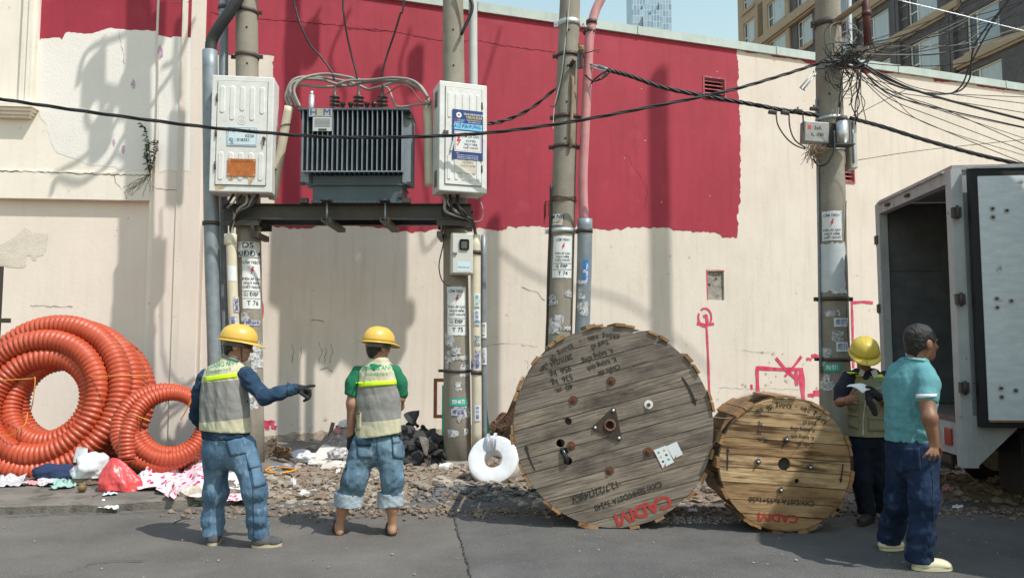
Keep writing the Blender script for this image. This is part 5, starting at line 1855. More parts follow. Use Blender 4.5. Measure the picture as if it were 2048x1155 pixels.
def curved_arrow(root, r, a0, a1, wd, m, out=.0024):
 mb = MB()
 k = 12
 vs, fs = [], []
 for i in range(k + 1):
  a = a0 + (a1 - a0) * i / k
  w_ = wd * (.5 + .5 * i / k)
  for rr in (r - w_ / 2, r + w_ / 2):
   vs.append((rr * math.cos(a), rr * math.sin(a), out))
 for i in range(k):
  fs.append((2 * i, 2 * i + 1, 2 * i + 3, 2 * i + 2))
 d = (a1 - a0) / k
 e = a1
 o = len(vs)
 vs += [((r - wd * 1.1) * math.cos(e), (r - wd * 1.1) * math.sin(e), out), ((r + wd * 1.1) * math.cos(e), (r + wd * 1.1) * math.sin(e), out),
  (r * math.cos(e + d * 3), r * math.sin(e + d * 3), out)]
 fs.append((o, o + 1, o + 2))
 mb.add(vs, fs)
 mb.build('painted_arrow', m, root, local=True)
# ---------- large drum
DY1 = 6.40
cc = atY(1226, 846, DY1)
R1 = 197 * DY1 / FPX
ROT1 = rad(180 + 15)
cenz = (582, 580)                                         # centre in the close-up the marks were measured in
scz = R1 / 512.0
hl = []
for (x, y, r) in ((565, 575, 30), (353, 557, 18), (312, 668, 22), (330, 710, 20), (350, 758, 22)):
 a_, b_ = face_xy(x, y, cenz, scz, ROT1)
 hl.append((a_, b_, r * scz))
bat1 = []
for (x, y) in ((470, 62), (510, 57), (625, 58), (675, 66), (795, 102), (850, 135), (968, 240), (1008, 290), (1074, 425), (1086, 482), (1092, 722), (1052, 845), (985, 935), (825, 1068), (690, 1108), (475, 1098), (425, 1084),
   (285, 1010), (240, 978), (132, 862), (108, 800), (62, 650), (57, 605), (70, 425), (92, 368), (168, 240), (270, 150), (310, 125)):
 a_, b_ = face_xy(x, y, cenz, scz, ROT1)
 bat1.append((math.atan2(b_, a_), .085, .020 + .006 * ((x * 7) % 3), .012 + .004 * (y % 3), .97))
d1 = drum('large weathered grey cable drum standing on the road left of the small one', cc.x, DY1, R1, .82, ROT1, 13, m_oldwood, bat1, rad(-2), hl, 5)
for (x, y) in ((575, 348), (380, 447), (765, 470), (367, 680), (760, 706), (562, 805)):
 a_, b_ = face_xy(x, y, cenz, scz, ROT1)
 mb = MB()
 wm = m_rbolt
 mb.lathe([(.001, .004), (.036, .004), (.038, .002), (.038, 0)], Matrix.Translation((a_, b_, .002)), 20, smooth=False)
 w_ = mb.build('washer', m_cab if x == 765 else wm, d1, local=True)
 mb = MB()
 mb.lathe([(.001, .018), (.014, .018), (.016, .015), (.016, .0045)], Matrix.Translation((a_, b_, .002)), 6, smooth=False)
 mb.build('bolt_head', wm, w_, local=True)
# triangular axle plate
ca, cb_ = face_xy(565, 575, cenz, scz, ROT1)
tri = [face_xy(*q, cenz, scz, ROT1) for q in ((584, 500), (490, 588), (612, 640))]
hullp = []
for (x, y) in tri:
 an = math.atan2(y - cb_, x - ca)
 for k in range(-3, 4):
  a2 = an + k * .32
  hullp.append((x + .022 * math.cos(a2), y + .022 * math.sin(a2), a2))
hullp.sort(key=lambda q: math.atan2(q[1] - cb_, q[0] - ca))
mb = MB()
nn = len(hullp)
rin = .042
inner = [(ca + rin * math.cos(math.atan2(q[1] - cb_, q[0] - ca)), cb_ + rin * math.sin(math.atan2(q[1] - cb_, q[0] - ca))) for q in hullp]
vs = [Vector((q[0], q[1], z)) for z in (.002, .012) for q in hullp] + [Vector((q[0], q[1], z)) for z in (.002, .012) for q in inner]
fs = []
for i in range(nn):
 j = (i + 1) % nn
 fs += [(i, j, nn + j, nn + i), (nn + i, nn + j, 3 * nn + j, 3 * nn + i), (2 * nn + j, 2 * nn + i, 3 * nn + i, 3 * nn + j)]
mb.add(vs, fs)
pl_ = mb.build('axle_plate', mat('black_iron_plate', (.04, .035, .033), (.07, .05, .04), 14, .6, metal=.3), d1, local=True)
mb = MB()
mb.lathe([(.034, .012), (.036, .022), (.05, .022), (.052, .0125)], Matrix.Translation((ca, cb_, 0)), 24)
mb.lathe([(.034, .012), (.034, -.10)], Matrix.Translation((ca, cb_, 0)), 24)
mb.build('axle_collar', mat('rust_brown_ring', (.20, .09, .05), (.14, .06, .04), 20, .7), pl_, local=True)
for (x, y) in tri:
 mb = MB()
 mb.lathe([(.001, .020), (.012, .020), (.013, .0125)], Matrix.Translation((x, y, 0)), 10)
 mb.build('bolt_head', m_zinc, pl_, local=True)
# black polythene tongue in the cable slot
mb = MB()
pts = [face_xy(*q, cenz, scz, ROT1) for q in ((318, 690), (332, 720), (342, 750), (350, 772))]
mb.tube([Vector((x, y, .004 + .012 * math.sin(i))) for i, (x, y) in enumerate(pts)], [.012, .02, .024, .01], 8)
mb.build('slot_plastic', mat('black_polythene', (.02, .02, .022), rough=.2, spec=.7), d1, local=True)
FT = lambda s, x, y, size, m=m_steno, **k: face_text(d1, s, x, y, size, m, cenz, scz, ROT1, ang=rad(5), **k)
FT('Chiều dài', 565, 293, .062)
FT('40  m.', 330, 388, .075, sx=.85)
FT('K. lượng tịnh', 527, 262, .062)
FT('536  kg.', 318, 345, .075, sx=.85)
FT('K. lượng tổng:', 503, 220, .062)
FT('956  kg.', 310, 300, .075, sx=.85)
FT('Turê số', 518, 160, .062)
FT('287/1/21A', 317, 243, .062)
arc_text(d1, 'Không ném  -  Không để nằm', R1 * .905, rad(9), .068, m_steno)
FT('12,7/22(24)KV', 488, 912, .085, sx=.85)
FT('CXV/ SEHH/DSTA 3x240', 655, 930, .072, sx=.8)
FT('CADIVI', 728, 1000, .15, m_stenr, sx=1.05, bold=.03)
a0 = math.atan2(*face_xy(960, 315, cenz, scz, ROT1)[::-1])
a1 = math.atan2(*face_xy(1012, 440, cenz, scz, ROT1)[::-1])
curved_arrow(d1, R1 * .85, a0, a1, .028, m_steno)
a0 = math.atan2(*face_xy(170, 812, cenz, scz, ROT1)[::-1])
a1 = math.atan2(*face_xy(128, 705, cenz, scz, ROT1)[::-1])
curved_arrow(d1, R1 * .90, a0, a1, .022, m_steno)
# two stickers
for (quad, lab) in ((((787, 700), (850, 676), (890, 760), (832, 790)), 'a'), (((852, 680), (905, 656), (936, 720), (888, 745)), 'b')):
 q = [face_xy(*p_, cenz, scz, ROT1) for p_ in quad]
 mb = MB()
 mb.prism([Vector((x, y, .0055)) for x, y in q], (0, 0, .001))
 s_ = mb.build('sticker', m_stick, d1, local=True)
 cx_, cy_ = sum(x for x, _ in q) / 4, sum(y for _, y in q) / 4
 e1 = Vector((q[1][0] - q[0][0], q[1][1] - q[0][1], 0))
 e2 = Vector((q[3][0] - q[0][0], q[3][1] - q[0][1], 0))
 o_ = Vector((q[0][0], q[0][1], .0072))
 if lab == 'a':
  for i in range(3):
   for j in range(2):
    mb = MB()
    c_ = o_ + e1 * (.25 + .45 * j) + e2 * (.2 + .25 * i)
    mb.add([c_ + e1 * (.1 * math.cos(t_)) + e2 * (.06 * math.sin(t_)) for t_ in np.linspace(0, 6.283, 9)[:-1]], [tuple(range(8))])
    mb.build('printed_picture', (m_greenlab, m_ruststain, m_steel)[(i + j) % 3], s_, local=True)
 mb = MB()
 mb.add([o_ + e1 * .06 + e2 * .97, o_ + e1 * .4 + e2 * .8, o_ + e1 * .25 + e2 * .98], [(0, 1, 2)])
 mb.build('red_flash', m_bolt, s_, local=True)
# ---------- small drum
DY2 = 6.28
cc2 = atY(1570, 934, DY2)
R2 = 129 * DY2 / FPX
ROT2 = rad(180 - 4)
cz2 = (672, 615)
sc2 = R2 / 488.0
hl2 = []
for (x, y, r) in ((668, 612, 48), (758, 735, 18)):
 a_, b_ = face_xy(x, y, cz2, sc2, ROT2)
 hl2.append((a_, b_, r * sc2))
bat2 = []
for ang in (12, 20, 52, 61, 84, 93, 121, 131, 158, 178, 205, 236, 243, 262, 284, 292, 316, 322, 343, 350):
 bat2.append((rad(ang) - ROT2, .088, .02 + .004 * (ang % 3), .014 + .003 * (ang % 2), .97 if ang not in (52, 61) else .9))
d2 = drum('small fresh pine cable drum wrapped in film beside the seated-in-shade worker', cc2.x, DY2, R2, .58, ROT2, 9, m_newwood, bat2, rad(0), hl2, 9)
d2['label'] = 'small yellow pine cable drum with film-wrapped rim right of the large one'
for (x, y) in ((687, 428), (470, 592), (858, 633), (635, 800)):
 a_, b_ = face_xy(x, y, cz2, sc2, ROT2)
 mb = MB()
 mb.box((-.02, -.02, 0), (.02, .02, .006), Matrix.Translation((a_, b_, .003)) @ Matrix.Rotation(rad(30), 4, 'Z'))
 w_ = mb.build('washer', m_iron, d2, local=True)
 mb = MB()
 mb.lathe([(.001, .026), (.009, .026), (.010, .007)], Matrix.Translation((a_, b_, .003)), 8)
 mb.build('bolt_head', m_zinc, w_, local=True)
FT2 = lambda s, x, y, size, m=m_steno, **k: face_text(d2, s, x, y, size, m, cz2, sc2, ROT2, **k)
FT2('Chiều dài', 827, 466, .045)
FT2('95 m.', 508, 432, .05)
FT2('K. lượng tịnh', 808, 412, .045)
FT2('kg', 483, 378, .05)
FT2('K. lượng tổng:', 808, 358, .045)
FT2('kg.', 490, 318, .05)
FT2('Turê số', 866, 307, .045)
arc_text(d2, 'Không ném - Không để nằm', R2 * .895, rad(-4), .062, m_steno)
FT2('CXV/DSTA 3x95+1x50', 640, 882, .062, sx=.92)
FT2('CADIVI', 608, 1000, .092, m_stenr, sx=1.15, bold=.03)
for (x0, y0, x1, y1, wd) in ((240, 655, 246, 520, .012), (1105, 610, 1085, 720, .012)):
 q0, q1 = Vector((*face_xy(x0, y0, cz2, sc2, ROT2), .0024)), Vector((*face_xy(x1, y1, cz2, sc2, ROT2), .0024))
 t_ = (q1 - q0).normalized()
 n_ = Vector((-t_.y, t_.x, 0))
 mb = MB()
 mb.add([q0 + n_ * wd / 2, q0 - n_ * wd / 2, q1 - n_ * wd / 2, q1 - n_ * wd * 1.4, q1 + t_ * .035, q1 + n_ * wd * 1.4, q1 + n_ * wd / 2], [tuple(range(7))])
 mb.build('painted_arrow', m_steno, d2, local=True)
fm = MB()
prof = []
fm.lathe([(R2 * .84, .010), (R2 * .93, .014), (R2 * 1.0, .016), (R2 + .028, .004), (R2 + .033, -.12), (R2 + .03, -.5)], None, 72)
# crumple the film a little
fm.v = [(x + .006 * mnoise.noise(Vector((x * 14, y * 14, z * 9))), y + .006 * mnoise.noise(Vector((y * 14, x * 14, 3))), z + .006 * mnoise.noise(Vector((x * 22, y * 22, 7)))) for x, y, z in fm.v]
fm.build('stretch_film', m_film, d2, local=True)
# ================================================================== orange corrugated conduit in coils
m_orange = mat('orange_corrugated_plastic', (0.47, 0.078, 0.032), (0.40, 0.062, 0.026), 4, 0.44, spec=.5, spots=(.42, .15, .085), spot_scale=5, spot_lim=(.6, .85))
m_strap = mat('yellow_strap', (.62, .28, .04), rough=.5)
def corrugated(P, r, pitch, amp=.12, seg=16):
 """resample a path and give the tube its rings"""
 d = [0]
 for i in range(1, len(P)):
  d.append(d[-1] + (P[i] - P[i - 1]).length)
 L = d[-1]
 n_ = int(L / pitch)
 out, rr = [], []
 j = 0
 prof = ((0.0, 1.0), (.28, 1.0), (.44, 1 - amp), (.58, 1 - amp * 1.05), (.74, 1 - amp * .9))
 for k in range(n_):
  for (f, s) in prof:
   t = (k + f) * pitch
   while j < len(d) - 2 and d[j + 1] < t:
    j += 1
   u = (t - d[j]) / max(1e-9, d[j + 1] - d[j])
   out.append(P[j].lerp(P[j + 1], u))
   rr.append(r * s)
 mb = MB()
 mb.tube(out, rr, seg)
 return mb
def coil(label, C, ex, ey, ez, turns, r, pitch, a_start, a_end, group):
 """turns: list of (radius, depth, dx, dy) knots visited one per turn. ex/ey span the loop, ez points to the street"""
 root = thing('conduit_coil', label, 'pipe coil', tuple(C), group=group)
 nk = len(turns)
 N = 64
 P = []
 steps = int(N * (a_end - a_start) / (2 * math.pi))
 for i in range(steps + 1):
  a = a_start + (a_end - a_start) * i / steps
  t = (a - a_start) / (2 * math.pi)
  k = min(int(t), nk - 2)
  u = min(1.0, t - k)
  u = u * u * (3 - 2 * u)
  T0, T1 = turns[k], turns[k + 1]
  R, dz, dx, dy = [T0[q] + (T1[q] - T0[q]) * u for q in range(4)]
  P.append(C + ex * (R * math.cos(a) + dx) + ey * (R * math.sin(a) + dy) + ez * dz)
 corrugated(P, r, pitch).build('pipe', m_orange, root)
 # dark bore at the cut ends
 for e in (0, -1):
  t = (P[0] - P[1]).normalized() if e == 0 else (P[-1] - P[-2]).normalized()
  mb = MB()
  mb.lathe([(.001, .0), (r * .8, .0), (r * .82, .004), (r * .98, .004), (r * .98, -.03)], Matrix.Translation(P[e] + t * .012) @ t.to_track_quat('Z', 'Y').to_matrix().to_4x4(), 16)
  mb.build('end_lip', m_orange, root)
 return root, P
def strap(root, pts, wd=.012):
 mb = MB()
 mb.tube(spline(pts, 6), wd * .5, 5)
 mb.build('strap', m_strap, root)
# big coil: leans back against the facade
tilt = rad(14)
EX = Vector((1, .06, 0)).normalized()
EZ = (Vector((0.05, -math.cos(tilt), math.sin(tilt)))).normalized()
EY = EZ.cross(EX).normalized()
EX = EY.cross(EZ).normalized()
Cb = atY(92, 795, 8.72)
rp_big = .128
Rb = .845
turns = [(.47, -.05, .02, -.06), (.55, -.10, .02, -.02), (.68, -.0, .0, .0), (.84, -.02, .0, .0), (.86, -.30, .11, .03), (.86, -.56, .18, .05), (.84, -.80, .24, .06), (.80, -1.0, .28, .06), (.60, -.95, .3, .0)]
turns = [(.48, .0, .10, -.02), (.50, -.28, .06, .02), (.47, -.02, .03, -.04), (.62, .10, .0, -.05), (.86, .06, -.01, .01), (.87, -.20, .02, .05), (.86, -.44, -.01, .02), (.86, -.68, -.02, .06), (.80, -.92, -.05, .04)]
big, Pb = coil('big coil of thick orange corrugated conduit leaning on the facade', Cb, EX, EY, EZ, turns, rp_big, .057, rad(-50) - 2 * math.pi * 0, rad(-50) + 2 * math.pi * 7.7, 'orange conduit coils')
strap(big, [atY(0, 760, 8.4), atY(60, 757, 8.35), atY(70, 757, 8.3), atY(66, 800, 8.3), atY(60, 826, 8.4)])
strap(big, [atY(175, 752, 8.62), atY(205, 752, 8.5), atY(250, 750, 8.45), atY(298, 750, 8.7)])
strap(big, [atY(0, 873, 8.4), atY(25, 868, 8.35), atY(50, 848, 8.35), atY(55, 825, 8.5)])
# small coil in front, lying askew
Cs = atY(334, 856, 8.5)
tl = rad(20)
SX = Vector((1, .38, 0)).normalized()
SZ = Vector((.40, -math.cos(tl), math.sin(tl))).normalized()
SY = SZ.cross(SX).normalized()
SX = SY.cross(SZ).normalized()
tsm = [(.33, .10, .05, .03), (.37, .14, .02, .01), (.43, .10, -.06, .0), (.45, -.08, -.03, .02), (.40, -.24, .04, .05), (.40, -.36, .1, .02)]
small, Ps = coil('small coil of thinner orange corrugated conduit beside the big one', Cs, SX, SY, SZ, tsm, .084, .04, rad(200), rad(200) + 2 * math.pi * 4.6, 'orange conduit coils')
# tail hanging down with its open end
T = spline([atY(268, 835, 7.98), atY(256, 862, 7.92), atY(253, 890, 7.9), atY(255, 922, 7.9)], 12)
corrugated(T, .084, .04).build('pipe_tail', m_orange, small)
mb = MB()
mb.lathe([(.001, 0), (.06, 0), (.062, .006), (.079, .006), (.08, -.02)], Matrix.Translation(T[-1]) @ Matrix.Rotation(math.pi, 4, 'X'), 16)
mb.build('end_lip', m_orange, small)
strap(small, [atY(268, 829, 7.95), atY(282, 834, 7.9), atY(300, 841, 7.9)])
strap(small, [atY(386, 790, 8.05), atY(375, 815, 8.05), atY(362, 838, 8.1)])
# ================================================================== box truck with its rear doors open
m_tbox = mat('truck_grey_paint', (.44, .465, .475), (.36, .38, .39), 4, .5, .05, 30, streak=(.2, .2, .19), streak_amt=.5, spots=(.16, .15, .14), spot_scale=18, spot_lim=(.68, .74))
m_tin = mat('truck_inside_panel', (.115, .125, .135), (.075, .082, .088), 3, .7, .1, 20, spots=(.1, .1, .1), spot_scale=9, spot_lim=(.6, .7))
m_door = mat('galvanised_door_lining', (.74, .80, .84), (.62, .68, .72), 6, .4, .05, 40, spec=.6, spots=(.20, .21, .22), spot_scale=5, spot_lim=(.66, .72), stretch=(1, 1, 3))
m_gasket = mat('black_rubber_gasket', (.018, .018, .02), rough=.6)
m_tfloor = mat('truck_floor_board', (.20, .15, .115), (.13, .10, .08), 8, .8, .2, 40)
m_alu = mat('aluminium_trim', (.6, .61, .62), (.5, .51, .52), 9, .35, metal=.7)
TX = Vector((1.0, -.10, 0)).normalized()                 # forward along the truck
TYv = Vector((.10, 1.0, 0)).normalized()                 # across, to the far side
TO = Vector((4.215, 7.0, 0))                             # near rear corner
trk = thing('box_truck', 'grey box truck with open rear doors at the right edge', 'truck', tuple(TO))
MT = Matrix((TX, TYv, Vector((0, 0, 1)))).transposed().to_4x4()
MT.translation = TO
TW, TLEN, TZ0, TZ1 = 1.76, 4.2, .82, 3.27
def tb(name, boxes, m, parent=trk, bev=0):
 mb = MB()
 for lo, hi in boxes:
  if bev:
   mb.bbox(lo, hi, bev, MT)
  else:
   mb.box(lo, hi, MT)
 return mb.build(name, m, parent)
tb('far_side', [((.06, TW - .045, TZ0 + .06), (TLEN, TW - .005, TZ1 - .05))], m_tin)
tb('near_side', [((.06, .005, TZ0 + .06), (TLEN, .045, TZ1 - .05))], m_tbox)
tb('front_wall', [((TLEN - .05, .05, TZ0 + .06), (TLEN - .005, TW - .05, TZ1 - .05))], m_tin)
tb('roof', [((.0, -.012, TZ1 - .045), (TLEN, TW + .012, TZ1))], m_alu)
for k in range(8):
 tb('floor_board', [((.02, .05 + k * (TW - .1) / 8 + .002, TZ0), (TLEN - .06, .05 + (k + 1) * (TW - .1) / 8 - .002, TZ0 + .05))], m_tfloor)
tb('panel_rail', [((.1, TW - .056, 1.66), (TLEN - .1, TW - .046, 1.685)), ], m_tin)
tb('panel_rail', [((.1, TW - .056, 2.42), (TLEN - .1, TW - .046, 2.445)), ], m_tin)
# rear frame
tb('near_post', [((-.03, -.05, .42), (.07, .065, TZ1 - .0455)), ((.0701, -.045, .42), (.11, .004, .9))], m_tbox)
tb('far_post', [((-.03, TW - .07, TZ0 - .25), (.06, TW + .05, TZ1 - .0455))], m_tbox)
tb('top_rail', [((-.03, .066, TZ1 - .17), (.06, TW - .071, TZ1 - .046)), ((-.06, .07, TZ1 - .06), (-.031, TW - .08, TZ1 - .04))], m_tbox)
tb('sill_rail', [((-.03, .066, TZ0 - .30), (.06, TW - .071, TZ0 - .003))], m_tbox)
for s, yy in ((0, -.052), (1, TW + .052)):
 for z in (1.16, 1.98, 2.80):
  mb = MB()
  y0 = yy if s else yy
  mb.box((-.045, y0 - .05 if not s else y0 - .06, z - .05), (.03, y0 - .0 if not s else y0 + .02, z + .05), MT)
  mb.cyl(MT @ Vector((-.01, y0 - .055 if not s else y0 + .03, z - .065)), MT @ Vector((-.01, y0 - .055 if not s else y0 + .03, z + .065)), .014, seg=8)
  mb.build('hinge', m_iron, trk)
for k, x in enumerate((.5, .8)):
 mb = MB()
 mb.box((-.064, TW * x - .04, TZ1 - .13), (-.031, TW * x + .04, TZ1 - .1), MT)
 mb.build('roof_lamp', m_steel, trk)
# open near door, folded back along the side with its lining to the street
DY_ = -.115
dw = .87
dr = tb('rear_door', [((.10, DY_ - .02, TZ0 - .02), (.10 + dw, DY_ + .045, TZ1 - .07))], m_gasket)
dr['label'] = 'open rear door showing its galvanised lining'
pn = tb('door_lining', [((.165, DY_ - .028, TZ0 + .05), (.10 + dw - .05, DY_ - .0205, TZ1 - .14))], m_door, dr)
for (zz0) in (1.11, 1.93, 2.77):
 for (dx, dz) in ((.115, .05), (.115, -.03), (.24, .03)):
  mb = MB()
  c = MT @ Vector((.165 + dx, DY_ - .0285, zz0 + dz))
  mb.cyl(c, c - TYv * .006, .026, seg=14)
  w_ = mb.build('washer', m_alu, dr)
  mb = MB()
  mb.cyl(c - TYv * .0065, c - TYv * .013, .012, seg=8)
  mb.build('rivet', m_iron, w_)
tb('drip_strip', [((.08, DY_ - .03, TZ1 - .066), (.10 + dw + .02, DY_ + .05, TZ1 - .05))], m_alu, dr)
tb('wood_edge', [((.17, DY_ - .036, TZ0 + .032), (.10 + dw - .06, DY_ - .0208, TZ0 + .048))], m_batten, dr)
# far door swung right round
tb('rear_door', [((.0, TW + .075, TZ0 - .02), (.86, TW + .125, TZ1 - .07))], m_tbox)
# gusset bracket below the near post
mb = MB()
pl = [(.11, -.04, .84), (.52, -.04, .84), (.11, -.04, .44)]
mb.prism([MT @ Vector(q) for q in pl], TYv * .035)
mb.build('gusset', m_tbox, trk)
tb('side_rail', [((.112, -.045, TZ0 + .0), (TLEN, .0, TZ0 + .055))], m_tbox)
# tail lamp on the sill, chassis, mudguard, wheels
mb = MB()
mb.bbox((-.05, .13, TZ0 - .22), (-.0305, .25, TZ0 - .06), .006, MT)
tl_ = mb.build('tail_lamp', mat('red_lens', (.35, .02, .02), rough=.25, spec=.6), trk)
mb = MB()
mb.box((-.052, .25, TZ0 - .22), (-.031, .29, TZ0 - .06), MT)
mb.build('clear_lens', m_alu, tl_)
for yy in (.45, 1.2):
 tb('chassis_rail', [((.05, yy, .52), (TLEN + 1.4, yy + .09, .72))], m_iron)
for k in range(6):
 tb('cross_bearer', [((.3 + k * .7, .06, .725), (.36 + k * .7, TW - .06, TZ0 - .003))], m_iron)
tb('rear_bumper', [((-.02, .2, .42), (.05, TW - .2, .50))], m_iron)
tb('bumper_stay', [((.0, .48, .505), (.045, .54, .72))], m_iron)
tb('bumper_stay', [((.0, 1.22, .505), (.045, 1.28, .72))], m_iron)
tb('mud_flap', [((.52, .02, .18), (.535, .42, .72))], m_gasket)
tb('mud_flap', [((.52, TW - .42, .18), (.535, TW - .02, .72))], m_gasket)
def wheel(c, parent, r=.37, w=.22):
 mb = MB()
 M = Matrix.Translation(c) @ MT.to_3x3().to_4x4() @ Matrix.Rotation(math.pi / 2, 4, 'X')
 mb.lathe([(r * .58, -w / 2), (r * .9, -w / 2), (r * .98, -w * .36), (r, -w * .2), (r, w * .2), (r * .98, w * .36), (r * .9, w / 2), (r * .58, w / 2)], M, 36)
 t_ = mb.build('tyre', m_gasket, parent)
 mb = MB()
 mb.lathe([(.001, -w * .25), (.09, -w * .25), (.1, -w * .32), (r * .5, -w * .1), (r * .58, -w * .46)], M, 28)
 mb.lathe([(.001, w * .25), (.09, w * .25), (.1, w * .32), (r * .5, w * .1), (r * .58, w * .46)], M, 28)
 mb.build('rim', m_tbox, t_)
for (x, y) in ((1.05, .2), (1.05, TW - .2), (4.6, .2), (4.6, TW - .2)):
 wheel(MT @ Vector((x, y, .37)), trk)
# cab, out of the frame
mb = MB()
prof = [(4.28, .5), (5.75, .5), (5.8, 1.0), (5.7, 1.35), (5.35, 2.15), (4.28, 2.2)]
mb.prism([MT @ Vector((x, .04, z)) for x, z in prof], TYv * (TW - .08))
mb.build('cab', m_tbox, trk)
mb = MB()
prof = [(4.6, 1.35), (5.5, 1.35), (5.2, 2.0), (4.6, 2.02)]
mb.prism([MT @ Vector((x, .034, z)) for x, z in prof], TYv * .004)
mb.build('cab_window', m_darkglass, trk)
# unseen lorry added beyond the right edge to shade the men at the truck
shade_lorry = thing('box_truck', 'unseen white box lorry added outside the right edge to shade the men', 'truck', (4.3, 4.5, 0))
VX = Vector((1.0, .0, 0))
V0, V1 = Vector((4.12, 4.42, 0)), Vector((4.82, 6.55, 0))
vy = (V1 - V0).normalized()
vx = Vector((vy.y, -vy.x, 0))
MV = Matrix((vx, vy, Vector((0, 0, 1)))).transposed().to_4x4()
MV.translation = V0
vw = (V1 - V0).length
vb = MB()
vb.bbox((0, 0, .95), (4.6, vw, 4.15), .03, MV)
vb.build('cargo_box', m_cab, shade_lorry)
vb = MB()
vb.box((.1, .5, .55), (6.2, vw - .5, .94), MV)
vb.build('chassis', m_iron, shade_lorry)
vb = MB()
prof = [(4.7, .5), (6.3, .5), (6.35, 1.3), (6.0, 2.5), (4.7, 2.55)]
vb.prism([MV @ Vector((x, .1, z)) for x, z in prof], vy * (vw - .2))
vb.build('cab', m_cab, shade_lorry)
for (x, y) in ((1.1, .2), (1.1, vw - .2), (5.3, .2), (5.3, vw - .2)):
 mb = MB()
 M = MV @ Matrix.Translation((x, y, .45)) @ Matrix.Rotation(math.pi / 2, 4, 'X')
 mb.lathe([(.2, -.13), (.4, -.13), (.45, -.08), (.45, .08), (.4, .13), (.2, .13)], M, 28)
 t_ = mb.build('tyre', m_gasket, shade_lorry)
 mb = MB()
 mb.lathe([(.001, -.06), (.2, -.1)], M, 20)
 mb.lathe([(.001, .06), (.2, .1)], M, 20)
 mb.build('rim', m_galv, t_)
# ================================================================== rubble, soil, black broken asphalt
def rock_mesh(name, seed, m, flat=1.0, sub=2, rough_=.15):
 rnd = random.Random(seed)
 bm = bmesh.new()
 bmesh.ops.create_icosphere(bm, subdivisions=sub, radius=1)
 off = Vector((rnd.uniform(0, 50), rnd.uniform(0, 50), rnd.uniform(0, 50)))
 # chop with random planes so that it breaks into facets
 planes = []
 for k in range(9):
  d = Vector((rnd.gauss(0, 1), rnd.gauss(0, 1), rnd.gauss(0, 1))).normalized()
  planes.append((d, rnd.uniform(.3, .75)))
 for v in bm.verts:
  c = v.co
  for d, h in planes:
   t = c.dot(d)
   if t > h:
    c = c - d * (t - h)
  c = c * (1 + rough_ * .4 * mnoise.noise(c * 2.2 + off))
  v.co = Vector((c.x, c.y * rnd.uniform(.97, 1.03), c.z * flat))
 me = bpy.data.meshes.new(name)
 bm.to_mesh(me)
 bm.free()
 me.materials.append(m)
 return me
m_blackrock = mat('broken_asphalt', (.035, .035, .037), (.075, .074, .075), 9, .8, .8, 30, spots=(.12, .12, .12), spot_scale=40, spot_lim=(.62, .7))
m_greyrock = mat('broken_concrete', (.27, .245, .215), (.15, .135, .118), 2.5, .95, .8, 35)
m_palestone = mat('pale_stone', (.36, .315, .26), (.22, .19, .155), 1.6, .95, .6, 40)
black_me = [rock_mesh('asphalt_chunk', 40 + k, m_blackrock, random.Random(k).uniform(.55, .9)) for k in range(6)]
grey_me = [rock_mesh('concrete_chunk', 60 + k, m_greyrock, random.Random(k).uniform(.45, .8)) for k in range(6)]
def put(name, me, loc, s, rot, label, cat, group):
 o = bpy.data.objects.new(name, me)
 COL.objects.link(o)
 o.location = loc
 o.rotation_euler = rot
 o.scale = s
 tag(o, label, cat, group)
 return o
rnd = random.Random(17)
# heap of black asphalt slabs behind the worker and the second pole
cx0, cy0 = atZ(845, 905).x, 9.85
core = MB()
def heapfn(cx, cy, rx, ry, h, seed, base=.0):
 def fn(u, v):
  x, y = cx + (u - .5) * 2 * rx, cy + (v - .5) * 2 * ry
  d = (((u - .5) * 2) ** 2 + ((v - .5) * 2) ** 2)
  z = h * max(0, 1 - d) * (1 + .35 * fbm(x, y, 2.5, seed)) + .03 * fbm(x, y, 9, seed) - (.06 if d > .8 else 0)
  return (x, y, z + base)
 return fn
core.grid(heapfn(cx0, cy0, .62, .6, .40, 3), 40, 40)
stuff(tag(core.build('asphalt_rubble', m_blackrock), 'mound of black asphalt crumbs under the broken slabs', 'rubble'))
for k in range(150):
 a, q = rnd.uniform(0, 6.283), math.sqrt(rnd.random())
 x, y = cx0 + .66 * q * math.cos(a), cy0 + .62 * q * math.sin(a) - .06
 z = .52 * max(0, 1 - q) ** .8 + .03 + rnd.uniform(0, .05)
 s = (.04 + .11 * rnd.random() ** 1.6) * (1.1 - .3 * q)
 put('asphalt_chunk', black_me[k % 6], (x, y, z), (s, s * rnd.uniform(.7, 1.2), s * rnd.uniform(.6, 1)), (rnd.uniform(-1, 1), rnd.uniform(-1, 1), rnd.uniform(0, 6)),
  'jagged black lump of broken asphalt in the heap behind the T 75 pole', 'rubble', 'black asphalt lumps in the heap')
for k in range(11):
 q = atZ(800 + 8 * k + rnd.uniform(-6, 6), 905 + rnd.uniform(-12, 14))
 s = rnd.uniform(.06, .13)
 put('concrete_chunk', grey_me[k % 6], (q.x, q.y, .06 + rnd.uniform(0, .06)), (s, s * .8, s * rnd.uniform(.7, 1.5)), (rnd.uniform(-.6, .6), rnd.uniform(-.6, .6), rnd.uniform(0, 6)),
  'pale grey concrete lump at the foot of the black heap', 'rubble', 'concrete lumps below the black heap')
sl_ = put('concrete_slab', grey_me[2], atY(850, 890, 9.15), (.07, .05, .24), (rad(-15), rad(-14), .3), 'long upright grey concrete sliver leaning on the black heap', 'rubble', None)
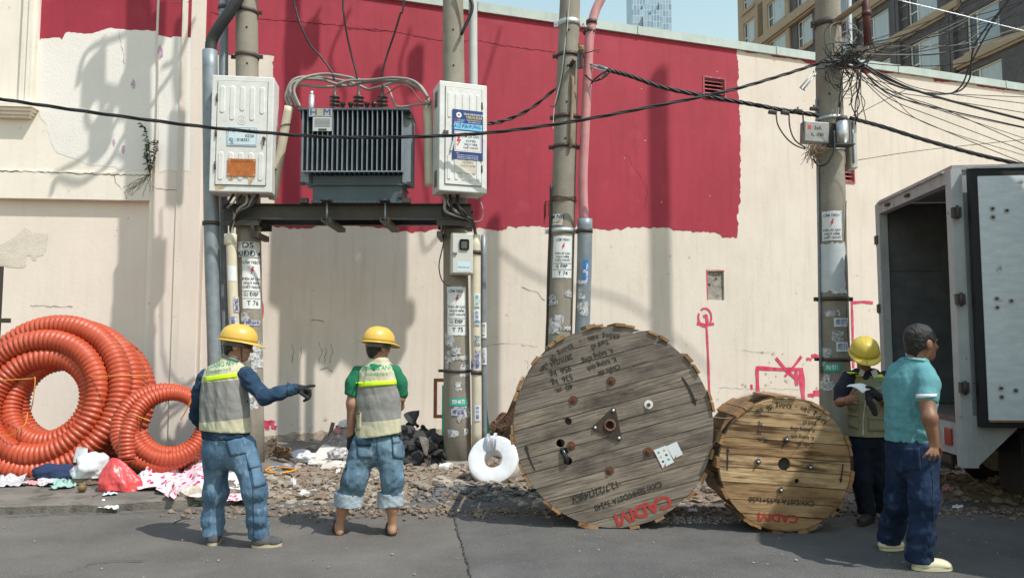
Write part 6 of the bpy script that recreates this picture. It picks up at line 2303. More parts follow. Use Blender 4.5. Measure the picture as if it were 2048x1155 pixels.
# brown soil heap behind the big drum
so = MB()
q = atZ(1010, 880)
so.grid(heapfn(1.05, 10.6, 1.75, 1.15, .98, 8), 90, 60)
struct(so.build('soil_heap', m_soil))
crumbs = MB()
for k in range(700):
 a, q = rnd.uniform(0, 6.283), math.sqrt(rnd.random())
 x, y = 1.05 + 1.7 * q * math.cos(a), 10.6 + 1.1 * q * math.sin(a)
 z = .98 * max(0, 1 - q * q) + rnd.uniform(-.02, .05)
 s = rnd.uniform(.01, .045)
 bm_v = [Vector((rnd.uniform(-1, 1), rnd.uniform(-1, 1), rnd.uniform(-1, 1))).normalized() * s for _ in range(4)]
 crumbs.add([Vector((x, y, z)) + w for w in bm_v], [(0, 1, 2), (0, 2, 3), (0, 3, 1), (1, 3, 2)])
stuff(tag(crumbs.build('soil_clod', m_soil), 'loose brown clods over the soil heap behind the large drum', 'soil'))
so = MB()
so.grid(heapfn(2.7, 10.2, 1.3, 1.0, .55, 11), 50, 40)
struct(so.build('soil_heap', mat('light_soil', (.27, .19, .12), (.18, .12, .075), 9, .97, .9, 40)))
# loose stones: thousands, one object per kind
def scatter(name, label, n_, fx, smin, smax, m, seed, cat='gravel', squash=.6):
 rn = random.Random(seed)
 tmpl = []
 for k in range(9):
  bm = bmesh.new()
  bmesh.ops.create_icosphere(bm, subdivisions=1, radius=1)
  pl9 = [(Vector((rn.gauss(0, 1), rn.gauss(0, 1), rn.gauss(0, 1))).normalized(), rn.uniform(.25, .7)) for _ in range(6)]
  vs = []
  for v in bm.verts:
   c = v.co.copy()
   for d, h in pl9:
    c -= d * max(0, c.dot(d) - h)
   vs.append(c * 1.3)
  fs = [[v.index for v in f.verts] for f in bm.faces]
  bm.free()
  tmpl.append((np.array(vs), np.array(fs)))
 V, F, off = [], [], 0
 for i in range(n_):
  x, y, z = fx(rn)
  s = smin + (smax - smin) * rn.random() ** 3
  R = np.array(Euler((rn.uniform(0, 6), rn.uniform(0, 6), rn.uniform(0, 6))).to_matrix())
  tv, tf = tmpl[i % 9]
  w = (tv @ R.T) * s * np.array([1, rn.uniform(.7, 1.1), squash]) + np.array([x, y, z + s * .3])
  V.append(w)
  F.append(tf + off)
  off += len(tv)
 me = bpy.data.meshes.new(name)
 me.from_pydata(np.concatenate(V).tolist(), [], np.concatenate(F).tolist())
 me.materials.append(m)
 o = bpy.data.objects.new(name, me)
 COL.objects.link(o)
 return stuff(tag(o, label, cat))
def verge(rn):
 x = rn.uniform(-2.9, 7.5)
 y = 7.25 + rn.random() ** 1.4 * 3.6
 return x, y, dirt_z(x, y)
scatter('rubble_stone', 'pale broken stones strewn over the dirt verge', 4200, verge, .006, .075, m_palestone, 2)
scatter('rubble_stone', 'brownish stones and clods strewn over the dirt verge', 6500, verge, .005, .05, m_dirt, 5)
def darkpatch(rn):
 a, q = rn.uniform(0, 6.283), math.sqrt(rn.random())
 x, y = .1 + 1.1 * q * math.cos(a), 7.55 + .42 * q * math.sin(a)
 return x, y, dirt_z(x, y) + .0
scatter('asphalt_crumb', 'dark grey asphalt crumbs beside the large drum', 2200, darkpatch, .006, .05, mat('asphalt_crumb', (.085, .083, .085), (.15, .148, .145), 20, .9), 8)
def roadgrit(rn):
 x = rn.uniform(-4.5, 4.5)
 y = 4.6 + rn.random() ** .5 * 2.7
 return x, y, .008
scatter('road_grit', 'tiny pale grit lying on the asphalt', 420, roadgrit, .002, .012, m_palestone, 12)
def whitegrit(rn):
 a, q = rn.uniform(0, 6.283), math.sqrt(rn.random())
 p_ = atZ(1400, 1042)
 return p_.x + .55 * q * math.cos(a), p_.y + .14 * q * math.sin(a), .012
scatter('spilled_grain', 'white grains spilled on the road between the drums', 900, whitegrit, .002, .007, mat('white_grain', (.7, .7, .7)), 13)
def kerbgrit(rn):
 x = rn.uniform(-3.2, 5.0)
 y = 7.02 + rn.gauss(0, .12)
 return x, y, max(.004, dirt_z(x, y))
scatter('kerb_rubble', 'crumbled stones along the broken road edge', 1900, kerbgrit, .005, .038, m_dirt, 14)
# rubble under and behind the truck
def trk_r(rn):
 x, y = rn.uniform(3.3, 7.5), rn.uniform(8.9, 11.8)
 return x, y, dirt_z(x, y) + .28 * max(0, 1 - abs(y - 10.3) / 1.3) * rn.random()
scatter('rubble_stone', 'heap of broken stones beyond the truck', 2600, trk_r, .02, .10, m_greyrock, 15)
# ================================================================== litter and small things
def crumple(label, name, cat, C, sx, sy, sz, m, seed, n=26, amp=.35, freq=3.0, group=None, flat=0.0, smooth=True):
 """bag or crumpled cloth: a blown-up lump with folds"""
 rnd = random.Random(seed)
 o3 = Vector((rnd.uniform(0, 90), rnd.uniform(0, 90), 0))
 mb = MB()
 def fn(u, v):
  th, ph = u * 2 * math.pi, v * math.pi
  d = Vector((math.sin(ph) * math.cos(th), math.sin(ph) * math.sin(th), math.cos(ph)))
  f = 1 + amp * .8 * mnoise.noise(d * freq * .6 + o3) - amp * .55 * (.35 - abs(mnoise.noise(d * freq * .9 + o3))) + amp * .16 * mnoise.noise(d * freq * 2.4 + o3)
  p_ = Vector((d.x * sx, d.y * sy, d.z * sz)) * f
  if p_.z < -sz * .45:
   p_.z = -sz * .45 + (p_.z + sz * .45) * .1
  return p_
 mb.grid(fn, n * 2, n, smooth)
 o = mb.build(name, m)
 o.location = C
 return tag(o, label, cat, group)
def rag(label, name, cat, corners, m, seed, amp=.03, n=30, out=None, group=None, freq=5, thick=.0):
 """a sheet of paper or cloth lying over four ground corners with folds"""
 a, b, c, d = [Vector(q) for q in corners]
 rnd = random.Random(seed)
 o3 = Vector((rnd.uniform(0, 90), rnd.uniform(0, 90), 0))
 mb = MB()
 def fn(u, v):
  p_ = a.lerp(b, u).lerp(d.lerp(c, u), v)
  q = Vector((u * freq, v * freq, 0)) + o3
  p_ = p_ + Vector((.5 * amp * mnoise.noise(q * 1.3), .5 * amp * mnoise.noise(q * 1.3 + o3), amp * abs(mnoise.noise(q * .55)) * 1.3 + amp * .35 * abs(mnoise.noise(Vector((q.x * 1.6 + q.y, q.y * .5, 3)))) + .004))
  return p_
 mb.grid(fn, n, n, True)
 o = mb.build(name, m, loc=tuple((a + c) / 2))
 md = o.modifiers.new('solid', 'SOLIDIFY')
 md.thickness = .0015
 return tag(o, label, cat, group)
Z0 = .09
def G(x, y, z=Z0):
 return atZ(x, y, z)
m_plastic_w = mat('translucent_white_plastic', (.68, .69, .72), (.52, .53, .56), 8, .25, spec=.6)
m_plastic_r = mat('red_plastic_bag', (.62, .075, .08), (.55, .06, .065), 6, .35, spec=.5)
m_pvcdark = mat('dark_plastic_bag', (.03, .032, .045), (.06, .06, .075), 8, .3, spec=.6)
def heart_cloth():
 m = bpy.data.materials.new('pink_printed_cloth')
 m.use_nodes = True
 n, l = m.node_tree.nodes, m.node_tree.links
 b = n['Principled BSDF']
 b.inputs['Roughness'].default_value = .85
 tc = n.new('ShaderNodeTexCoord')
 vo = n.new('ShaderNodeTexVoronoi')
 vo.inputs['Scale'].default_value = 13
 l.new(tc.outputs['Object'], vo.inputs['Vector'])
 r_ = n.new('ShaderNodeValToRGB')
 e = r_.color_ramp.elements
 e[0].position, e[0].color = .30, (.55, .02, .10, 1)
 e[1].position, e[1].color = .36, (.72, .58, .62, 1)
 l.new(vo.outputs['Distance'], r_.inputs[0])
 l.new(r_.outputs[0], b.inputs['Base Color'])
 return m
m_heart = heart_cloth()
q = G(182, 965)
# white bag: lump with a twisted neck
wb_ = thing('plastic_bag', 'white translucent plastic bag of rubbish below the big coil', 'bag', (q.x, q.y, Z0))
o = crumple('', 'bag_body', '', (0, 0, .15), .2, .17, .17, m_plastic_w, 4, amp=.42, freq=2.6)
o.parent = wb_
for k in ('label', 'category'):
 del o[k]
mb = MB()
mb.grid(lambda u, v: Vector((-.13 + .02 * v + (.07 + .05 * v * (1 - v)) * math.cos(u * 6.283) * (1 - .55 * v + .4 * v * v), .03 * math.sin(u * 6.283) * (1 - .4 * v), .22 + .15 * v + .035 * mnoise.noise(Vector((math.cos(u * 6.283) * 2, math.sin(u * 6.283) * 2, 5))) * v)), 40, 8)
mb.build('bag_neck', m_plastic_w, wb_, local=True)
mb = MB()
mb.grid(lambda u, v: Vector((-.02 + (.17 + .02 * mnoise.noise(Vector((u * 9, v * 3, 1)))) * math.cos(u * 6.283) * (1.05 - .2 * v), (.14) * math.sin(u * 6.283) * (1.05 - .2 * v), .01 + .09 * v)), 40, 6)
mb.build('soil_inside', m_dirt, wb_, local=True)
q = G(241, 978)
rb_ = thing('plastic_bag', 'bright red plastic bag slumped below the small coil', 'bag', (q.x, q.y, Z0))
def redfn(u, v):
 th = u * 2 * math.pi
 w = [(.24, 0), (.235, .1), (.19, .2), (.12, .3), (.05, .36), (.002, .375)]
 t = v * (len(w) - 1)
 k = min(int(t), len(w) - 2)
 f = t - k
 R = w[k][0] + (w[k + 1][0] - w[k][0]) * f
 z = w[k][1] + (w[k + 1][1] - w[k][1]) * f
 fold = 1 + .10 * math.sin(th * 5 + 2) * v + .16 * mnoise.noise(Vector((math.cos(th) * 2, math.sin(th) * 2, z * 6))) - .13 * abs(mnoise.noise(Vector((math.cos(th) * 4, math.sin(th) * 4, z * 9)))) + .04 * mnoise.noise(Vector((math.cos(th) * 9, math.sin(th) * 9, z * 22)))
 return Vector((R * fold * math.cos(th) * .88 - .10 * v, R * fold * math.sin(th) * .6, z * .82 + .012 * math.sin(th * 3)))
mb = MB()
mb.grid(redfn, 110, 44)
mb.build('bag_body', m_plastic_r, rb_, local=True)
crumple('dark blue cloth bundle lying under the big coil', 'cloth_bundle', 'cloth', G(95, 962) + Vector((0, .15, .06)), .26, .12, .1, mat('navy_cloth', (.02, .035, .09), rough=.9), 9)
crumple('dark crumpled plastic under the tail of the small coil', 'plastic_wrap', 'plastic', G(286, 945) + Vector((0, .1, .09)), .15, .14, .14, m_pvcdark, 12, amp=.5)
crumple('clear crumpled plastic lying before the dark wrap', 'plastic_wrap', 'plastic', G(290, 965) + Vector((0, .0, .05)), .08, .07, .08, m_plastic_w, 13, amp=.5)
crumple('brown paper scrap lodged under the small coil', 'paper_scrap', 'paper', G(272, 940) + Vector((.0, .12, .1)), .1, .05, .06, mat('brown_paper', (.3, .2, .1)), 14, amp=.5)
rag('pink cloth printed with red hearts spilling over the kerb', 'printed_cloth', 'cloth', (G(268, 978), G(420, 1000), G(425, 930), G(330, 945)), m_heart, 3, amp=.19, n=60, freq=4)
rag('pink heart-printed strip of cloth trailing from the heap', 'printed_cloth', 'cloth', (G(330, 998), G(348, 1000), G(372, 950), G(345, 950)), m_heart, 6, amp=.1, n=24, freq=3)
rag('pink printed ribbon behind the pointing worker', 'printed_cloth', 'cloth', (G(452, 1002, .05), G(500, 1004, .05), G(498, 990, .05), G(450, 988, .05)), m_heart, 7, amp=.03, n=20)
rag('white rolled cloth on top of the printed cloth', 'white_cloth', 'cloth', (G(375, 940), G(408, 936), G(412, 915), G(385, 918)), mat('white_cloth', (.68, .66, .66), rough=.9), 8, amp=.1, n=26)
crumple('white crumpled sack at the kerb left of the pointing worker', 'crumpled_sack', 'sack', G(378, 1002, .03) + Vector((0, .05, .05)), .16, .11, .085, mat('soiled_sack', (.62, .58, .5), (.3, .26, .2), 9, .8), 15, amp=.45)
rag('flat white sheet seen between the legs of the pointing worker', 'paper_sheet', 'paper', (G(452, 978, .05), G(487, 980, .05), G(484, 945, .1), G(458, 945, .1)), mat('white_paper', (.72, .72, .72), rough=.8), 16, amp=.02, n=10)
rag('clear plastic sheet at the left edge under the coil', 'plastic_wrap', 'plastic', (G(-20, 975), G(52, 972), G(50, 955), G(-10, 955)), m_plastic_w, 17, amp=.07, n=24)
rag('clear plastic scrap beside the green rag', 'plastic_wrap', 'plastic', (G(72, 972), G(120, 974), G(118, 960), G(76, 958)), m_plastic_w, 18, amp=.06, n=24)
rag('pale green rag lying before the white bag', 'green_rag', 'cloth', (G(100, 980), G(152, 975), G(150, 962), G(118, 958)), mat('pale_green_cloth', (.30, .46, .40), rough=.9), 19, amp=.07, n=24)
rag('pink scrap between two clear plastics', 'pink_scrap', 'cloth', (G(50, 970), G(72, 971), G(72, 963), G(52, 962)), mat('pink_cloth', (.6, .3, .34), rough=.9), 20, amp=.03, n=12)
rag('white face mask lying on the road by the kerb', 'face_mask', 'mask', (G(197, 1018, .03), G(238, 1021, .03), G(232, 1010, .03), G(206, 1007, .05)), mat('mask_white', (.66, .69, .72), rough=.9), 21, amp=.05, n=16)
rag('blue-white mask lying on the pavement below the red bag', 'face_mask', 'mask', (G(204, 992), G(236, 989), G(232, 985), G(208, 987)), mat('mask_blue', (.55, .66, .72), rough=.9), 22, amp=.02, n=12)
mb = MB()
mb.lathe([(.001, 0), (.03, .008), (.043, .035), (.035, .065), (.001, .078)], None, 16)
o = mb.build('rotten_fruit', mat('brown_fruit', (.20, .13, .04), (.12, .075, .03), 20, .6))
o.location = G(164, 983)
tag(o, 'small brown rotten fruit on the pavement below the white bag', 'fruit')
for k, (x0, y0, x1, y1, r_, lab, m) in enumerate(((347, 1045, 380, 1036, .006, 'thin dark stick lying on the road left of the pointing worker', m_iron), (185, 992, 215, 986, .005, 'brown twig on the pavement below the red bag', m_wire),
            (342, 1012, 405, 1004, .006, 'green cord lying along the kerb', m_greenlab), (70, 968, 118, 950, .012, 'yellow strap end poking out below the big coil', m_strap))):
 mb = MB()
 a_, b_ = G(x0, y0, .095 if k in (1, 3) else .02), G(x1, y1, .095 if k in (1, 3) else .02)
 mb.tube(spline([a_, a_.lerp(b_, .5) + Vector((0, .02, .01)), b_], 6), r_, 6)
 tag(mb.build(('stick', 'twig', 'cord', 'strap_end')[k], m, loc=tuple(a_)), lab, ('stick', 'twig', 'cord', 'strap')[k])
# ---------------- rubbish strewn by the wall between the workers
rag('dark brown cardboard sheet by the T 76 pole foot', 'cardboard', 'cardboard', (G(520, 925, .05), G(560, 905, .12), G(552, 880, .3), G(520, 890, .25)), mat('dark_card', (.10, .075, .055), rough=.95), 31, amp=.06, n=14)
rag('crumpled brown cardboard beside the dark sheet', 'cardboard', 'cardboard', (G(545, 918, .08), G(585, 925, .08), G(578, 905, .22), G(552, 897, .22)), mat('brown_card', (.26, .18, .11), rough=.95), 32, amp=.1, n=18)
mb = MB()
c = G(600, 916, .1)
mb.lathe([(.001, .07), (.1, .075), (.145, .05), (.15, .0), (.12, -.02)], Matrix.Translation(c) @ Matrix.Rotation(rad(25), 4, 'X'), 22)
o = mb.build('old_cap', mat('grey_blue_felt', (.13, .14, .18), rough=.9), loc=tuple(c))
tag(o, 'grey round cap lying in the rubbish by the wall', 'cap')
crumple('clear plastic bag beside the grey cap', 'plastic_wrap', 'plastic', G(612, 922, .1) + Vector((0, 0, .04)), .12, .1, .08, m_plastic_w, 34, amp=.5)
mb = MB()
qs = [G(615, 932, .06), G(680, 934, .06), G(695, 897, .12), G(645, 893, .14)]
mb.prism([q + Vector((0, 0, .02)) for q in qs], (0, 0, .018))
o = mb.build('white_board', mat('white_board', (.66, .63, .58), (.55, .52, .47), 6, .7, spots=(.3, .28, .25), spot_scale=14), loc=tuple(qs[0]))
tag(o, 'flat white board lying in the rubble by the wall', 'board')
mb = MB()
qs = [G(640, 942, .05), G(708, 938, .05), G(708, 926, .06), G(648, 930, .06)]
mb.prism([q + Vector((0, 0, .01)) for q in qs], (0, 0, .03))
tag(mb.build('white_board', mat('chipped_board', (.60, .56, .5), (.48, .44, .39), 8, .8), loc=tuple(qs[0])), 'chipped white plank lying in front of the flat board', 'board')
crumple('grey crumpled plastic on the white board', 'plastic_wrap', 'plastic', G(674, 917, .12) + Vector((0, 0, .05)), .11, .09, .085, mat('grey_plastic', (.30, .29, .30), (.45, .44, .45), 14, .4), 36, amp=.55, freq=3.5)
for k, (x, y, L, a_, b_, mm, lab) in enumerate(((672, 880, .42, .9, .3, m_batten, 'broken reddish timber leaning in the wall rubbish'), (684, 872, .36, 1.25, -.4, m_tfloor, 'dark timber stub in the wall rubbish'), (660, 868, .34, .25, .5, m_tfloor, 'dark flat timber across the wall rubbish'),
           (690, 850, .26, 1.4, .2, m_batten, 'short timber stub standing in the wall rubbish'))):
 mb = MB()
 M = Matrix.Translation(atY(x, y, 10.6)) @ Matrix.Rotation(b_, 4, 'Z') @ Matrix.Rotation(a_, 4, 'Y')
 mb.box((-.02, -.03, -L / 2), (.02, .03, L / 2), M)
 tag(mb.build('timber_scrap', mm, loc=tuple(M.translation)), lab, 'timber')
mb = MB()
mb.grid(heapfn(atY(690, 880, 10.6).x, 10.65, .45, .5, .42, 5), 24, 24)
stuff(tag(mb.build('rubbish_heap', mat('mixed_rubbish', (.30, .27, .25), (.17, .14, .13), 14, .9, .8, 30, spots=(.5, .42, .42), spot_scale=18)), 'mixed rubbish heap against the wall behind the second worker', 'rubbish'))
for k, (x, y, s, mm, lab) in enumerate(((690, 848, .09, m_plastic_w, 'white plastic scrap on top of the wall rubbish'), (676, 862, .07, mat('pink_plastic', (.5, .2, .22), rough=.5), 'pinkish plastic scrap in the wall rubbish'), (705, 862, .1, m_plastic_w, 'torn white bag beside the timber stubs'))):
 crumple(lab, 'plastic_wrap', 'plastic', atY(x, y, 10.45), s, s * .8, s * .7, mm, 50 + k, amp=.5)
for k, (x, y, w_, h_, lab, mm) in enumerate(((617, 986, 38, 8, 'white paper scrap on the dirt between the two workers', 'white_paper'), (586, 970, 14, 20, 'clear plastic cup scrap standing on the dirt', None), (722, 978, 22, 10, 'white broken tile on the dirt behind the second worker', 'white_paper'),
           (680, 945, 18, 10, 'white foam bit below the boards', 'white_paper'), (893, 932, 30, 8, 'pale tile fragment left of the T 75 pole', 'white_paper'), (822, 922, 8, 12, 'small red plastic cup beside the grey lumps', 'r'),
           (1386, 1022, 20, 5, 'white scrap on the road between the drums', 'white_paper'), (1915, 1015, 22, 6, 'white scrap on the road behind the man in the blue shirt', 'white_paper'), (1896, 980, 26, 8, 'pinkish rag in the rubble by the truck', 'p'),
           (990, 895, 12, 10, 'orange scrap beside the soil heap', 'o'))):
 mm_ = MATS['white_paper'] if mm == 'white_paper' else (m_plastic_w if mm is None else m_plastic_r if mm == 'r' else MATS['pink_cloth'] if mm == 'p' else m_batten)
 rag(lab, 'scrap', 'scrap', (G(x - w_ / 2, y + h_ / 2, .06 if y < 1000 else .012), G(x + w_ / 2, y + h_ / 3, .06 if y < 1000 else .012), G(x + w_ / 2.4, y - h_ / 2, .1 if y < 1000 else .02), G(x - w_ / 2.4, y - h_ / 2, .09 if y < 1000 else .02)), mm_, 70 + k, amp=.03, n=10)
# orange and blue cords in the rubbish
for k, (pts, mm, lab) in enumerate(((((530, 940), (545, 933), (575, 935), (592, 938), (570, 944), (540, 944), (530, 940)), m_strap, 'orange cord loop in the rubbish by the T 76 pole'), (((545, 935), (560, 931), (580, 934), (590, 930)), mat('blue_cord', (.03, .15, .4)), 'blue cord in the rubbish by the T 76 pole'))):
 mb = MB()
 mb.tube(spline([G(x, y, .1) for x, y in pts], 6), .012, 6)
 tag(mb.build('cord', mm, loc=tuple(G(*pts[0], .1))), lab, 'cord')
# white wrapped ring of cable by the big drum
ring = thing('cable_ring', 'ring of cable wrapped in white tape leaning between T 75 pole and drum', 'cable ring', tuple(G(990, 965, .05)))
C = atY(986, 917, 8.25)
nz_ = Vector((-.13, -.86, .5)).normalized()
xx_ = Vector((1, -.1, 0)).cross(nz_).cross(nz_) * -1
xx_ = (Vector((1, 0, 0)) - nz_ * nz_.x).normalized()
MR = frame(C, xx_, nz_.cross(xx_))
mb = MB()
prof = [(.10, -.17), (.10, -.008), (.101, .006), (.108, .011), (.118, .012), (.225, .010), (.248, .008), (.262, .002), (.27, -.012), (.276, -.03), (.28, -.09), (.277, -.15), (.262, -.17), (.10, -.17)]
for pr in ([(.10, -.17), (.10, -.03), (.10, .0)], [(.10, .0), (.104, .008), (.112, .012), (.23, .012), (.262, .010), (.275, .002)], [(.275, .002), (.283, -.02), (.288, -.09), (.286, -.16), (.28, -.175)], [(.28, -.175), (.10, -.17)]):
 mb.lathe(pr, MR, 64)
mb.v = [tuple(Vector(v) + .004 * Vector((mnoise.noise(Vector(v) * 14), mnoise.noise(Vector(v) * 14 + Vector((9, 0, 0))), mnoise.noise(Vector(v) * 14 + Vector((0, 9, 0)))))) for v in mb.v]
mb.build('wrapped_body', mat('white_wrap', (.72, .73, .74), (.60, .61, .62), 5, .3, .15, 25, spec=.6), ring)
for k, a_ in enumerate((1.75, 1.45)):
 mb = MB()
 def tfn(u, v, a_=a_):
  r_ = .09 + .2 * v
  return MR @ Vector((r_ * math.cos(a_ + (u - .5) * .45 * (1 - .8 * v)), r_ * math.sin(a_ + (u - .5) * .45 * (1 - .8 * v)), .02 + .05 * math.sin(v * 2.8) + .01 * math.sin(u * 20)))
 mb.grid(tfn, 12, 14)
 mb.build('tape_flap', m_plastic_w, ring)
# brown wooden frame and green board by the T 75 pole
mb = MB()
a_, b_ = atY(868, 756, 11.2), atY(893, 835, 11.2)
t_ = .05
for lo, hi in (((a_.x, 11.15, b_.z), (a_.x + t_, 11.2, a_.z)), ((a_.x + t_, 11.15, a_.z - t_), (b_.x, 11.2, a_.z)), ((a_.x + t_, 11.15, b_.z), (b_.x, 11.2, b_.z + t_))):
 mb.box(lo, hi)
tag(mb.build('wooden_frame', mat('brown_varnish', (.16, .055, .03), (.1, .035, .02), 6, .5), loc=tuple(b_)), 'brown wooden frame leaning on the wall behind the T 75 pole', 'frame')
mb = MB()
a_, b_ = atY(884, 770, 10.9), atY(979, 905, 10.9)
mb.box((atY(884, 800, 10.9).x, 10.9, 0), (atY(889, 800, 10.9).x, 10.95, a_.z))
tag(mb.build('green_batten', m_greenlab, loc=tuple(b_)), 'narrow green batten left of the T 75 pole', 'batten')
mb = MB()
q = [atY(972, 800, 10.1), atY(973, 868, 10.1), atY(980, 868, 10.1)]
mb.prism([atY(970, 780, 10.1), atY(978, 850, 10.1), atY(980, 885, 10.1), atY(970, 885, 10.1)], (0, .04, 0))
tag(mb.build('green_board', m_greenlab, loc=tuple(q[0])), 'green board corner right of the thin galvanised pipe', 'board')
# black post with bracket at the left edge
mb = MB()
a_, b_ = atY(1, 532, 8.2), atY(1, 640, 8.2)
mb.box((a_.x - .02, 8.2, b_.z - .9), (a_.x + .012, 8.24, a_.z))
mb.box((a_.x + .013, 8.2, atY(1, 645, 8.2).z), (a_.x + .12, 8.24, atY(1, 636, 8.2).z))
mb.box((a_.x - .02, 8.2, 0.05), (a_.x + .012, 8.24, b_.z - .901))
tag(mb.build('steel_post', m_iron, loc=(a_.x, 8.2, .08)), 'black steel post with a short arm at the left edge', 'post')
# ------------------------------------------------------------------ weed growing out of the facade ledge
wd = thing('wall_weed', 'leafy green weed growing from the facade ledge', 'plant', tuple(onfac(300, 348, .02)))
m_leaf = mat('weed_leaf', (.055, .10, .035), (.035, .07, .025), 30, .5)
rnd = random.Random(6)
stems = [spline([onfac(300, 348, .03), onfac(300, 320, .10), onfac(297, 290, .13), onfac(290, 262, .14), onfac(283, 248, .14)], 8),
  spline([onfac(300, 345, .03), onfac(306, 322, .10), onfac(312, 300, .14), onfac(314, 280, .15)], 8),
  spline([onfac(299, 345, .03), onfac(294, 322, .08), onfac(294, 300, .16), onfac(300, 284, .18)], 8)]
for P in stems:
 mb = MB()
 mb.tube(P, [.007 - .005 * i / len(P) for i in range(len(P))], 5)
 mb.build('stem', mat('weed_stem', (.10, .10, .04)), wd)
lf = MB()
for P in stems:
 for i in range(3, len(P)):
  for k in range(2):
   a_ = rnd.uniform(0, 6.283)
   d = Vector((math.cos(a_), -.5 - .5 * rnd.random(), rnd.uniform(-.5, .4))).normalized()
   L = rnd.uniform(.05, .085)
   w_ = L * .24
   s_ = d.cross(Vector((0, 0, 1))).normalized()
   u_ = s_.cross(d)
   o = P[i]
   lf.add([o, o + d * L * .4 + s_ * w_ - u_ * .008, o + d * L * .5 + u_ * .006, o + d * L * .4 - s_ * w_ - u_ * .008, o + d * L - u_ * .02], [(0, 1, 2), (0, 2, 3), (1, 4, 2), (2, 4, 3)], smooth=True)
stuff(lf.build('leaf', m_leaf, wd))
# ================================================================== overhead cables, pole-four gear, tangle
def twin(name, label, pts, r, m=None, cat='cable', group=None, strands=3, lay=.014):
 """bundle of strands twisted round each other along one path: a single cable"""
 P = spline([atY(*q) for q in pts], 14)
 mb = MB()
 for k in range(strands):
  Q = []
  for i, p_ in enumerate(P):
   a = i * .35 + 6.283 * k / strands
   Q.append(p_ + Vector((0, math.cos(a) * lay, math.sin(a) * lay)))
  mb.tube(Q, r, 6)
 o = mb.build(name, m or m_blacksheath, loc=tuple(P[0]))
 return tag(o, label, cat, group)
def long_cable(pts, r, lay, label, strands=3, group=None, m=None, name='overhead_cable'):
 P = [atY(*q) for q in pts]
 mb = MB()
 S_ = spline(P, 40)
 for k in range(strands):
  Q = []
  for i, p_ in enumerate(S_):
   a = i * .16 + 6.283 * k / strands
   Q.append(p_ + Vector((0, math.cos(a) * lay, math.sin(a) * lay)))
  mb.tube(Q, r, 6)
 return tag(mb.build(name, m or m_blacksheath, loc=tuple(P[0])), label, 'cable', group)
long_cable([(-2200, -190, 7.0), (-1100, 10, 7.5), (-400, 135, 8.0), (-80, 186, 8.2), (0, 198, 8.25), (200, 227, 8.4), (430, 256, 8.6), (640, 273, 8.7), (800, 274, 8.75), (960, 267, 8.8), (1120, 247, 8.85), (1280, 218, 8.9), (1450, 183, 8.95), (1560, 152, 9.0), (1640, 126, 9.02)],
  .011, .011, 'long black cable sagging across cabinets and transformer to the right pole')
long_cable([(972, 248, 9.2), (1010, 241, 9.25), (1060, 218, 9.3), (1112, 177, 9.35)], .012, .013, 'black cable from the second cabinet rising to the leaning pole', 2)
cl1 = long_cable([(1215, 140, 9.3), (1260, 152, 9.28), (1330, 176, 9.25), (1420, 194, 9.2), (1500, 208, 9.15), (1570, 221, 9.1), (1638, 231, 9.0)], .012, .017, 'thick black cable bundle between the leaning and right poles', 4)
long_cable([(1700, 236, 9.0), (1760, 252, 9.05), (1850, 280, 9.1), (1940, 305, 9.2), (2020, 324, 9.3), (2150, 352, 9.5)], .012, .015, 'thick black cable bundle from the right pole past the truck roof', 4)
# dead-end clamp at the leaning pole
dc = thing('strain_clamp', 'galvanised strain clamp anchoring cables to the leaning pole', 'clamp', tuple(atY(1180, 130, 9.35)))
for k, (pts, r_) in enumerate((([(1180, 128, 9.35), (1200, 134, 9.33), (1212, 139, 9.3)], .012), ([(1181, 134, 9.35), (1200, 140, 9.33), (1214, 142, 9.3)], .012), ([(1196, 132, 9.33), (1212, 138, 9.31), (1226, 142, 9.3)], .022))):
 mb = MB()
 mb.tube([atY(*q) for q in pts], r_, 7)
 mb.build('clamp_arm', m_zinc if k < 2 else m_galv, dc)
for k, pts in enumerate(([(1216, 140, 9.3), (1200, 150, 9.3), (1188, 160, 9.32), (1182, 168, 9.34)], [(1222, 142, 9.28), (1206, 156, 9.28), (1186, 162, 9.3), (1170, 150, 9.32)], [(1212, 146, 9.3), (1203, 158, 9.28), (1197, 156, 9.28)])):
 cable('jumper_cable', 'short black jumper looping at the strain clamp of the leaning pole', pts, .012, m_blacksheath, group='jumpers at the leaning pole clamp')
hk = thing('pole_bracket', 'dark bracket with hook and insulator on the leaning pole', 'bracket', tuple(atY(1160, 130, 9.3)))
mb = MB()
q = atY(1158, 118, 9.3)
mb.box((q.x - .02, 9.28, q.z - .12), (q.x + .05, 9.33, q.z + .1))
mb.build('bracket_plate', m_iron, hk)
mb = MB()
mb.tube([atY(1160, 108, 9.28), atY(1180, 104, 9.2), atY(1193, 100, 9.2), atY(1199, 99, 9.2), atY(1199, 104, 9.2), atY(1194, 104, 9.2)], .008, 6)
mb.build('hook', m_wire, hk)
mb = MB()
mb.lathe([(.001, .05), (.03, .05), (.04, .03), (.03, .02), (.045, .0), (.02, -.02)], Matrix.Translation(atY(1163, 100, 9.3)), 12)
mb.build('insulator', mat('brass_cap', (.25, .2, .1), rough=.5), hk)
mb = MB()
mb.cyl(atY(1141, 132, 9.32), atY(1150, 118, 9.2), .03, seg=10)
mb.build('grey_plug', m_steel, hk)
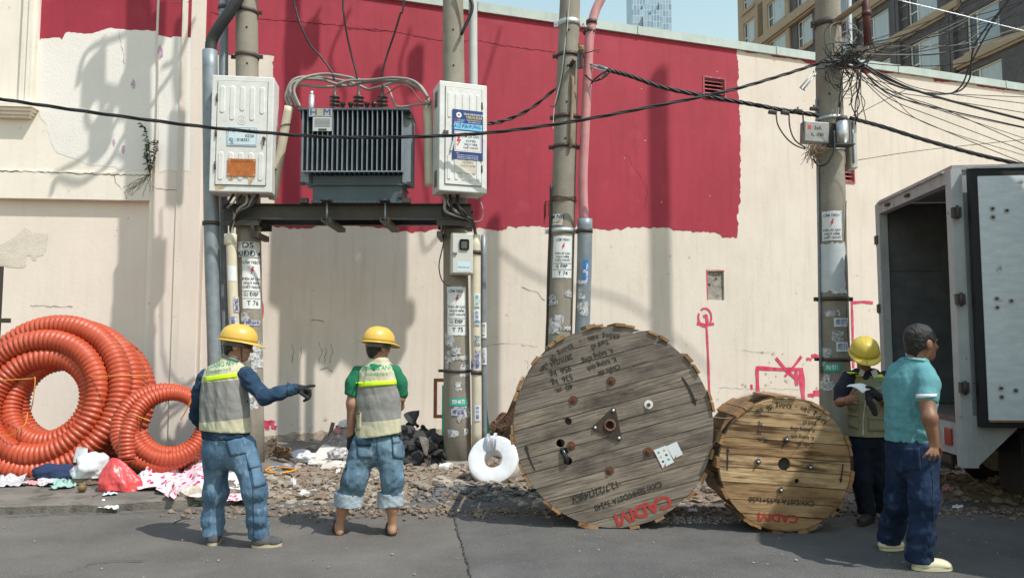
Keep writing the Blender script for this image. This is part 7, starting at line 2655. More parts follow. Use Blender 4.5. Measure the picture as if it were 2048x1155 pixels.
# loose thin wires running down the leaning pole
cable('thin_cable', 'thin pale wire hanging down the front of the leaning pole', [(1140, -20, 9.3), (1136, 40, 9.3), (1130, 90, 9.28), (1123, 150, 9.28), (1114, 190, 9.28), (1108, 220, 9.3), (1106, 260, 9.3)], .005, m_zinc)
cable('thin_cable', 'thin black wire hanging down the front of the leaning pole', [(1133, 20, 9.3), (1132, 90, 9.28), (1124, 160, 9.26), (1112, 208, 9.28), (1100, 213, 9.28)], .006, m_blacksheath)
cable('thin_cable', 'black cable running down the left flank of the leaning pole', [(1102, 370, 9.42), (1100, 450, 9.42), (1096, 560, 9.42), (1094, 690, 9.42)], .016, m_blacksheath)
# ------------------------------------------------------------------ boxes on the right pole
jb = thing('junction_box', 'grey metal junction box with felt-pen writing on the right pole', 'junction box', tuple(atY(1633, 285, 8.95)), (math.pi / 2, 0, rad(4)))
q0, q1 = atY(1602, 242, 8.95), atY(1655, 284, 8.95)
w_, h_ = q1.x - q0.x, q0.z - q1.z
mjb = mat('galvanised_box', (.33, .33, .32), (.26, .26, .25), 8, .55, .1, 30, metal=.3)
mb = MB()
mb.bbox((-w_ / 2, 0, -.12), (w_ / 2, h_, 0), .008, Matrix.Rotation(rad(-3), 4, 'Z'))
mb.build('case', mjb, jb, local=True)
mb = MB()
mb.bbox((-w_ / 2 + .01, .012, .0005), (w_ / 2 - .02, h_ - .012, .008), .003, Matrix.Rotation(rad(-3), 4, 'Z'))
lid = mb.build('lid', mjb, jb, local=True)
mb = MB()
add_text(mb, '3aK', Matrix.Translation((.02, h_ * .68, .0095)), .065, .01)
add_text(mb, 'K. 030', Matrix.Translation((.01, h_ * .36, .0095)), .06, .01)
stuff(mb.build('felt_pen_writing', m_black, lid, local=True))
mb = MB()
mb.box((-.11, h_ * .62, .008), (-.065, h_ * .82, .0095))
mb.build('red_label', m_bolt, lid, local=True)
tc_ = thing('amplifier', 'silver cylinder amplifier on a bracket right of the junction box', 'amplifier', tuple(atY(1683, 295, 8.95)))
a_, b_ = atY(1684, 243, 8.93), atY(1684, 290, 8.93)
mb = MB()
mb.cyl((a_.x, 8.93, b_.z), (a_.x, 8.93, a_.z), .072, seg=22)
mb.build('body', m_alu, tc_)
mb = MB()
mb.cyl((a_.x, 8.93, a_.z + .001), (a_.x, 8.93, a_.z + .06), .074, .06, seg=22)
mb.build('cap', m_iron, tc_)
mb = MB()
mb.box((a_.x - .14, 8.85, b_.z - .012), (a_.x + .12, 9.02, b_.z - .002))
mb.box((a_.x - .15, 9.0, b_.z), (a_.x - .03, 9.02, a_.z))
mb.build('bracket', m_iron, tc_)
fb2 = thing('fibre_box', 'tall pale grey box on the right flank of the right pole', 'junction box', tuple(atY(1708, 335, 9.05)))
a_, b_ = atY(1699, 234, 9.05), atY(1717, 336, 9.05)
mb = MB()
mb.bbox((a_.x, 9.05, b_.z), (b_.x, 9.22, a_.z), .015)
mb.build('case', mat('pale_grey_box', (.5, .5, .45), (.42, .42, .38), 6, .5), fb2)
mb = MB()
mb.cyl((a_.x + .03, 9.04, b_.z + .06), (a_.x + .03, 9.04, a_.z - .06), .012, seg=8)
mb.build('latch_bar', m_galv, fb2)
ns = thing('bird_nest', 'shaggy brown bird nest of twigs under the junction box', 'nest', tuple(atY(1628, 300, 8.95)))
mb = MB()
rn = random.Random(3)
for k in range(150):
 c = atY(1628 + rn.gauss(0, 9), 292 + rn.uniform(-8, 14), 8.93 + rn.uniform(-.06, .06))
 d = Vector((rn.gauss(0, .05), rn.gauss(0, .03), -abs(rn.gauss(0, .09))))
 mb.tube([c, c + d * .5 + Vector((rn.gauss(0, .02), 0, 0)), c + d], .003, 3)
stuff(mb.build('twig', mat('nest_straw', (.17, .115, .07), rough=.95), ns))
for k, (pts, lab) in enumerate((([(1552, 226, 9.05), (1556, 250, 9.0), (1572, 275, 8.95), (1590, 290, 8.95), (1610, 298, 8.95)], 'black drop wire looping left of the junction box'), ([(1578, 228, 9.05), (1580, 255, 9.0), (1590, 280, 8.95), (1612, 296, 8.95)], 'second black drop wire looping to the nest'),
        ([(1606, 231, 9.0), (1607, 250, 8.97), (1608, 262, 8.95)], 'short black wire dropping into the junction box'), ([(1668, 262, 8.9), (1668, 300, 8.85), (1655, 325, 8.85), (1638, 330, 8.88), (1626, 318, 8.9)], 'thick black loop hanging below the junction box'))):
 cable('drop_wire', lab, pts, .009 if k < 3 else .013, m_blacksheath)
for k, (x, y) in enumerate(((1545, 225), (1570, 226), (1596, 222), (1628, 218))):
 mb = MB()
 c = atY(x, y, 9.03)
 mb.bbox((-.05, -.025, -.02), (.05, .025, .02), .006, Matrix.Translation(c) @ Matrix.Rotation(.15, 4, 'Y'))
 mb.cyl(c, c + Vector((0, 0, .05)), .012, seg=6)
 tag(mb.build('tap_connector', m_blacksheath, loc=tuple(c)), ('leftmost', 'second', 'third', 'rightmost')[k] + ' black tap connector on the bundle left of the right pole', 'connector', 'tap connectors on the cable bundle')
# arm, riser and stub pipe at the top of the right pole
ar_ = thing('rusty_outrigger', 'rusty pipe arm with brown stub clamped near the top of the right pole', 'bracket', tuple(atY(1672, 45, 9.0)))
mb = MB()
mb.tube([atY(1668, 46, 9.05), atY(1700, 22, 8.9), atY(1728, 0, 8.75)], .04, 12)
mb.build('arm', mat('tan_pipe', (.30, .22, .15), (.22, .16, .11), 6, .7), ar_)
mb = MB()
mb.tube([atY(1728, -40, 8.75), atY(1733, 30, 8.75), atY(1736, 90, 8.75)], .045, 14)
mb.lathe([(.046, -.03), (.055, -.03), (.055, .03), (.046, .03)], Matrix.Translation(atY(1733, 28, 8.75)), 14)
mb.build('stub_pipe', mat('oxide_red_pipe', (.085, .022, .02), (.06, .018, .016), 6, .55), ar_)
mb = MB()
mb.tube([atY(1668, 128, 9.05), atY(1700, 108, 8.95), atY(1735, 90, 8.8)], .036, 12)
mb.build('lower_arm', mat('concrete_grey_pipe', (.26, .23, .19), rough=.8), ar_)
pipe('steel_conduit', 'short galvanised riser right of the right pole top', [(1697, -40, 9.25), (1698, 20, 9.25), (1699, 70, 9.25), (1700, 105, 9.25)], .034, m_zinc)
for k, (x0, y0, x1, y1) in enumerate(((1630, 140, 1600, 176), (1634, 145, 1606, 180))):
 mb = MB()
 mb.tube([atY(x0, y0, 9.0), atY(x1, y1, 9.0), atY(x1 + 4, y1 + 2, 9.0)], .010, 6)
 tag(mb.build('bracket_rod', m_zinc, loc=tuple(atY(x0, y0, 9.0))), ('upper' if k == 0 else 'lower') + ' bent steel rod sticking out left of the right pole', 'rod')
# wires fanning out of the tangle to the upper right
rn = random.Random(23)
for k in range(17):
 x0, y0 = 1690 + rn.uniform(-12, 45), 105 + rn.uniform(-15, 22)
 x2, y2 = 2090 + rn.uniform(-60, 60), rn.uniform(-110, 60)
 xm, ym = (x0 + x2) / 2 + rn.uniform(-30, 30), (y0 + y2) / 2 + rn.uniform(10, 42)
 cable('service_wire', 'thin black service wire fanning from the tangle to the upper right', [(x0, y0, 9.0), ((x0 + xm) / 2, (y0 + ym) / 2 + rn.uniform(2, 12), 8.9), (xm, ym, 8.7), ((x2 + xm) / 2, (y2 + ym) / 2 + rn.uniform(0, 8), 8.4), (x2, y2, 8.1)],
  rn.choice((.004, .005, .006)), m_blacksheath if k % 5 else m_greysheath, cat='wire', group='service wires up to the right')
for k in range(11):
 x0, y0 = 1690 + rn.uniform(-5, 40), 118 + rn.uniform(-10, 30)
 x2, y2 = 2080, 200 + k * 14 + rn.uniform(-8, 8)
 xm, ym = 1870 + rn.uniform(-25, 25), 178 + k * 7 + rn.uniform(-8, 8)
 cable('service_wire', 'thin black service wire sagging from the tangle over the truck', [(x0, y0, 9.0), (1775 + rn.uniform(-10, 10), (y0 + ym) / 2 + rn.uniform(0, 14), 9.0), (xm, ym, 9.1), (x2, y2, 9.3)],
  rn.choice((.004, .005, .009)) if k != 3 else .016, m_blacksheath, cat='wire', group='service wires down to the right')
for k, pts in enumerate(([(1700, 116, 8.95), (1790, 170, 8.9), (1880, 188, 8.8), (1920, 175, 8.7), (1945, 120, 8.5), (1990, 40, 8.3), (2060, -60, 8.1)], [(1710, 120, 8.95), (1830, 180, 8.8), (1905, 186, 8.75), (1938, 160, 8.7), (1950, 90, 8.6), (2010, 10, 8.4), (2060, -50, 8.3)])):
 cable('service_wire', ('outer' if k == 0 else 'inner') + ' deep black loop swinging before the apartment windows', pts, .010, m_blacksheath, cat='wire', group='deep loops before the apartment windows')
cable('service_wire', 'pale straight wire crossing before the apartment block', [(1795, 0, 8.4), (1920, 30, 8.3), (2060, 65, 8.2)], .005, m_zinc, cat='wire')
cable('service_wire', 'thin wire running flat right of the right pole', [(1716, 320, 9.05), (1850, 300, 9.1), (2060, 278, 9.3)], .004, m_blacksheath, cat='wire')
cable('service_wire', 'thin wire rising from the pale grey box', [(1708, 232, 9.05), (1760, 205, 9.0), (1815, 178, 9.0)], .004, m_blacksheath, cat='wire')
# curls of surplus wire
for k in range(24):
 cx, cy, Y = 1695 + rn.gauss(0, 17), 128 + rn.gauss(0, 26), 8.95 + rn.uniform(-.12, .12)
 ra, rb2 = rn.uniform(9, 34), rn.uniform(12, 44)
 a0, a1 = rn.uniform(0, 6.283), rn.uniform(3.0, 6.5)
 pts = [(cx + ra * math.cos(a0 + a1 * i / 7) + rn.uniform(-4, 4), cy + rb2 * math.sin(a0 + a1 * i / 7) + rn.uniform(-4, 4), Y) for i in range(8)]
 cable('surplus_wire', 'curl of surplus wire in the tangle on the right pole', pts, rn.choice((.0035, .005, .007)), m_blacksheath if k % 6 else m_greysheath, cat='wire', group='surplus wire curls on the right pole', n=6, seg=5)
for k in range(9):
 x, y = 1690 + rn.uniform(-8, 34), 130 + rn.uniform(0, 20)
 pts = [(x, y, 8.93), (x + rn.uniform(-10, 12), y + 30, 8.93), (x + rn.uniform(-12, 14), y + 62, 8.93), (x + rn.uniform(-14, 12), y + 70 + rn.uniform(0, 40), 8.95)]
 cable('surplus_wire', 'surplus wire hanging down from the tangle on the right pole', pts, rn.choice((.005, .007, .009)), m_blacksheath, cat='wire', group='hanging wires on the right pole', n=6, seg=5)
for k in range(9):
 cx, cy = 1680 + rn.gauss(0, 14), 132 + rn.gauss(0, 5)
 pts = [(cx - 28, cy + rn.uniform(-6, 8), 8.98), (cx - 8, cy + rn.uniform(-6, 6), 8.93), (cx + 14, cy - 6 + rn.uniform(-8, 6), 8.9), (cx + 40, cy - 24 + rn.uniform(-8, 8), 8.85)]
 cable('surplus_wire', 'black wire bound in the dark bundle round the right pole', pts, rn.choice((.007, .010)), m_blacksheath, cat='wire', group='bound wires on the right pole', n=5, seg=5)
# ================================================================== people
from mathutils.bvhtree import BVHTree
class Field:
 """signed-distance modelling on a grid, turned into one smooth skin with surface nets"""
 def __init__(self, lo, hi, h):
  self.h = h
  lo, hi = np.array(lo, float), np.array(hi, float)
  self.lo = np.minimum(lo, hi)
  self.n = np.ceil((np.maximum(lo, hi) - self.lo) / h).astype(int) + 1
  self.F = np.full(self.n, .15, np.float32)
  self.ax = [(self.lo[i] + h * np.arange(self.n[i])).astype(np.float32) for i in range(3)]
 def _sub(self, lo, hi, m):
  s = []
  for i in range(3):
   a = max(0, int((lo[i] - m - self.lo[i]) / self.h))
   b = min(self.n[i], int((hi[i] + m - self.lo[i]) / self.h) + 2)
   s.append(slice(a, max(a, b)))
  s = tuple(s)
  g = (self.ax[0][s[0]][:, None, None], self.ax[1][s[1]][None, :, None], self.ax[2][s[2]][None, None, :])
  return s, g
 def _join(self, s, d, k, sub):
  A = self.F[s]
  if sub:
   A, d = -A, d
  h = np.clip(.5 + .5 * (d - A) / k, 0, 1)
  r = d + (A - d) * h - k * h * (1 - h)
  self.F[s] = -r if sub else r
 def cap(self, a, b, ra, rb, k=.015, sub=False):
  a, b = np.array(a, float), np.array(b, float)
  m = max(ra, rb) + .1
  s, (X, Y, Z) = self._sub(np.minimum(a, b), np.maximum(a, b), m)
  if 0 in self.F[s].shape:
   return self
  d = b - a
  L = float(d @ d) + 1e-12
  t = np.clip(((X - a[0]) * d[0] + (Y - a[1]) * d[1] + (Z - a[2]) * d[2]) / L, 0, 1)
  dist = np.sqrt((X - a[0] - t * d[0]) ** 2 + (Y - a[1] - t * d[1]) ** 2 + (Z - a[2] - t * d[2]) ** 2) - (ra + (rb - ra) * t)
  self._join(s, dist, k, sub)
  return self
 def chain(self, pts, rs, k=.015):
  for i in range(len(pts) - 1):
   self.cap(pts[i], pts[i + 1], rs[i], rs[i + 1], k)
  return self
 def ell(self, c, rx, ry, rz, R=None, k=.015, sub=False):
  """R: 3 axes (x, y, z) as rows"""
  c = np.array(c, float)
  m = max(rx, ry, rz)
  s, (X, Y, Z) = self._sub(c, c, m + .1)
  if 0 in self.F[s].shape:
   return self
  X, Y, Z = X - c[0], Y - c[1], Z - c[2]
  if R is not None:
   R = [np.array(v, float) for v in R]
   U, V, W = [X * v[0] + Y * v[1] + Z * v[2] for v in R]
  else:
   U, V, W = X, Y, Z
  k0 = np.sqrt((U / rx) ** 2 + (V / ry) ** 2 + (W / rz) ** 2)
  k1 = np.sqrt((U / rx ** 2) ** 2 + (V / ry ** 2) ** 2 + (W / rz ** 2) ** 2) + 1e-6
  self._join(s, k0 * (k0 - 1) / k1, k, sub)
  return self
 def loft(self, lev, R, k=.03, rnd=.04, sub=False):
  """upright tube of oval section: lev = [(centre, half width, half depth)] from bottom to top"""
  C = np.array([np.array(q[0], float) for q in lev])
  zs = C[:, 2]
  s, (X, Y, Z) = self._sub(C.min(0), C.max(0), .32)
  z = Z + 0 * X + 0 * Y
  zc = np.clip(Z, zs[0] + rnd, zs[-1] - rnd)
  cx, cy = np.interp(zc, zs, C[:, 0]), np.interp(zc, zs, C[:, 1])
  rx, ry = np.interp(zc, zs, [q[1] for q in lev]) - rnd, np.interp(zc, zs, [q[2] for q in lev]) - rnd
  r_, f_ = np.array(R[0]), np.array(R[1])
  U, V = (X - cx) * r_[0] + (Y - cy) * r_[1], (X - cx) * f_[0] + (Y - cy) * f_[1]
  a = np.sqrt((U / rx) ** 2 + (V / ry) ** 2) + 1e-6
  b = np.sqrt((U / rx ** 2) ** 2 + (V / ry ** 2) ** 2) + 1e-6
  d2 = a * (a - 1) / b
  dz = np.abs(Z - zc)
  d = np.sqrt(np.maximum(d2, 0) ** 2 + dz ** 2) + np.minimum(d2, 0) * (dz < 1e-9) - rnd
  self._join(s, d.astype(np.float32), k, sub)
  return self
 def cutp(self, p, n):
  """keep the side opposite to n"""
  n = np.array(n, float)
  n /= np.linalg.norm(n)
  d = (self.ax[0][:, None, None] - p[0]) * n[0] + (self.ax[1][None, :, None] - p[1]) * n[1] + (self.ax[2][None, None, :] - p[2]) * n[2]
  self.F = np.maximum(self.F, d.astype(np.float32))
  return self
 def folds(self, amp, freq, seed, stretch=(1, 1, 1), zfn=None, nw=9):
  """cloth folds: warped waves added to the distance"""
  rn = np.random.RandomState(seed)
  X, Y, Z = self.ax[0][:, None, None] * stretch[0], self.ax[1][None, :, None] * stretch[1], self.ax[2][None, None, :] * stretch[2]
  idx = np.abs(self.F) < .05
  P = np.argwhere(idx)
  x, y, z = self.ax[0][P[:, 0]] * stretch[0], self.ax[1][P[:, 1]] * stretch[1], self.ax[2][P[:, 2]] * stretch[2]
  t = np.zeros(len(P), np.float32)
  for i in range(nw):
   kx, ky, kz = rn.normal(size=3) * freq * (1 + .25 * i)
   w = 1.2 * np.sin(rn.normal() * freq * .4 * x + rn.normal() * freq * .4 * z + rn.normal() * freq * .4 * y + rn.uniform(0, 6))
   q = np.sin(kx * x + ky * y + kz * z + rn.uniform(0, 6.28) + w)
   t += (.5 * q + .9 * (.6 - np.abs(q))) / (1 + .3 * i)
  a = amp * t / 1.6
  if zfn is not None:
   a = a * zfn(self.ax[2][P[:, 2]])
  self.F[idx] += a
  return self
 def mesh(self, name):
  F = self.F
  n = self.n
  ins = F < 0
  c = np.zeros(n - 1, np.int8)
  for i in (0, 1):
   for j in (0, 1):
    for k in (0, 1):
     c += ins[i:n[0] - 1 + i, j:n[1] - 1 + j, k:n[2] - 1 + k]
  act = (c > 0) & (c < 8)
  A = np.argwhere(act)
  idx = -np.ones(n - 1, np.int64)
  idx[tuple(A.T)] = np.arange(len(A))
  acc = np.zeros((len(A), 3))
  cnt = np.zeros(len(A))
  corners = [(i, j, k) for i in (0, 1) for j in (0, 1) for k in (0, 1)]
  for a in range(8):
   for b in range(a + 1, 8):
    ca, cb = np.array(corners[a]), np.array(corners[b])
    if np.abs(ca - cb).sum() != 1:
     continue
    fa = F[tuple((A + ca).T)]
    fb = F[tuple((A + cb).T)]
    x = (fa < 0) != (fb < 0)
    t = np.where(x, fa / np.where(x, fa - fb, 1), 0)
    p_ = ca + (cb - ca) * t[:, None]
    acc[x] += p_[x]
    cnt[x] += 1
  V = self.lo + self.h * (A + acc / np.maximum(cnt, 1)[:, None])
  Q = []
  for ax in range(3):
   o1, o2 = [(1, 2), (2, 0), (0, 1)][ax]
   sl = [slice(1, n[i] - 1) for i in range(3)]
   sl[ax] = slice(0, n[ax] - 1)
   s2 = list(sl)
   s2[ax] = slice(1, n[ax])
   a, b = ins[tuple(sl)], ins[tuple(s2)]
   E = np.argwhere(a != b)
   off = np.array([1, 1, 1])
   off[ax] = 0
   E = E + off
   flip = ins[tuple(E.T)]
   d1, d2 = np.zeros(3, int), np.zeros(3, int)
   d1[o1] = 1
   d2[o2] = 1
   q = np.stack([idx[tuple((E - d1 - d2).T)], idx[tuple((E - d2).T)], idx[tuple(E.T)], idx[tuple((E - d1).T)]], 1)
   q[~flip] = q[~flip][:, ::-1]
   Q.append(q)
  Q = np.concatenate(Q)
  Q = Q[(Q >= 0).all(1)]
  return V, Q
 def build(self, name, m, root, smooth=2):
  V, Q = self.mesh(name)
  # relax a little so that the grid does not show
  if smooth:
   E = np.concatenate([Q[:, [0, 1]], Q[:, [1, 2]], Q[:, [2, 3]], Q[:, [3, 0]]])
   for _ in range(smooth):
    acc = np.zeros_like(V)
    cn = np.zeros(len(V))
    for a, b in ((0, 1), (1, 0)):
     np.add.at(acc, E[:, a], V[E[:, b]])
     np.add.at(cn, E[:, a], 1)
    V = V * .5 + .5 * acc / np.maximum(cn, 1)[:, None]
  off = np.array(wloc(root))
  me = bpy.data.meshes.new(name)
  me.from_pydata((V - off).tolist(), [], Q.tolist())
  me.polygons.foreach_set('use_smooth', [True] * len(Q))
  me.materials.append(m)
  me.update()
  o = bpy.data.objects.new(name, me)
  COL.objects.link(o)
  o.parent = root
  o_bvh[o.name] = BVHTree.FromPolygons([tuple(v) for v in V], [tuple(q) for q in Q])
  return o
o_bvh = {}
def hitpx(o, x, y, out=.004):
 r_ = ray(x, y).normalized()
 h = o_bvh[o.name].ray_cast(CAM, r_)
 if h[0] is None:
  return None
 return h[0] - r_ * out
def patch(o, name, m, quad, nu=8, nv=6, out=.004, root=None, label=None):
 """a sewn-on piece following the surface of o; quad = four picture corners (tl, tr, br, bl)"""
 a, b, c, d = [Vector(q) for q in quad]
 vs, ok = [], True
 last = None
 for j in range(nv):
  for i in range(nu):
   u, v = i / (nu - 1), j / (nv - 1)
   q = a.lerp(b, u).lerp(d.lerp(c, u), v)
   p_ = hitpx(o, q.x, q.y, out)
   if p_ is None:
    p_ = last if last is not None else atY(q.x, q.y, 6)
   last = p_
   vs.append(p_)
 mb = MB()
 mb.add(vs, [(j * nu + i, j * nu + i + 1, (j + 1) * nu + i + 1, (j + 1) * nu + i) for j in range(nv - 1) for i in range(nu - 1)], True)
 g = mb.build(name, m, root or o.parent)
 if root is None:
  pass
 md = g.modifiers.new('solid', 'SOLIDIFY')
 md.thickness = .003
 md.offset = 1
 return g
def cloth_text(o, s, x, y, size, m, ang=0.0, sx=1.0, out=.004, bold=.008):
 vs, fs = text_geo(s, size, bold, 'CENTER', sx)
 c, s_ = math.cos(ang), math.sin(ang)
 out_v = []
 for v in vs:
  p_ = hitpx(o, x + v.x * c - v.y * s_, y - (v.x * s_ + v.y * c), out)
  out_v.append(p_ if p_ is not None else atY(x, y, 6))
 mb = MB()
 mb.add(out_v, fs)
 return stuff(mb.build('printed_lettering', m, o.parent))
def axes(f, u=(0, 0, 1)):
 f = Vector(f).normalized()
 u = Vector(u)
 u = (u - f * u.dot(f)).normalized()
 r_ = f.cross(u)
 return r_, f, u
def head(F, c, f, u, neck_to, sc=1.0):
 r_, f, u = axes(f, u)
 R = (r_, f, u)
 c = Vector(c)
 class G:
  ell = staticmethod(lambda p, a, b, d, R_, k, sub=False: F0.ell(p, a * sc, b * sc, d * sc, R_, k, sub))
  cap = staticmethod(lambda p, q, a, b, k: F0.cap(p, q, a * sc, b * sc, k))
 F0, F = F, G
 r_, f, u = r_ * sc, f * sc, u * sc
 F.ell(c + u * .03 - f * .012, .075, .095, .092, R, .02)
 F.ell(c - u * .03 + f * .03, .059, .066, .086, R, .03)
 F.ell(c - u * .082 + f * .052, .038, .036, .028, R, .025)
 F.ell(c + u * .028 + f * .082, .05, .016, .012, R, .012)
 for s in (-1, 1):
  F.ell(c + u * .006 + f * .098 + r_ * s * .03, .017, .014, .012, R, .010, True)
  F.ell(c - u * .018 + f * .072 + r_ * s * .038, .02, .02, .018, R, .015)
  F.ell(c - f * .012 + r_ * s * .077 - u * .006, .011, .026, .034, R, .006)
 F.cap(c + u * .012 + f * .09, c - u * .022 + f * .112, .009, .0135, .010)
 for s in (-1, 1):
  F.ell(c - u * .026 + f * .102 + r_ * s * .012, .009, .01, .008, R, .006)
 F.ell(c - u * .050 + f * .091, .023, .010, .006, R, .004)
 F.ell(c - u * .062 + f * .089, .020, .010, .007, R, .004)
 F.cap(c - u * .05 - f * .025, Vector(neck_to), .052, .060, .025)
 return R
def hair(root, c, f, u, m, full=True, seed=1, sc=1.0):
 r_, f, u = axes(f, u)
 R = (r_, f, u)
 c = Vector(c)
 r_, f, u = r_ * sc, f * sc, u * sc
 H = Field(c - Vector((.16, .16, .18)), c + Vector((.16, .16, .2)), .006)
 H.ell(c + u * .036 - f * .016, .083 * sc, .103 * sc, .098 * sc, R, .02)
 H.ell(c - u * .03 - f * .045, .068 * sc, .055 * sc, .075 * sc, R, .03)
 H.ell(c - u * .058 + f * .092, .10 * sc, .098 * sc, .098 * sc, R, .012, True)       # face
 H.ell(c - u * .075 - f * .01, .15 * sc, .06 * sc, .05 * sc, R, .012, True)          # round the ears and nape
 for s in (-1, 1):
  H.ell(c - f * .010 + r_ * s * .085 - u * .012, .02 * sc, .03 * sc, .04 * sc, R, .01, True)
 H.folds(.004 if full else .003, 60, seed)
 return H.build('hair', m, root, 1)
def helmet(root, c, f, u, m, tilt=0.0, band=True):
 r_, f, u = axes(f, u)
 c = Vector(c) + u * .048
 n_ = 48
 def rim(a):
  return Vector(r_) * (.120 * math.sin(a)) + Vector(f) * (.146 * math.cos(a))
 def dome(U, V):
  a = U * 2 * math.pi
  ph = V * math.pi / 2
  s = math.sin(ph) ** .82
  z = .128 * math.cos(ph) ** .85
  rib = 0
  for off in (-.03, 0, .03):
   rib += .005 * math.exp(-((rim(a).dot(r_) * s - off) / .008) ** 2)
  p_ = rim(a) * s
  return c + p_ + u * (z + rib * (1 - V ** 4)) - f * .004
 hd = thing_part = MB()
 hd.grid(dome, n_ + 1, 14)
 def brim(U, V):
  a = U * 2 * math.pi
  fr = max(0, math.cos(a)) ** 2
  ext = .012 + .052 * fr
  d = rim(a).normalized()
  return c + rim(a) + d * ext * V - u * (.006 * V + .020 * fr * V) - f * .004
 hd.grid(brim, n_ + 1, 4)
 hd.grid(lambda U, V: brim(U, 1) - u * .008 * V, n_ + 1, 2)
 shell = hd.build('hard_hat', m, root)
 md = shell.modifiers.new('solid', 'SOLIDIFY')
 md.thickness = .003
 md.offset = -1
 if band:
  mb = MB()
  mb.grid(lambda U, V: c + rim(U * 6.2832) * .80 - u * (.004 + .045 * V) - f * .006, 40, 3)
  hb_ = mb.build('headband', m_pvcdark, shell)
 return shell
def shoe(root, heel, toe, m_up, m_sole, w=.046, h=.055, name='shoe'):
 heel, toe = Vector(heel), Vector(toe)
 d = (toe - heel).normalized()
 s = Vector((d.y, -d.x, 0)).normalized()
 z0 = heel.z
 up_ = Field(np.minimum(heel, toe) - .12, np.maximum(heel, toe) + .16, .006)
 a, b = heel + d * .05, toe - d * .05
 up_.ell(heel + d * .06 + Vector((0, 0, .045)), w, .06, h, (s, d, (0, 0, 1)), .02)
 up_.ell(heel.lerp(toe, .5) + Vector((0, 0, .035)), w * .98, .11, .042, (s, d, (0, 0, 1)), .03)
 up_.ell(toe - d * .06 + Vector((0, 0, .028)), w * 1.05, .06, .034, (s, d, (0, 0, 1)), .025)
 up_.cutp(heel + Vector((0, 0, .018)), (0, 0, -1))
 o = up_.build(name, m_up, root, 1)
 mb = MB()
 L = (toe - heel).length
 ol = []
 for k in range(28):
  t = k / 28 * 2 * math.pi
  x = L / 2 + math.cos(t) * (L / 2 + .004)
  wv = (w * 1.02 + .008 * (x / L - .4)) * (abs(math.sin(t)) ** .7) * (1 if math.sin(t) > 0 else -1)
  ol.append(heel + d * x + s * wv)
 mb.prism(ol, (0, 0, .024))
 mb.build('sole', m_sole, o)
 return o
def bandmat(name, stops, z0, z1, slope=(0, 0), rough=.85, bump=.25, dirty=.12):
 """cloth panels of different colour sewn one above the other. stops: (height, colour) from the bottom"""
 m = bpy.data.materials.new(name)
 m.use_nodes = True
 n, l = m.node_tree.nodes, m.node_tree.links
 b = n['Principled BSDF']
 b.inputs['Roughness'].default_value = rough
 b.inputs['Specular IOR Level'].default_value = .2
 tc = n.new('ShaderNodeTexCoord')
 sx = n.new('ShaderNodeSeparateXYZ')
 l.new(tc.outputs['Object'], sx.inputs[0])
 def ma(op, a, bb):
  q = n.new('ShaderNodeMath')
  q.operation = op
  for i, v in enumerate((a, bb)):
   if isinstance(v, (int, float)):
    q.inputs[i].default_value = v
   else:
    l.new(v, q.inputs[i])
  return q.outputs[0]
 v = ma('ADD', sx.outputs[2], ma('MULTIPLY', sx.outputs[0], slope[0]))
 v = ma('ADD', v, ma('MULTIPLY', sx.outputs[1], slope[1]))
 mr = n.new('ShaderNodeMapRange')
 mr.inputs[1].default_value, mr.inputs[2].default_value = z0, z1
 l.new(v, mr.inputs[0])
 r_ = n.new('ShaderNodeValToRGB')
 r_.color_ramp.interpolation = 'CONSTANT'
 e = r_.color_ramp.elements
 while len(e) < len(stops):
  e.new(.5)
 for i, (h, c) in enumerate(stops):
  e[i].position = min(1, max(0, (h - z0) / (z1 - z0)))
  e[i].color = (*c, 1)
 l.new(mr.outputs[0], r_.inputs[0])
 nz = n.new('ShaderNodeTexNoise')
 nz.inputs['Scale'].default_value = 9
 nz.inputs['Detail'].default_value = 5
 l.new(tc.outputs['Object'], nz.inputs['Vector'])
 mr2 = n.new('ShaderNodeMapRange')
 mr2.inputs[1].default_value, mr2.inputs[2].default_value = .5, .75
 mr2.inputs[4].default_value = dirty * 3
 l.new(nz.outputs['Fac'], mr2.inputs[0])
 mx = n.new('ShaderNodeMix')
 mx.data_type = 'RGBA'
 mx.blend_type = 'MULTIPLY'
 l.new(mr2.outputs[0], mx.inputs['Factor'])
 l.new(r_.outputs[0], mx.inputs['A'])
 mx.inputs['B'].default_value = (.62, .58, .52, 1)
 l.new(mx.outputs['Result'], b.inputs['Base Color'])
 nb_ = n.new('ShaderNodeTexNoise')
 nb_.inputs['Scale'].default_value = 22
 nb_.inputs['Detail'].default_value = 4
 l.new(tc.outputs['Object'], nb_.inputs['Vector'])
 bp = n.new('ShaderNodeBump')
 bp.inputs['Strength'].default_value = bump
 bp.inputs['Distance'].default_value = .02
 l.new(nb_.outputs['Fac'], bp.inputs['Height'])
 l.new(bp.outputs[0], b.inputs['Normal'])
 return m
def denim(name, c1, c2, c3, scale=7):
 return mat(name, c1, c2, scale, .9, .7, 13, spots=c3, spot_scale=11, spot_lim=(.56, .72), contrast=(.36, .66), stretch=(1, 1, .55), spec=.15, bdist=.022)
m_skin = mat('tanned_skin', (.37, .205, .135), (.32, .175, .112), 14, .55, .1, 90, spec=.35)
m_skin2 = mat('brown_skin', (.25, .125, .078), (.215, .105, .065), 14, .52, .1, 90, spec=.4)
m_hair = mat('black_hair', (.012, .011, .011), (.022, .02, .019), 60, .5, .5, 120, stretch=(1, 1, .3))
m_hat = mat('yellow_hard_hat', (.66, .43, .085), (.60, .385, .07), 5, .32, .04, 14, spec=.5, spots=(.45, .30, .08), spot_scale=16, spot_lim=(.66, .76))
m_hat3 = mat('mustard_hard_hat', (.58, .43, .06), (.5, .37, .05), 5, .38, .04, 14, spec=.5)
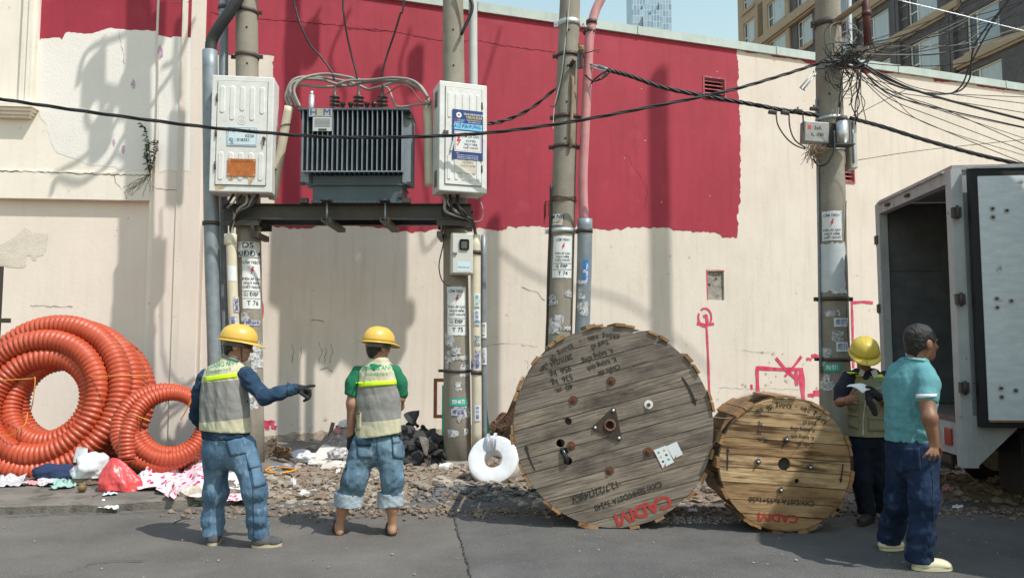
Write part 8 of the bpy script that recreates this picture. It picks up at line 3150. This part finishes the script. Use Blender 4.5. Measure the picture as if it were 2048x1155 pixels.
m_glove = mat('black_knit_glove', (.018, .018, .02), (.03, .03, .032), 30, .95, .5, 90)
m_denim1 = denim('blue_denim', (.115, .195, .285), (.065, .12, .195), (.22, .31, .40))
m_denim2 = denim('pale_denim', (.125, .20, .265), (.08, .14, .2), (.22, .3, .365))
m_denim_in = mat('denim_reverse', (.33, .39, .44), (.26, .32, .38), 10, .9, .4, 30)
m_denimj = denim('denim_jacket', (.027, .056, .10), (.017, .038, .072), (.055, .098, .155))
m_navyj = denim('navy_jeans', (.018, .033, .075), (.011, .021, .05), (.038, .065, .125))
m_blackj = denim('black_jeans', (.012, .016, .026), (.008, .010, .018), (.02, .026, .04))
m_stitch = mat('pocket_seam', (.03, .06, .10), rough=.9)
m_rubber = mat('sandal_rubber', (.035, .03, .03), rough=.7)
m_cream_r = mat('cream_rubber', (.62, .57, .40), (.54, .5, .35), 12, .55)
m_soleb = mat('beige_sole', (.50, .43, .30), (.38, .32, .23), 12, .8)
m_canvas = mat('charcoal_canvas', (.06, .06, .065), (.09, .09, .095), 18, .9, .3, 60)
m_gprint = mat('green_print', (.05, .36, .20), rough=.8)
CREAM, GREY, NEON = (.50, .475, .345), (.235, .235, .225), (.55, .80, .02)
def person_root(label, Y0, px_, py_):
 q = atZ(px_, py_, 0)
 return thing('person', label, 'person', (q.x, Y0, 0))
# ------------------------------------------------------------------ 1: pointing worker, seen from behind
YA = 5.90
J = lambda x, y, d=0.0: atY(x, y, YA + d)
pa = person_root('worker in cream and grey vest and denim jacket pointing right', YA, 470, 1090)
lo, hi = Vector((-2.85, 5.35, -.02)), Vector((-1.42, 6.5, 1.86))
hc, hf, hu = J(476, 693), Vector((.93, .28, -.14)), Vector((.10, .05, 1))
B = Field((-2.62, 5.5, .9), (-1.5, 6.4, 1.86), .007)
head(B, hc, hf, hu, J(462, 735))
R1b = axes((.32, .95, 0))
B.ell(J(450, 785), .13, .08, .13, R1b, .04)
B.ell(J(452, 850), .13, .09, .14, R1b, .06)
for pts in ([J(492, 755, -.06), J(532, 790, -.12), J(588, 779, -.1), J(606, 778, -.1)], [J(408, 760, .05), J(395, 800, .1), J(404, 850, .3)]):
 B.chain(pts, [.045, .038, .028, .026][:len(pts)], .03)
B.build('body', m_skin, pa)
hair(pa, hc, hf, hu, m_hair, False, 3)
helmet(pa, hc, hf, hu, m_hat)
K = Field((-2.75, 5.5, .72), (-1.55, 6.45, 1.62), .008)
K.loft([(J(452, 890), .195, .135), (J(452, 800), .185, .125), (J(452, 750), .155, .10), (J(458, 728), .08, .06)], R1b, .05)
K.chain([J(492, 748, -.05), J(502, 762, -.09), J(530, 795, -.14), J(560, 786, -.12), J(590, 778, -.1)], [.056, .060, .054, .050, .042], .03)
K.chain([J(410, 752, .05), J(400, 785, .08), J(393, 830, .15), J(404, 850, .3)], [.056, .058, .052, .045], .03)
K.folds(.008, 32, 4, (1, 1, 1.1))
K.cutp(J(452, 877), (0, 0, -1))
jk = K.build('denim_jacket', m_denimj, pa)
patch(jk, 'cuff', m_denimj, ((574, 764), (590, 766), (590, 794), (574, 797)), 5, 7, .006)
Vv = Field((-2.72, 5.5, .75), (-1.85, 6.35, 1.6), .007)
Vv.loft([(J(452, 900), .212, .152), (J(451, 860), .212, .150), (J(450, 800), .203, .142), (J(450, 760), .192, .130), (J(452, 738), .172, .112), (J(458, 722), .105, .085), (J(464, 708), .07, .07)], R1b, .04)
Vv.cap(J(512, 735, -.1), J(524, 800, -.14), .085, .085, .02, True)          # arm hole
Vv.cap(J(376, 750, .1), J(366, 830, .15), .075, .07, .02, True)
Vv.folds(.0085, 21, 7, (1, 1, .4))
Vv.cutp(J(452, 866, -.15), (-.05, 0, -1))
zb = J(450, 868).z
zc = lambda y: J(450, y, -.14).z
vm = bandmat('vest_panels', [(0, CREAM), (zc(840), GREY), (zc(760), CREAM)], .8, 1.6, (-.10, 0))
vest = Vv.build('hi_vis_vest', vm, pa)
st_ = patch(vest, 'reflective_strip', mat('neon_strip', NEON, rough=.5), ((398, 754), (474, 744), (474, 754), (397, 764)), 16, 4, .004)
cloth_text(vest, 'QUANG ANH', 442, 728, 13.5, m_gprint, rad(8), .78)
cloth_text(vest, 'Hotline: 0918 71 81 91', 441, 740, 6.5, m_gprint, rad(8), .72)
patch(vest, 'collar', mat('grey_collar', (.2, .2, .19), rough=.9), ((446, 707), (478, 716), (476, 724), (442, 713)), 8, 3, .006)
U = Field((-2.6, 5.6, .76), (-1.9, 6.3, .95), .008)
U.loft([(J(455, 905), .178, .13), (J(455, 840), .17, .12)], R1b)
U.cutp(J(455, 879), (-.12, 0, -1))
U.cutp(J(455, 862), (0, 0, 1))
U.build('undershirt', mat('white_cotton', (.7, .7, .7), rough=.9), pa)
T = Field((-2.72, 5.5, .0), (-1.75, 6.4, 1.0), .008)
T.ell(J(453, 880), .155, .125, .12, R1b, .05)
T.ell(J(438, 905, .0), .115, .12, .14, R1b, .06)
T.ell(J(476, 905, .0), .115, .12, .14, R1b, .06)
T.chain([J(484, 895, -.02), J(508, 975, -.10), J(514, 1030, -.06), J(518, 1076, -.02)], [.108, .088, .073, .079], .05)
T.chain([J(433, 895, .03), J(431, 980, .06), J(426, 1030, .08), J(425, 1078, .06)], [.104, .086, .075, .080], .05)
z_kn = J(500, 980).z
T.folds(.008, 31, 9, (1, 1, .95), lambda z: .35 + 1.1 * np.exp(-((z - .2) / .16) ** 2) + .6 * np.exp(-((z - z_kn) / .09) ** 2) + .5 * np.exp(-((z - .85) / .1) ** 2))
T.cutp((0, 0, .062), (0, 0, -1))
T.cutp((0, 0, J(450, 862).z), (0, 0, 1))
jn_ = T.build('jeans', m_denim1, pa)
patch(jn_, 'back_pocket', m_denim1, ((449, 878), (483, 876), (492, 905), (462, 912)), 8, 8, .005)
patch(jn_, 'cargo_pocket', m_denim1, ((500, 926), (530, 918), (532, 968), (508, 974)), 8, 8, .010)
patch(jn_, 'pocket_flap', m_denim1, ((496, 922), (531, 914), (532, 930), (499, 936)), 8, 4, .018)
for pts in (((485, 880), (497, 930), (506, 980), (508, 1070)), ((449, 878), (460, 912), (494, 905))):
 vs = [hitpx(jn_, x, y, .004) for x, y in [tuple(q) for q in dens(list(pts), 8)]]
 vs = [v for v in vs if v is not None]
 mb = MB()
 mb.tube(vs, .0028, 4)
 mb.build('seam', m_stitch, pa)
# gloves: right hand points, left is half hidden
Gl = Field(J(575, 815, -.25), J(640, 750, .05), .0045)
hd_ = -.1
Gl.cap(J(588, 778, hd_), J(598, 777, hd_), .032, .034, .01)
Gl.ell(J(606, 779, hd_), .045, .024, .036, None, .015)
Gl.chain([J(612, 773, hd_ - .01), J(621, 771, hd_), J(631, 771, hd_ + .01)], [.0125, .0115, .0105], .004)
for k, (x, y) in enumerate(((620, 780), (618, 785), (613, 789))):
 d_ = hd_ + .012 * k - .02
 Gl.chain([J(611, 778 + 3 * k, d_), J(x, y, d_), J(x + 1, y + 9, d_), J(x - 5, y + 12, d_)], [.012, .012, .011, .010], .003)
Gl.chain([J(602, 786, hd_ - .03), J(611, 792, hd_ - .035), J(617, 797, hd_ - .03)], [.014, .0125, .011], .004)
Gl.build('glove', m_glove, pa, 1)
Gl = Field(J(385, 885, .05), J(425, 835, .5), .006)
Gl.cap(J(403, 848, .28), J(404, 862, .30), .036, .04, .01)
for k in range(4):
 Gl.cap(J(400 + 4 * k, 866, .30 + .01 * k), J(402 + 4 * k, 878, .30 + .01 * k), .012, .010, .003)
Gl.cap(J(410, 862, .27), J(414, 872, .27), .013, .011, .003)
Gl.build('glove', m_glove, pa, 1)
shoe(pa, J(504, 1093, -.06), J(563, 1090, -.0), m_canvas, m_soleb, .05, .06)
shoe(pa, J(424, 1092, -.02), J(432, 1075, .2), m_canvas, m_soleb, .05, .06)
for o in pa.children:
 if o.name.startswith('shoe'):
  o.location.z += .0
sp1 = MB()
r_, f_, u_ = axes(hf, hu)
sp1.tube(spline([hc + r_ * .082 + u_ * .045 + f_ * .02, hc + r_ * .075 - u_ * .03 + f_ * .035, hc + r_ * .03 - u_ * .108 + f_ * .05], 6), .005, 5)
sp1.build('chin_strap', m_pvcdark, pa)
# ------------------------------------------------------------------ 2: worker with rolled jeans, seen from behind
YB = 6.23
J = lambda x, y, d=0.0: atY(x, y, YB + d)
pb = person_root('worker with green sleeves and rolled-up jeans seen from behind', YB, 730, 1068)
hc, hf, hu = J(757, 695), Vector((.62, .78, -.10)), Vector((.05, .06, 1))
Rb = axes((.16, .98, 0))
B = Field((-1.62, 5.75, -.01), (-.82, 6.75, 1.82), .007)
head(B, hc, hf, hu, J(755, 735))
B.ell(J(754, 785), .13, .08, .13, Rb, .04)
B.ell(J(754, 850), .13, .09, .14, Rb, .06)
B.chain([J(707, 768), J(704, 806, -.03), J(701, 868, .02), J(703, 880, .02)], [.046, .044, .031, .030], .03)
B.chain([J(799, 768), J(800, 795, .02), J(799, 812, .10), J(775, 822, .28)], [.044, .042, .036, .030], .03)
# calves, ankles, feet
for (kx, ky, ax_, ay, dd, toe) in ((690, 985, 679, 1052, .0, (662, 1066, .19)), (783, 985, 784, 1050, -.02, (772, 1062, .2))):
 B.chain([J(kx, ky, dd), J((kx + ax_) / 2 + 1, (ky + ay) / 2 - 2, dd - .012), J(ax_, ay, dd)], [.052, .046, .032], .03)
 B.chain([J(ax_, ay + 6, dd), J(ax_, ay + 12, dd - .02)], [.036, .032], .02)
 hl_ = J(ax_, ay + 12, dd - .01)
 hl_.z = .045
 te = Vector((hl_.x + (toe[0] - ax_) / FPX * YB, hl_.y + .2, .035))
 B.chain([hl_, hl_.lerp(te, .5), te], [.032, .034, .030], .02)
 sd_v = Vector((1, .1, 0))
 for t_ in range(5):
  q = te + Vector((-.032 + .016 * t_, .0, -.006))
  B.cap(q, q + Vector((0, .035 - .004 * abs(t_ - 2), -.004)), .0095, .0085, .004)
 mb = MB()
 d_ = (te - hl_).normalized()
 s_ = Vector((d_.y, -d_.x, 0)).normalized()
 ol = []
 for k in range(26):
  t = k / 26 * 6.283
  x = .11 + math.cos(t) * .15
  ol.append(Vector((hl_.x, hl_.y, .0)) + d_ * x + s_ * (.047 * (abs(math.sin(t)) ** .7) * (1 if math.sin(t) > 0 else -1)))
 mb.prism([q + Vector((0, 0, .008)) for q in ol], (0, 0, .018))
 fl_ = mb.build('flip_flop', m_rubber, pb)
 mb = MB()
 mid = hl_ + d_ * .16
 mb.tube(spline([hl_ + d_ * .06 + s_ * .045 + Vector((0, 0, -.01)), hl_ + d_ * .12 + s_ * .03 + Vector((0, 0, .035)), mid + Vector((0, 0, .03)), hl_ + d_ * .12 - s_ * .03 + Vector((0, 0, .035)), hl_ + d_ * .06 - s_ * .045 + Vector((0, 0, -.01))], 6), .006, 5)
 mb.build('strap', m_rubber, fl_)
B.build('body', m_skin, pb)
hair(pb, hc, hf, hu, m_hair, False, 5)
hh = helmet(pb, hc, hf, hu, m_hat)
K = Field((-1.6, 5.8, .8), (-.8, 6.7, 1.62), .008)
K.loft([(J(757, 892), .172, .13), (J(755, 800), .17, .12), (J(754, 748), .15, .105), (J(755, 728), .1, .08)], Rb, .05)
K.ell(J(755, 733), .10, .08, .045, Rb, .05)
K.chain([J(716, 745), J(706, 765, -.01), J(703, 786, -.02)], [.058, .06, .062], .03)
K.chain([J(790, 744), J(800, 765, .01), J(802, 786, .02)], [.058, .058, .058], .03)
K.folds(.005, 26, 14)
K.cap(J(702, 793, -.02), J(701, 812, -.02), .056, .056, .004, True)
K.cutp(J(754, 872), (.1, 0, -1))
K.build('green_shirt', mat('green_jersey', (.012, .16, .075), (.01, .125, .06), 8, .9, .3, 22), pb)
Vv = Field((-1.55, 5.85, .75), (-.8, 6.65, 1.6), .007)
Vv.loft([(J(757, 905), .198, .15), (J(757, 860), .196, .148), (J(756, 800), .188, .138), (J(755, 762), .182, .128), (J(755, 742), .166, .11), (J(755, 727), .11, .085), (J(756, 712), .07, .07)], Rb, .04)
Vv.cap(J(690, 742, -.06), J(684, 830, -.03), .075, .055, .02, True)
Vv.cap(J(815, 745, -.04), J(818, 830, 0), .072, .06, .02, True)
Vv.folds(.0085, 20, 17, (1, 1, .38))
Vv.cutp(J(754, 870), (.14, 0, -1))
zc = lambda y: atY(754, y, YB - .15).z
vm = bandmat('vest_panels', [(0, CREAM), (zc(845), GREY), (zc(767), CREAM)], .8, 1.6, (-.08, 0))
vest = Vv.build('hi_vis_vest', vm, pb)
patch(vest, 'reflective_strip', MATS['neon_strip'], ((712, 764), (797, 759), (796, 768), (715, 774)), 16, 4, .004)
cloth_text(vest, 'QUANG ANH', 753, 735, 13.5, m_gprint, rad(1), .8)
cloth_text(vest, 'Hotline: 0918 71 81 91', 753, 748, 6.5, m_gprint, 0, .75)
patch(vest, 'side_pocket', mat('cream_cloth', CREAM, (.44, .42, .31), 9, .9), ((708, 826), (722, 824), (722, 858), (710, 862)), 5, 6, .006)
T = Field((-1.62, 5.8, .15), (-.8, 6.7, 1.0), .008)
T.ell(J(753, 882), .165, .125, .12, Rb, .05)
T.ell(J(732, 905), .115, .12, .13, Rb, .06)
T.ell(J(777, 905), .115, .12, .13, Rb, .06)
T.chain([J(728, 895), J(710, 955, -.04), J(698, 1000, .0)], [.112, .100, .100], .05)
T.chain([J(779, 895), J(785, 955, -.04), J(783, 1000, -.01)], [.106, .088, .085], .05)
T.folds(.0075, 30, 21, (1, 1, .95))
T.cutp((0, 0, J(740, 1000).z), (0, 0, -1))
T.cutp((0, 0, J(754, 862).z), (0, 0, 1))
jn_ = T.build('jeans', m_denim2, pb)
for (x0, y0, x1, y1, rr_) in ((699, 984, 695, 1010, .124), (781, 984, 781, 1009, .108)):
 Cf = Field(J(x0 - 40, y1 + 12, -.2), J(x0 + 40, y0 - 20, .2), .006)
 Cf.cap(J(x0, y0 - 30), J(x1, y1 + 30), rr_ - .003, rr_ + .003, .01)
 ax_ = (J(x1, y1) - J(x0, y0)).normalized()
 Cf.folds(.004, 34, x0, (1, 1, 1))
 Cf.cap(J(x0, y0), J(x1, y1 + 60), rr_ - .03, rr_ - .024, .006, True)
 Cf.cutp(J(x0, y0 - 1), -ax_)
 Cf.cutp(J(x1, y1 + 1), ax_)
 Cf.build('rolled_cuff', m_denim_in, pb)
patch(jn_, 'back_pocket', m_denim2, ((712, 880), (745, 880), (744, 916), (716, 914)), 8, 8, .004)
patch(jn_, 'pocket_flap', m_denimj, ((710, 876), (746, 874), (742, 892), (714, 891)), 8, 4, .012)
patch(jn_, 'pocket_flap', m_denim2, ((784, 866), (806, 872), (800, 884), (786, 886)), 6, 4, .014)
patch(jn_, 'cargo_pocket', m_denim2, ((683, 938), (697, 932), (697, 972), (676, 968)), 6, 8, .010)
patch(jn_, 'side_pocket', m_denim2, ((786, 878), (806, 880), (806, 918), (787, 914)), 6, 7, .006)
for pts in (((754, 876), (755, 920)), ((783, 870), (786, 914), (806, 918))):
 vs = [v for v in (hitpx(jn_, x, y, .004) for x, y in dens(list(pts), 8)) if v is not None]
 mb = MB()
 mb.tube(vs, .0028, 4)
 mb.build('seam', m_stitch, pb)
Gl = Field(J(680, 925, -.1), J(735, 855, .15), .0045)
Gl.cap(J(702, 866, .02), J(703, 880, .02), .036, .038, .01)
Gl.ell(J(706, 887, .02), .032, .026, .045, None, .015)
for k in range(4):
 d_ = -.015 + .017 * k
 Gl.chain([J(708 + 1 * k, 893, d_), J(711 + k, 903, d_), J(716 + k, 911 - k, d_ + .01)], [.0115, .011, .010], .003)
Gl.chain([J(697, 884, .0), J(696, 894, -.01), J(700, 902, -.01)], [.0135, .0125, .0105], .004)
Gl.build('glove', m_glove, pb, 1)
Gl = Field(J(755, 840, .15), J(800, 800, .4), .0055)
Gl.cap(J(776, 822, .27), J(766, 824, .32), .034, .036, .01)
for k in range(4):
 Gl.cap(J(764, 818 + 4 * k, .33), J(758, 820 + 4 * k, .35), .011, .010, .003)
Gl.cap(J(770, 814, .3), J(764, 812, .33), .012, .010, .003)
Gl.build('glove', m_glove, pb, 1)
# ------------------------------------------------------------------ 3: worker reading a sheet, facing the camera
YC = 6.62
J = lambda x, y, d=0.0: atY(x, y, YC + d)
pc3 = person_root('worker in olive vest and yellow hard hat reading a white sheet', YC, 1737, 1045)
hc, hf, hu = J(1728, 713, -.06), Vector((-.28, -.84, -.42)), Vector((-.05, -.42, 1))
Rc = axes((-.08, -1, 0))
B = Field((2.7, 6.0, .8), (3.55, 7.0, 1.82), .0065)
head(B, hc, hf, hu, J(1730, 752, .02))
B.ell(J(1732, 780, .02), .16, .10, .16, Rc, .04)
B.ell(J(1735, 850, .02), .13, .09, .14, Rc, .06)
B.chain([J(1690, 762, .02), J(1680, 803, -.03), J(1696, 800, -.26), J(1702, 796, -.28)], [.048, .042, .032, .030], .025)
B.chain([J(1777, 762, .02), J(1784, 812, -.02), J(1762, 796, -.24), J(1756, 792, -.26)], [.048, .042, .032, .030], .025)
# bare right hand with five fingers
hx, hy, hd_ = 1704, 796, -.29
B.ell(J(hx, hy, hd_), .036, .018, .034, None, .012)
for k in range(4):
 B.chain([J(hx + 4, hy - 6 + 5 * k, hd_ - .01), J(hx + 10, hy - 9 + 6 * k, hd_ - .015), J(hx + 14 - abs(k - 1), hy - 9 + 7 * k, hd_ - .01)], [.0095, .009, .008], .003)
B.chain([J(hx - 2, hy - 8, hd_), J(hx + 3, hy - 15, hd_ - .02), J(hx + 9, hy - 17, hd_ - .02)], [.012, .010, .009], .004)
B.build('body', m_skin2, pc3)
hair(pc3, hc, hf, hu, m_hair, False, 9)
helmet(pc3, hc, hf, hu, m_hat3)
r_, f_, u_ = axes(hf, hu)
for s in (-1, 1):
 mb = MB()
 mb.tube([hc + u_ * .030 + f_ * .092 + r_ * s * .014, hc + u_ * .034 + f_ * .09 + r_ * s * .032, hc + u_ * .028 + f_ * .078 + r_ * s * .048], [.004, .005, .003], 6)
 mb.build('eyebrow', m_hair, pc3)
 mb = MB()
 mb.lathe([(.001, .010), (.007, .007), (.010, 0), (.007, -.007), (.001, -.010)], Matrix.Translation(hc + u_ * .006 + f_ * .084 + r_ * s * .03), 10)
 mb.build('eye', mat('eye_dark', (.03, .025, .02), rough=.2), pc3)
mb = MB()
mb.tube([hc - u_ * .04 + f_ * .10 - r_ * .022, hc - u_ * .038 + f_ * .106, hc - u_ * .04 + f_ * .10 + r_ * .022], [.003, .005, .003], 6)
mb.build('moustache', m_hair, pc3)
K = Field((2.68, 6.1, .85), (3.6, 7.0, 1.6), .008)
K.loft([(J(1735, 860, .02), .15, .11), (J(1732, 790, .02), .16, .115), (J(1731, 752, .02), .14, .1), (J(1731, 738, .02), .09, .07)], Rc, .05)
K.ell(J(1731, 744, .01), .10, .075, .04, Rc, .04)
K.chain([J(1698, 755, .02), J(1684, 780, .0), J(1681, 797, -.02)], [.066, .064, .06], .03)
K.chain([J(1770, 755, .02), J(1782, 785, .0), J(1783, 805, -.02)], [.066, .064, .06], .03)
K.folds(.006, 17, 31)
K.build('polo_shirt', mat('navy_polo', (.016, .018, .032), rough=.9), pc3)
for s, quad in ((0, ((1722, 737), (1730, 742), (1726, 752), (1717, 748))), (1, ((1742, 742), (1752, 736), (1757, 750), (1748, 757)))):
 mb = MB()
 q = [J(x, y, -.11) for x, y in quad]
 mb.prism(q, (0, .006, 0))
 mb.build('collar', mat('pale_collar', (.5, .5, .5), rough=.9), pc3)
OLV = (.245, .23, .145)
Vv = Field((2.75, 6.2, .75), (3.5, 7.0, 1.58), .007)
Vv.loft([(J(1735, 905, .02), .182, .135), (J(1735, 840, .02), .178, .132), (J(1733, 790, .02), .178, .126), (J(1732, 760, .02), .172, .112), (J(1732, 745, .02), .12, .085)], Rc, .04)
Vv.cap(J(1680, 758, -.08), J(1674, 830, -.1), .07, .06, .02, True)
Vv.cap(J(1790, 758, -.08), J(1795, 830, -.1), .07, .06, .02, True)
# open neck in a V
Vv.cap(J(1733, 735, -.12), J(1735, 790, -.17), .05, .018, .01, True)
Vv.folds(.006, 14, 33)
Vv.cutp(J(1735, 880, -.1), (0, 0, -1))
vest = Vv.build('hi_vis_vest', mat('olive_vest', OLV, (.21, .2, .125), 8, .9, .3, 20), pc3)
patch(vest, 'reflective_strip', MATS['neon_strip'], ((1694, 744), (1722, 746), (1722, 752), (1693, 751)), 8, 3, .004)
patch(vest, 'reflective_strip', MATS['neon_strip'], ((1749, 749), (1778, 748), (1778, 754), (1749, 755)), 8, 3, .004)
patch(vest, 'grey_strip', mat('grey_strip', (.22, .23, .24), rough=.6), ((1746, 773), (1774, 775), (1774, 781), (1744, 779)), 8, 3, .004)
for quad in (((1697, 800), (1715, 802), (1715, 820), (1697, 818)), ((1697, 824), (1716, 828), (1716, 858), (1697, 852)), ((1737, 832), (1774, 834), (1774, 862), (1737, 862))):
 patch(vest, 'pocket', MATS['olive_vest'], quad, 6, 6, .007)
 f_q = ((quad[0][0] - 1, quad[0][1]), (quad[1][0] + 1, quad[1][1]), (quad[1][0] + 1, quad[1][1] + 6), (quad[0][0] - 1, quad[0][1] + 6))
 patch(vest, 'pocket_flap', MATS['olive_vest'], f_q, 6, 3, .013)
vs = [v for v in (hitpx(vest, x, y, .003) for x, y in dens([(1731, 800), (1726, 840), (1726, 872)], 10)) if v is not None]
mb = MB()
mb.tube(vs, .005, 5)
mb.build('zip', m_zinc, pc3)
cloth_text(vest, 'QUANG ANH', 1758, 762, 5.5, m_gprint, 0, .9, .004)
T = Field((2.75, 6.2, .05), (3.6, 7.0, 1.0), .008)
T.ell(J(1737, 880, .02), .155, .115, .12, Rc, .05)
T.chain([J(1718, 895, .02), J(1722, 955, -.03), J(1737, 1035, .02)], [.105, .082, .07], .05)
T.chain([J(1756, 895, .02), J(1764, 955, .0), J(1770, 1032, .08)], [.105, .082, .07], .05)
T.folds(.005, 22, 36, (1, 1, .9))
T.cutp((0, 0, .07), (0, 0, -1))
T.cutp((0, 0, J(1735, 868).z), (0, 0, 1))
T.build('jeans', m_blackj, pc3)
shoe(pc3, J(1745, 1040, .06), J(1720, 1047, -.16), m_black, m_gasket, .045, .06)
shoe(pc3, J(1772, 1036, .12), J(1782, 1044, -.12), m_black, m_gasket, .045, .06)
Gl = Field(J(1725, 830, -.42), J(1775, 765, -.15), .0045)
Gl.cap(J(1762, 796, -.24), J(1752, 789, -.27), .036, .036, .01)
Gl.ell(J(1744, 786, -.29), .04, .022, .036, None, .015)
for k in range(4):
 Gl.chain([J(1740, 780 + 4 * k, -.29), J(1733, 782 + 5 * k, -.305), J(1736, 790 + 6 * k, -.325), J(1744, 796 + 6 * k, -.325)], [.012, .0115, .011, .010], .003)
Gl.chain([J(1748, 778, -.28), J(1740, 774, -.3), J(1733, 773, -.31)], [.014, .0125, .011], .004)
Gl.build('glove', m_glove, pc3, 1)
# empty second glove hanging from the hand
Gl = Field(J(1725, 840, -.4), J(1770, 785, -.2), .005)
Gl.chain([J(1738, 798, -.33), J(1745, 812, -.33), J(1750, 826, -.33)], [.022, .028, .024], .01)
gz = Gl.build('spare_glove', m_glove, pc3, 1)
# sheet of paper, its own thing
mb = MB()
pq = [J(1693, 772, -.30), J(1712, 765, -.24), J(1742, 776, -.30), J(1726, 786, -.36)]
mb.grid(lambda u, v: pq[0].lerp(pq[1], v).lerp(pq[3].lerp(pq[2], v), u) + Vector((0, 0, .022 * math.sin(u * 3.1) + .006 * math.sin(v * 5))), 12, 8)
o = mb.build('paper_sheet', mat('bright_paper', (.78, .79, .82), rough=.8), loc=tuple(pq[0]))
md = o.modifiers.new('solid', 'SOLIDIFY')
md.thickness = .004
tag(o, 'white folded sheet held by the worker in the olive vest', 'paper')
# ------------------------------------------------------------------ 4: man in teal polo shirt, hand on hip
YD = 5.32
J = lambda x, y, d=0.0: atY(x, y, YD + d)
pd = person_root('man in teal polo shirt and blue jeans with hand on hip', YD, 1840, 1142)
hc, hf, hu = J(1843, 687), Vector((.95, .26, -.04)), Vector((-.03, 0, 1))
Rd = axes((.62, .78, 0))
B = Field((2.45, 4.85, .68), (3.25, 5.8, 1.78), .0065)
r_, f_, u_ = head(B, hc, hf, hu, J(1828, 728), 1.09)
B.ell(J(1824, 785), .13, .09, .13, Rd, .04)
B.ell(J(1824, 850), .14, .10, .14, Rd, .06)
B.chain([J(1856, 775, -.18), J(1853, 800, -.22), J(1859, 835, -.28), J(1868, 882, -.27)], [.046, .05, .046, .033], .03)
B.ell(J(1868, 892, -.275), .036, .02, .036, None, .015)
# fingers spread over the hip
for k, (dx, dy) in enumerate(((-17, 22), (-8, 27), (0, 28), (7, 24))):
 B.chain([J(1861 + 4 * k, 898, -.285), J(1861 + 4 * k + dx * .5, 898 + dy * .45, -.295), J(1863 + 3 * k + dx, 897 + dy * .8, -.275)], [.0105, .0098, .0085], .003)
B.chain([J(1876, 890, -.25), J(1882, 900, -.21), J(1881, 912, -.17)], [.013, .011, .0095], .004)
B.chain([J(1796, 775, .1), J(1786, 805, .2), J(1815, 850, .32), J(1825, 880, .3)], [.05, .044, .034, .03], .03)
B.build('body', m_skin2, pd)
hair(pd, hc, hf, hu, m_hair, True, 12, 1.1)
mb = MB()
mb.tube([hc + u_ * .031 + f_ * .094 + r_ * .012, hc + u_ * .035 + f_ * .09 + r_ * .032, hc + u_ * .028 + f_ * .078 + r_ * .048], [.004, .005, .003], 6)
mb.build('eyebrow', m_hair, pd)
mb = MB()
mb.lathe([(.001, .010), (.007, .007), (.010, 0), (.007, -.007), (.001, -.010)], Matrix.Translation(hc + u_ * .006 + f_ * .083 + r_ * .03), 10)
mb.build('eye', MATS['eye_dark'], pd)
K = Field((2.42, 4.85, .85), (3.2, 5.8, 1.62), .007)
K.loft([(J(1823, 905), .168, .132), (J(1822, 845), .166, .13), (J(1823, 790), .174, .130), (J(1825, 755), .166, .12), (J(1827, 732), .12, .095), (J(1829, 714), .07, .07)], Rd, .04)
K.chain([J(1850, 748, -.10), J(1856, 768, -.16), J(1854, 796, -.21)], [.07, .074, .072], .03)
K.chain([J(1798, 745, .08), J(1788, 775, .14), J(1786, 795, .17)], [.08, .075, .068], .03)
K.folds(.0075, 19, 43, (1, 1, .8), lambda z: .4 + 1.2 * np.exp(-((z - 1.0) / .18) ** 2))
K.cap(J(1853, 812, -.22), J(1856, 842, -.25), .062, .062, .004, True)
K.cutp(J(1820, 882), (.0, 0, -1))
sh = K.build('polo_shirt', mat('teal_jersey', (.115, .30, .33), (.09, .255, .285), 6, .9, .3, 24), pd)
patch(sh, 'collar', mat('teal_collar', (.17, .36, .39), rough=.9), ((1810, 706), (1850, 712), (1850, 722), (1806, 716)), 10, 4, .008)
patch(sh, 'sleeve_trim', mat('white_trim', (.66, .68, .7), rough=.9), ((1832, 788), (1873, 787), (1873, 793), (1832, 796)), 10, 3, .004)
T = Field((2.42, 4.8, .0), (3.2, 5.95, 1.0), .008)
T.ell(J(1824, 885), .158, .128, .12, Rd, .05)
T.ell(J(1838, 912, -.03), .108, .122, .14, Rd, .05)
T.ell(J(1812, 912, .04), .108, .122, .14, Rd, .05)
T.chain([J(1843, 905, -.05), J(1848, 1000, -.10), J(1843, 1070, -.06), J(1838, 1122, -.04)], [.114, .090, .078, .085], .05)
T.chain([J(1806, 905, .08), J(1798, 1000, .2), J(1786, 1045, .38), J(1778, 1078, .44)], [.112, .090, .080, .085], .05)
T.folds(.008, 30, 47, (1, 1, .95), lambda z: .45 + 1.0 * np.exp(-((z - .15) / .13) ** 2) + .5 * np.exp(-((z - .5) / .1) ** 2))
T.cutp((0, 0, .05), (0, 0, -1))
T.cutp((0, 0, J(1824, 866).z), (0, 0, 1))
jn_ = T.build('jeans', m_navyj, pd)
patch(jn_, 'back_pocket', m_navyj, ((1803, 896), (1838, 894), (1842, 938), (1806, 944)), 8, 8, .004)
for pts in (((1857, 890), (1866, 960), (1868, 1040), (1858, 1110)), ((1803, 896), (1806, 944), (1842, 938), (1838, 894))):
 vs = [v for v in (hitpx(jn_, x, y, .003) for x, y in dens(list(pts), 8)) if v is not None]
 mb = MB()
 mb.tube(vs, .0025, 4)
 mb.build('seam', m_stitch, pd)
# cream clogs
for heel, toe in ((J(1826, 1143, -.06), J(1903, 1146, -.06)), (J(1762, 1098, .42), J(1803, 1086, .46))):
 heel.z = toe.z = .008
 shoe(pd, heel, toe, m_cream_r, m_cream_r, .05, .05, 'clog')
